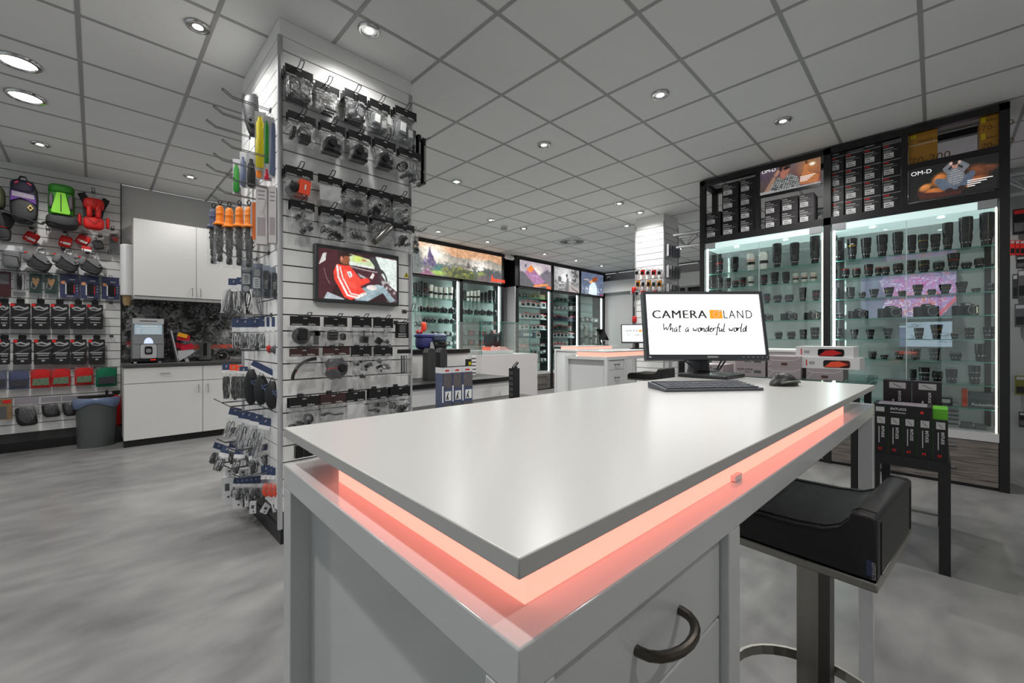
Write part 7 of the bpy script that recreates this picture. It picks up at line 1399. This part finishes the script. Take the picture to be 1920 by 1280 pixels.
for (a, b, nn, h_, si, m, fc, wd) in SMALL:
    stp = (b - a) / nn
    for i in range(nn): vbox(a + stp * i + .4, a + stp * (i + 1) - .4, h_ * (1 + .12 * ((i * 5) % 3 - 1)), TSH[si], 7.05, '%s, %s on shelf %s, %s poster bay' % (wd, ORD[i], ('one', 'two', 'three', 'four', 'five', 'six', 'seven', 'eight')[si], ('sunset', 'black and white', 'eagle')[0 if a < 1033 else 1 if a < 1086 else 2]), 'small goods under the posters', m, fc)
t = inst(lens_tpl('white', .085, .42, None), 'camera_lens', 'long white and black lens lying on a shelf under the eagle', 'lens', (9.7, 7.1, TSH[3] + .10), 0, tilt=(0, math.pi / 2, 0))
for i, (x, w_, h_, s) in enumerate(((1091, 4.5, 12, 'tele'), (1099, 8.5, 31, 'white'), (1107.5, 7.5, 24, 'white'), (1115.5, 8, 31, 'white'))): vput(x, w_, h_, 1.13, 7.08, s, None, '%s lens standing under the eagle poster, %s along' % ('white telephoto' if s == 'white' else 'dark', ORD[i]), 'telephoto lenses under the eagle')
part('glass_shelf', MB().box(9.53, 10.62, TV_ + .04, TV_ + .35, 1.12, 1.129).mesh('glass_shelf', GLASS), tri)
# ------------------------------------------------------------------ packs on the rear column
for r, (y, hgt, cols, m2, wd) in enumerate(((506, 9, (1194, 1204.5, 1215, 1225.5, 1236), REDP, 'red'), (526, 11, (1196, 1206, 1216, 1226, 1236), mat('amber_card', (.75, .5, .15), .5), 'amber'), (545, 8, (1194, 1205, 1216, 1227, 1237), REDP, 'low red'))):
    for i, x in enumerate(cols):
        p = onX(x, y, QU0 - .06); t = thing('small_pack', '%s card pack on the rear column, %s along its row' % (wd, ORD[i]), 'hanging pack', (QU0 - .06, p[1], p[2]), -math.pi / 2, 'packs on the rear column')
        Hh = hgt * (p @ _fw) / FPX; part('card', MB().box(-.035, .035, 0, .012, -Hh, 0).mesh('card', m2 if (i + r) % 2 else LGREY), t); part('device', MB().box(-.024, .024, -.012, 0, -Hh * .9, -Hh * .3).mesh('device', BLACKP), t); hook(col2, QU0, p[1], p[2], -math.pi / 2, .1, .02)
for i, (x, y) in enumerate(((1187, 537), (1196, 555), (1196, 576), (1188, 592))):
    p = onY(x, y, QV1 + .03); t = thing('red_pack', 'red wrapped pack beside the rear column, %s from the top' % ORD[i], 'hanging pack', tuple(p)); part('card', MB().box(-.05, .05, 0, .02, -.12, 0).mesh('card', LGREY), t); part('device', blob(.09, .1, .06, .6).mesh('device', RED), t, (0, -.02, -.01))
for r, (y0, y1, m2, wd) in enumerate(((458, 480, BLUEP, 'navy'), (497, 520, BLACKP, 'black'), (532, 556, GREYP, 'grey'))):
    for i in range(5):
        p = onY(1252 + 5 * i, y0 + i, QV0 - .05); Hh = (y1 - y0) * (p @ _fw) / FPX; t = thing('slim_pack', '%s slim pack on the shaded side of the rear column, %s along' % (wd, ORD[i]), 'hanging pack', (p[0], p[1], p[2]), .9, 'slim packs on the rear column')
        part('card', MB().box(-.045, .045, 0, .008, -Hh, 0).mesh('card', LGREY), t); part('device', MB().box(-.03, .03, -.015, 0, -Hh * .95, -Hh * .12).mesh('device', m2), t)
# ------------------------------------------------------------------ display furniture between the column and the far cabinets
du = thing('stepped_display', 'stepped white display unit with black tops behind the column', 'display unit', (0, 0, 0))
part('upper_step', MB().box(2.3, 3.38, 4.2, 4.75, 0, 1.09).mesh('upper_step', WHITE), du); part('upper_top', MB().box(2.28, 3.40, 4.18, 4.77, 1.09, 1.138).mesh('upper_top', BLACKM), du)
part('lower_step', MB().box(2.2, 3.53, 3.6, 4.2, 0, .77).mesh('lower_step', WHITE), du); part('lower_top', MB().box(2.18, 3.55, 3.58, 4.2, .77, .815).mesh('lower_top', BLACKM), du)
bn = solid('display_bench', MB().box(1.95, 3.6, 2.88, 3.5, .05, .585).box(1.93, 3.62, 2.86, 3.52, .585, .61, 1).box(2.0, 3.55, 2.92, 3.46, 0, .05, 1).mesh('display_bench', [WHITE, BLACKM]), 'low white display bench behind the front counter', 'bench')
for i, x in enumerate((804.5, 827)):
    p = onY(x, 660, 3.95); t = thing('grey_case', 'dark grey ribbed case standing on the stepped display, %s' % ('near the column' if i == 0 else 'beside the striped box'), 'case', (p[0], 3.95, .8155))
    b = MB().prism([(-.05, 0), (.05, 0), (.05, .3), (.025, .345), (-.025, .345), (-.05, .3)], -.05, .05, 'y'); part('shell', b.mesh('shell', mat('case_grey', (.2, .2, .2), .5)), t)
    for q in range(4): part('rib', MB().box(-.042 + .026 * q, -.034 + .026 * q, -.054, -.05, .01, .3).mesh('rib', GREYP), t)
p = onY(795, 657, 4.4)
t = thing('camera_bag', 'blue camera bag leaning beside black bags on the stepped display', 'bag', (p[0], 4.4, 1.1385)); part('body', blob(.2, .17, .16, .6).mesh('body', mat('royal_blue_fabric', (.2, .22, .45), .6)), t, (0, 0, .17)); part('lid', blob(.22, .05, .17, .5).mesh('lid', mat('royal_blue_fabric', (.2, .22, .45), .6)), t, (0, 0, .19)); part('tag', MB().prism([(.02, .0), (.09, 0), (.06, .09), (.03, .09)], -.10, -.09, 'y').mesh('tag', LGREY), t)
t = thing('camera_bag', 'slate blue camera bag stacked on the black one', 'bag', (p[0] + .20, 4.42, 1.235)); part('body', blob(.22, .10, .2, .45).mesh('body', SLATEB), t, (0, 0, .1)); part('zip', MB().tube([(-.1, -.095, .06), (0, -.102, .06), (.1, -.095, .06)], .003, 5).mesh('zip', BLACKP), t)
t = thing('camera_bag', 'black camera bag under the slate blue one', 'bag', (p[0] + .20, 4.42, 1.1385)); part('body', blob(.22, .095, .2, .45).mesh('body', LRUB), t, (0, 0, .095)); part('handle', strap([(-.05, -.1, .08), (0, -.12, .09), (.05, -.1, .08)], .008, BLACKP), t)
t = thing('orange_figure', 'small bright orange gadget above the blue bag', 'gadget', (p[0] + .03, 4.5, 1.1385)); part('stand', MB().box(-.03, .03, -.02, .02, 0, .19).mesh('stand', LGREY), t); part('body', blob(.07, .12, .06, .7).mesh('body', CORAL), t, (.03, 0, .34)); part('foot', blob(.09, .05, .08, .7).mesh('foot', RED), t, (-.05, -.02, .24))
p = onY(862, 662, 4.25); t = thing('striped_box', 'small black box with a yellow label beside a striped card', 'box', (p[0] - .03, 4.05, .8155)); part('carton', MB().box(0, .06, 0, .05, 0, .2).mesh('carton', BLACKP), t); part('label', MB().box(.01, .05, -.002, 0, .13, .17).mesh('label', YELLOW), t); part('striped_card', MB().box(.065, .14, .01, .02, 0, .24).mesh('striped_card', PRINTW), t)
for q in range(5): part('stripe', MB().box(.067, .138, .008, .01, .02 + .045 * q, .035 + .045 * q).mesh('stripe', GREYP), t)
for i, (x0, x1) in enumerate(((829, 847.5), (848, 866), (866.5, 886))):
    a = onY(x0, 690, 3.0); b = onY(x1, 690, 3.0); W = b[0] - a[0]; t = thing('tripod_box', 'blue and white tripod box in a row of three, %s from the column' % ORD[i], 'box', (a[0], 3.0, .6105)); Hh = .405
    part('carton', MB().box(.001, W - .001, 0, .10, 0, Hh).mesh('carton', mat('tripod_blue', (.30, .34, .46), .45)), t); part('white_band', MB().box(0, W, -.001, .1, Hh - .05, Hh).mesh('white_band', CW), t); part('photo', MB().box(W * .12, W * .95, -.002, 0, Hh * .55, Hh * .86).mesh('photo', mat('tripod_photo', (.38, .36, .37), .5, noise=.6, nscale=40)), t)
    part('photo', MB().box(W * .12, W * .95, -.002, 0, .01, Hh * .22).mesh('photo', MATS['tripod_photo']), t); part('white_panel', MB().box(W * .3, W * .9, -.002, 0, Hh * .28, Hh * .48).box(0, W * .12, -.002, 0, Hh * .25, Hh * .6).mesh('white_panel', PRINTW), t); part('brand_bar', MB().box(W * .3, W * .7, -.002, 0, Hh - .035, Hh - .022).mesh('brand_bar', REDP), t); part('tripod_print', MB().tube([(W * .4, -.003, Hh * .3), (W * .6, -.003, Hh * .45)], .004, 4).tube([(W * .6, -.003, Hh * .3), (W * .5, -.003, Hh * .4)], .004, 4).mesh('tripod_print', BLACKP), t)
p = onY(963, 700, 3.3); t = thing('folded_stand', 'black folded light stand standing on the low bench', 'stand', (p[0], 3.3, .6105)); part('bundle', MB().box(-.035, .055, -.04, .04, 0, .33).mesh('bundle', LRUB), t)
for q in range(5): part('rib', MB().box(-.04, -.035, -.03, .03, .02 + .06 * q, .06 + .06 * q).mesh('rib', GREYP), t)
part('head', MB().tube([(-.01, 0, .33), (.02, 0, .36), (.06, 0, .39)], .018, 8).tube([(0, 0, .34), (.05, 0, .34)], .012, 8).mesh('head', BLACKP), t)
pl = thing('glass_case_plinth', 'white plinth topped by a clear glass case in the middle of the shop', 'display case', (0, 0, 0))
part('plinth', MB().box(3.95, 5.16, 4.6, 5.3, 0, 1.03).mesh('plinth', mat('plinth_white', (.78, .77, .77), .4)), pl)
for (a, b, c, d) in ((3.97, 5.0, 4.62, 4.626), (3.97, 5.0, 5.274, 5.28), (3.97, 3.976, 4.62, 5.28), (4.994, 5.0, 4.62, 5.28)): part('glass_pane', MB().box(a, b, c, d, 1.03, 1.52).mesh('glass_pane', PANE), pl)
part('glass_lid', MB().box(3.97, 5.0, 4.62, 5.28, 1.52, 1.526).mesh('glass_lid', PANE), pl)
for x, y in ((3.97, 4.62), (5.0, 4.62), (3.97, 5.28), (5.0, 5.28)): part('glass_corner', MB().box(x - .005, x + .005, y - .005, y + .005, 1.03, 1.526).mesh('glass_corner', GLASSE), pl)
for a, b, c, d in ((3.97, 5.0, 4.617, 4.623), (3.97, 5.0, 5.277, 5.283), (3.967, 3.973, 4.62, 5.28), (4.997, 5.003, 4.62, 5.28)): part('glass_rim', MB().box(a, b, c, d, 1.52, 1.527).mesh('glass_rim', GLASSE), pl)
solid('white_block', MB().box(4.05, 4.75, 4.75, 5.1, 0, .06).mesh('white_block', CW), 'low white block inside the glass case', 'block', (0, 0, 1.0305)); 
for i, x in enumerate((4.4, 4.58)):
    t = thing('shoulder_pack', 'dark slate pack inside the glass case, %s' % ('nearer the column' if i == 0 else 'farther from the column'), 'bag', (x, 4.95, 1.145)); part('body', blob(.14, .22, .12, .5).mesh('body', mat('slate_pack', (.14, .16, .19), .6)), t, (0, 0, .22)); part('strap', strap([(-.04, -.06, .2), (0, -.08, .24), (.04, -.06, .2)], .01, BLACKR), t)
for i in range(3): t = thing('orange_book', 'orange booklet lying in the glass case, %s from the bottom' % ORD[i], 'booklet', (4.3, 4.8, 1.0915 + .0175 * i)); part('cover', MB().box(0, .42 - .04 * i, 0, .22, 0, .017).mesh('cover', CORAL if i != 1 else mat('pale_orange', (.9, .5, .4), .5)), t); part('pages', MB().box(.004, .40 - .04 * i, -.001, .2, .004, .013).mesh('pages', PRINTW), t)
# second monitor and the till on the counters
t = thing('computer_monitor', 'smaller monitor with the same logo at the second counter', 'monitor', (5.72, 3.12, 1.1205), YAW - math.pi / 2 - .1); part('stand_base', MB().box(-.1, .1, -.08, .08, 0, .015).mesh('stand_base', BLACKP), t); part('stand_neck', MB().box(-.03, .03, .0, .03, .015, .14).mesh('stand_neck', BLACKP), t)
hd2, sw2, sh2 = monitor_head(t, .46, .28, .085, -.03, -.1); sc2 = part('screen', MB().box(-sw2 / 2, sw2 / 2, .006, .012, 0, sh2).mesh('screen', mat('dim_screen', (1, 1, 1), .3, emit=.82, ecol=(.95, .98, 1))), hd2, (0, 0, .022)); logo(sc2, sw2, sh2)
for c in sc2.children: c.location.y += .0055
t = thing('till_screen', 'tilted black till screen on the farthest counter', 'screen', (8.62, 5.6, 1.1205), YAW - math.pi / 2 + .9); part('foot', MB().box(-.12, .12, -.1, .1, 0, .015).mesh('foot', BLACKP), t); part('arm', MB().tube([(0, .05, .015), (0, .08, .2)], .025, 8).mesh('arm', BLACKP), t); part('panel', MB().obox((0, 0, .25), (.36, .03, .3), Matrix.Rotation(-.5, 3, 'X')).mesh('panel', SCREENB), t)
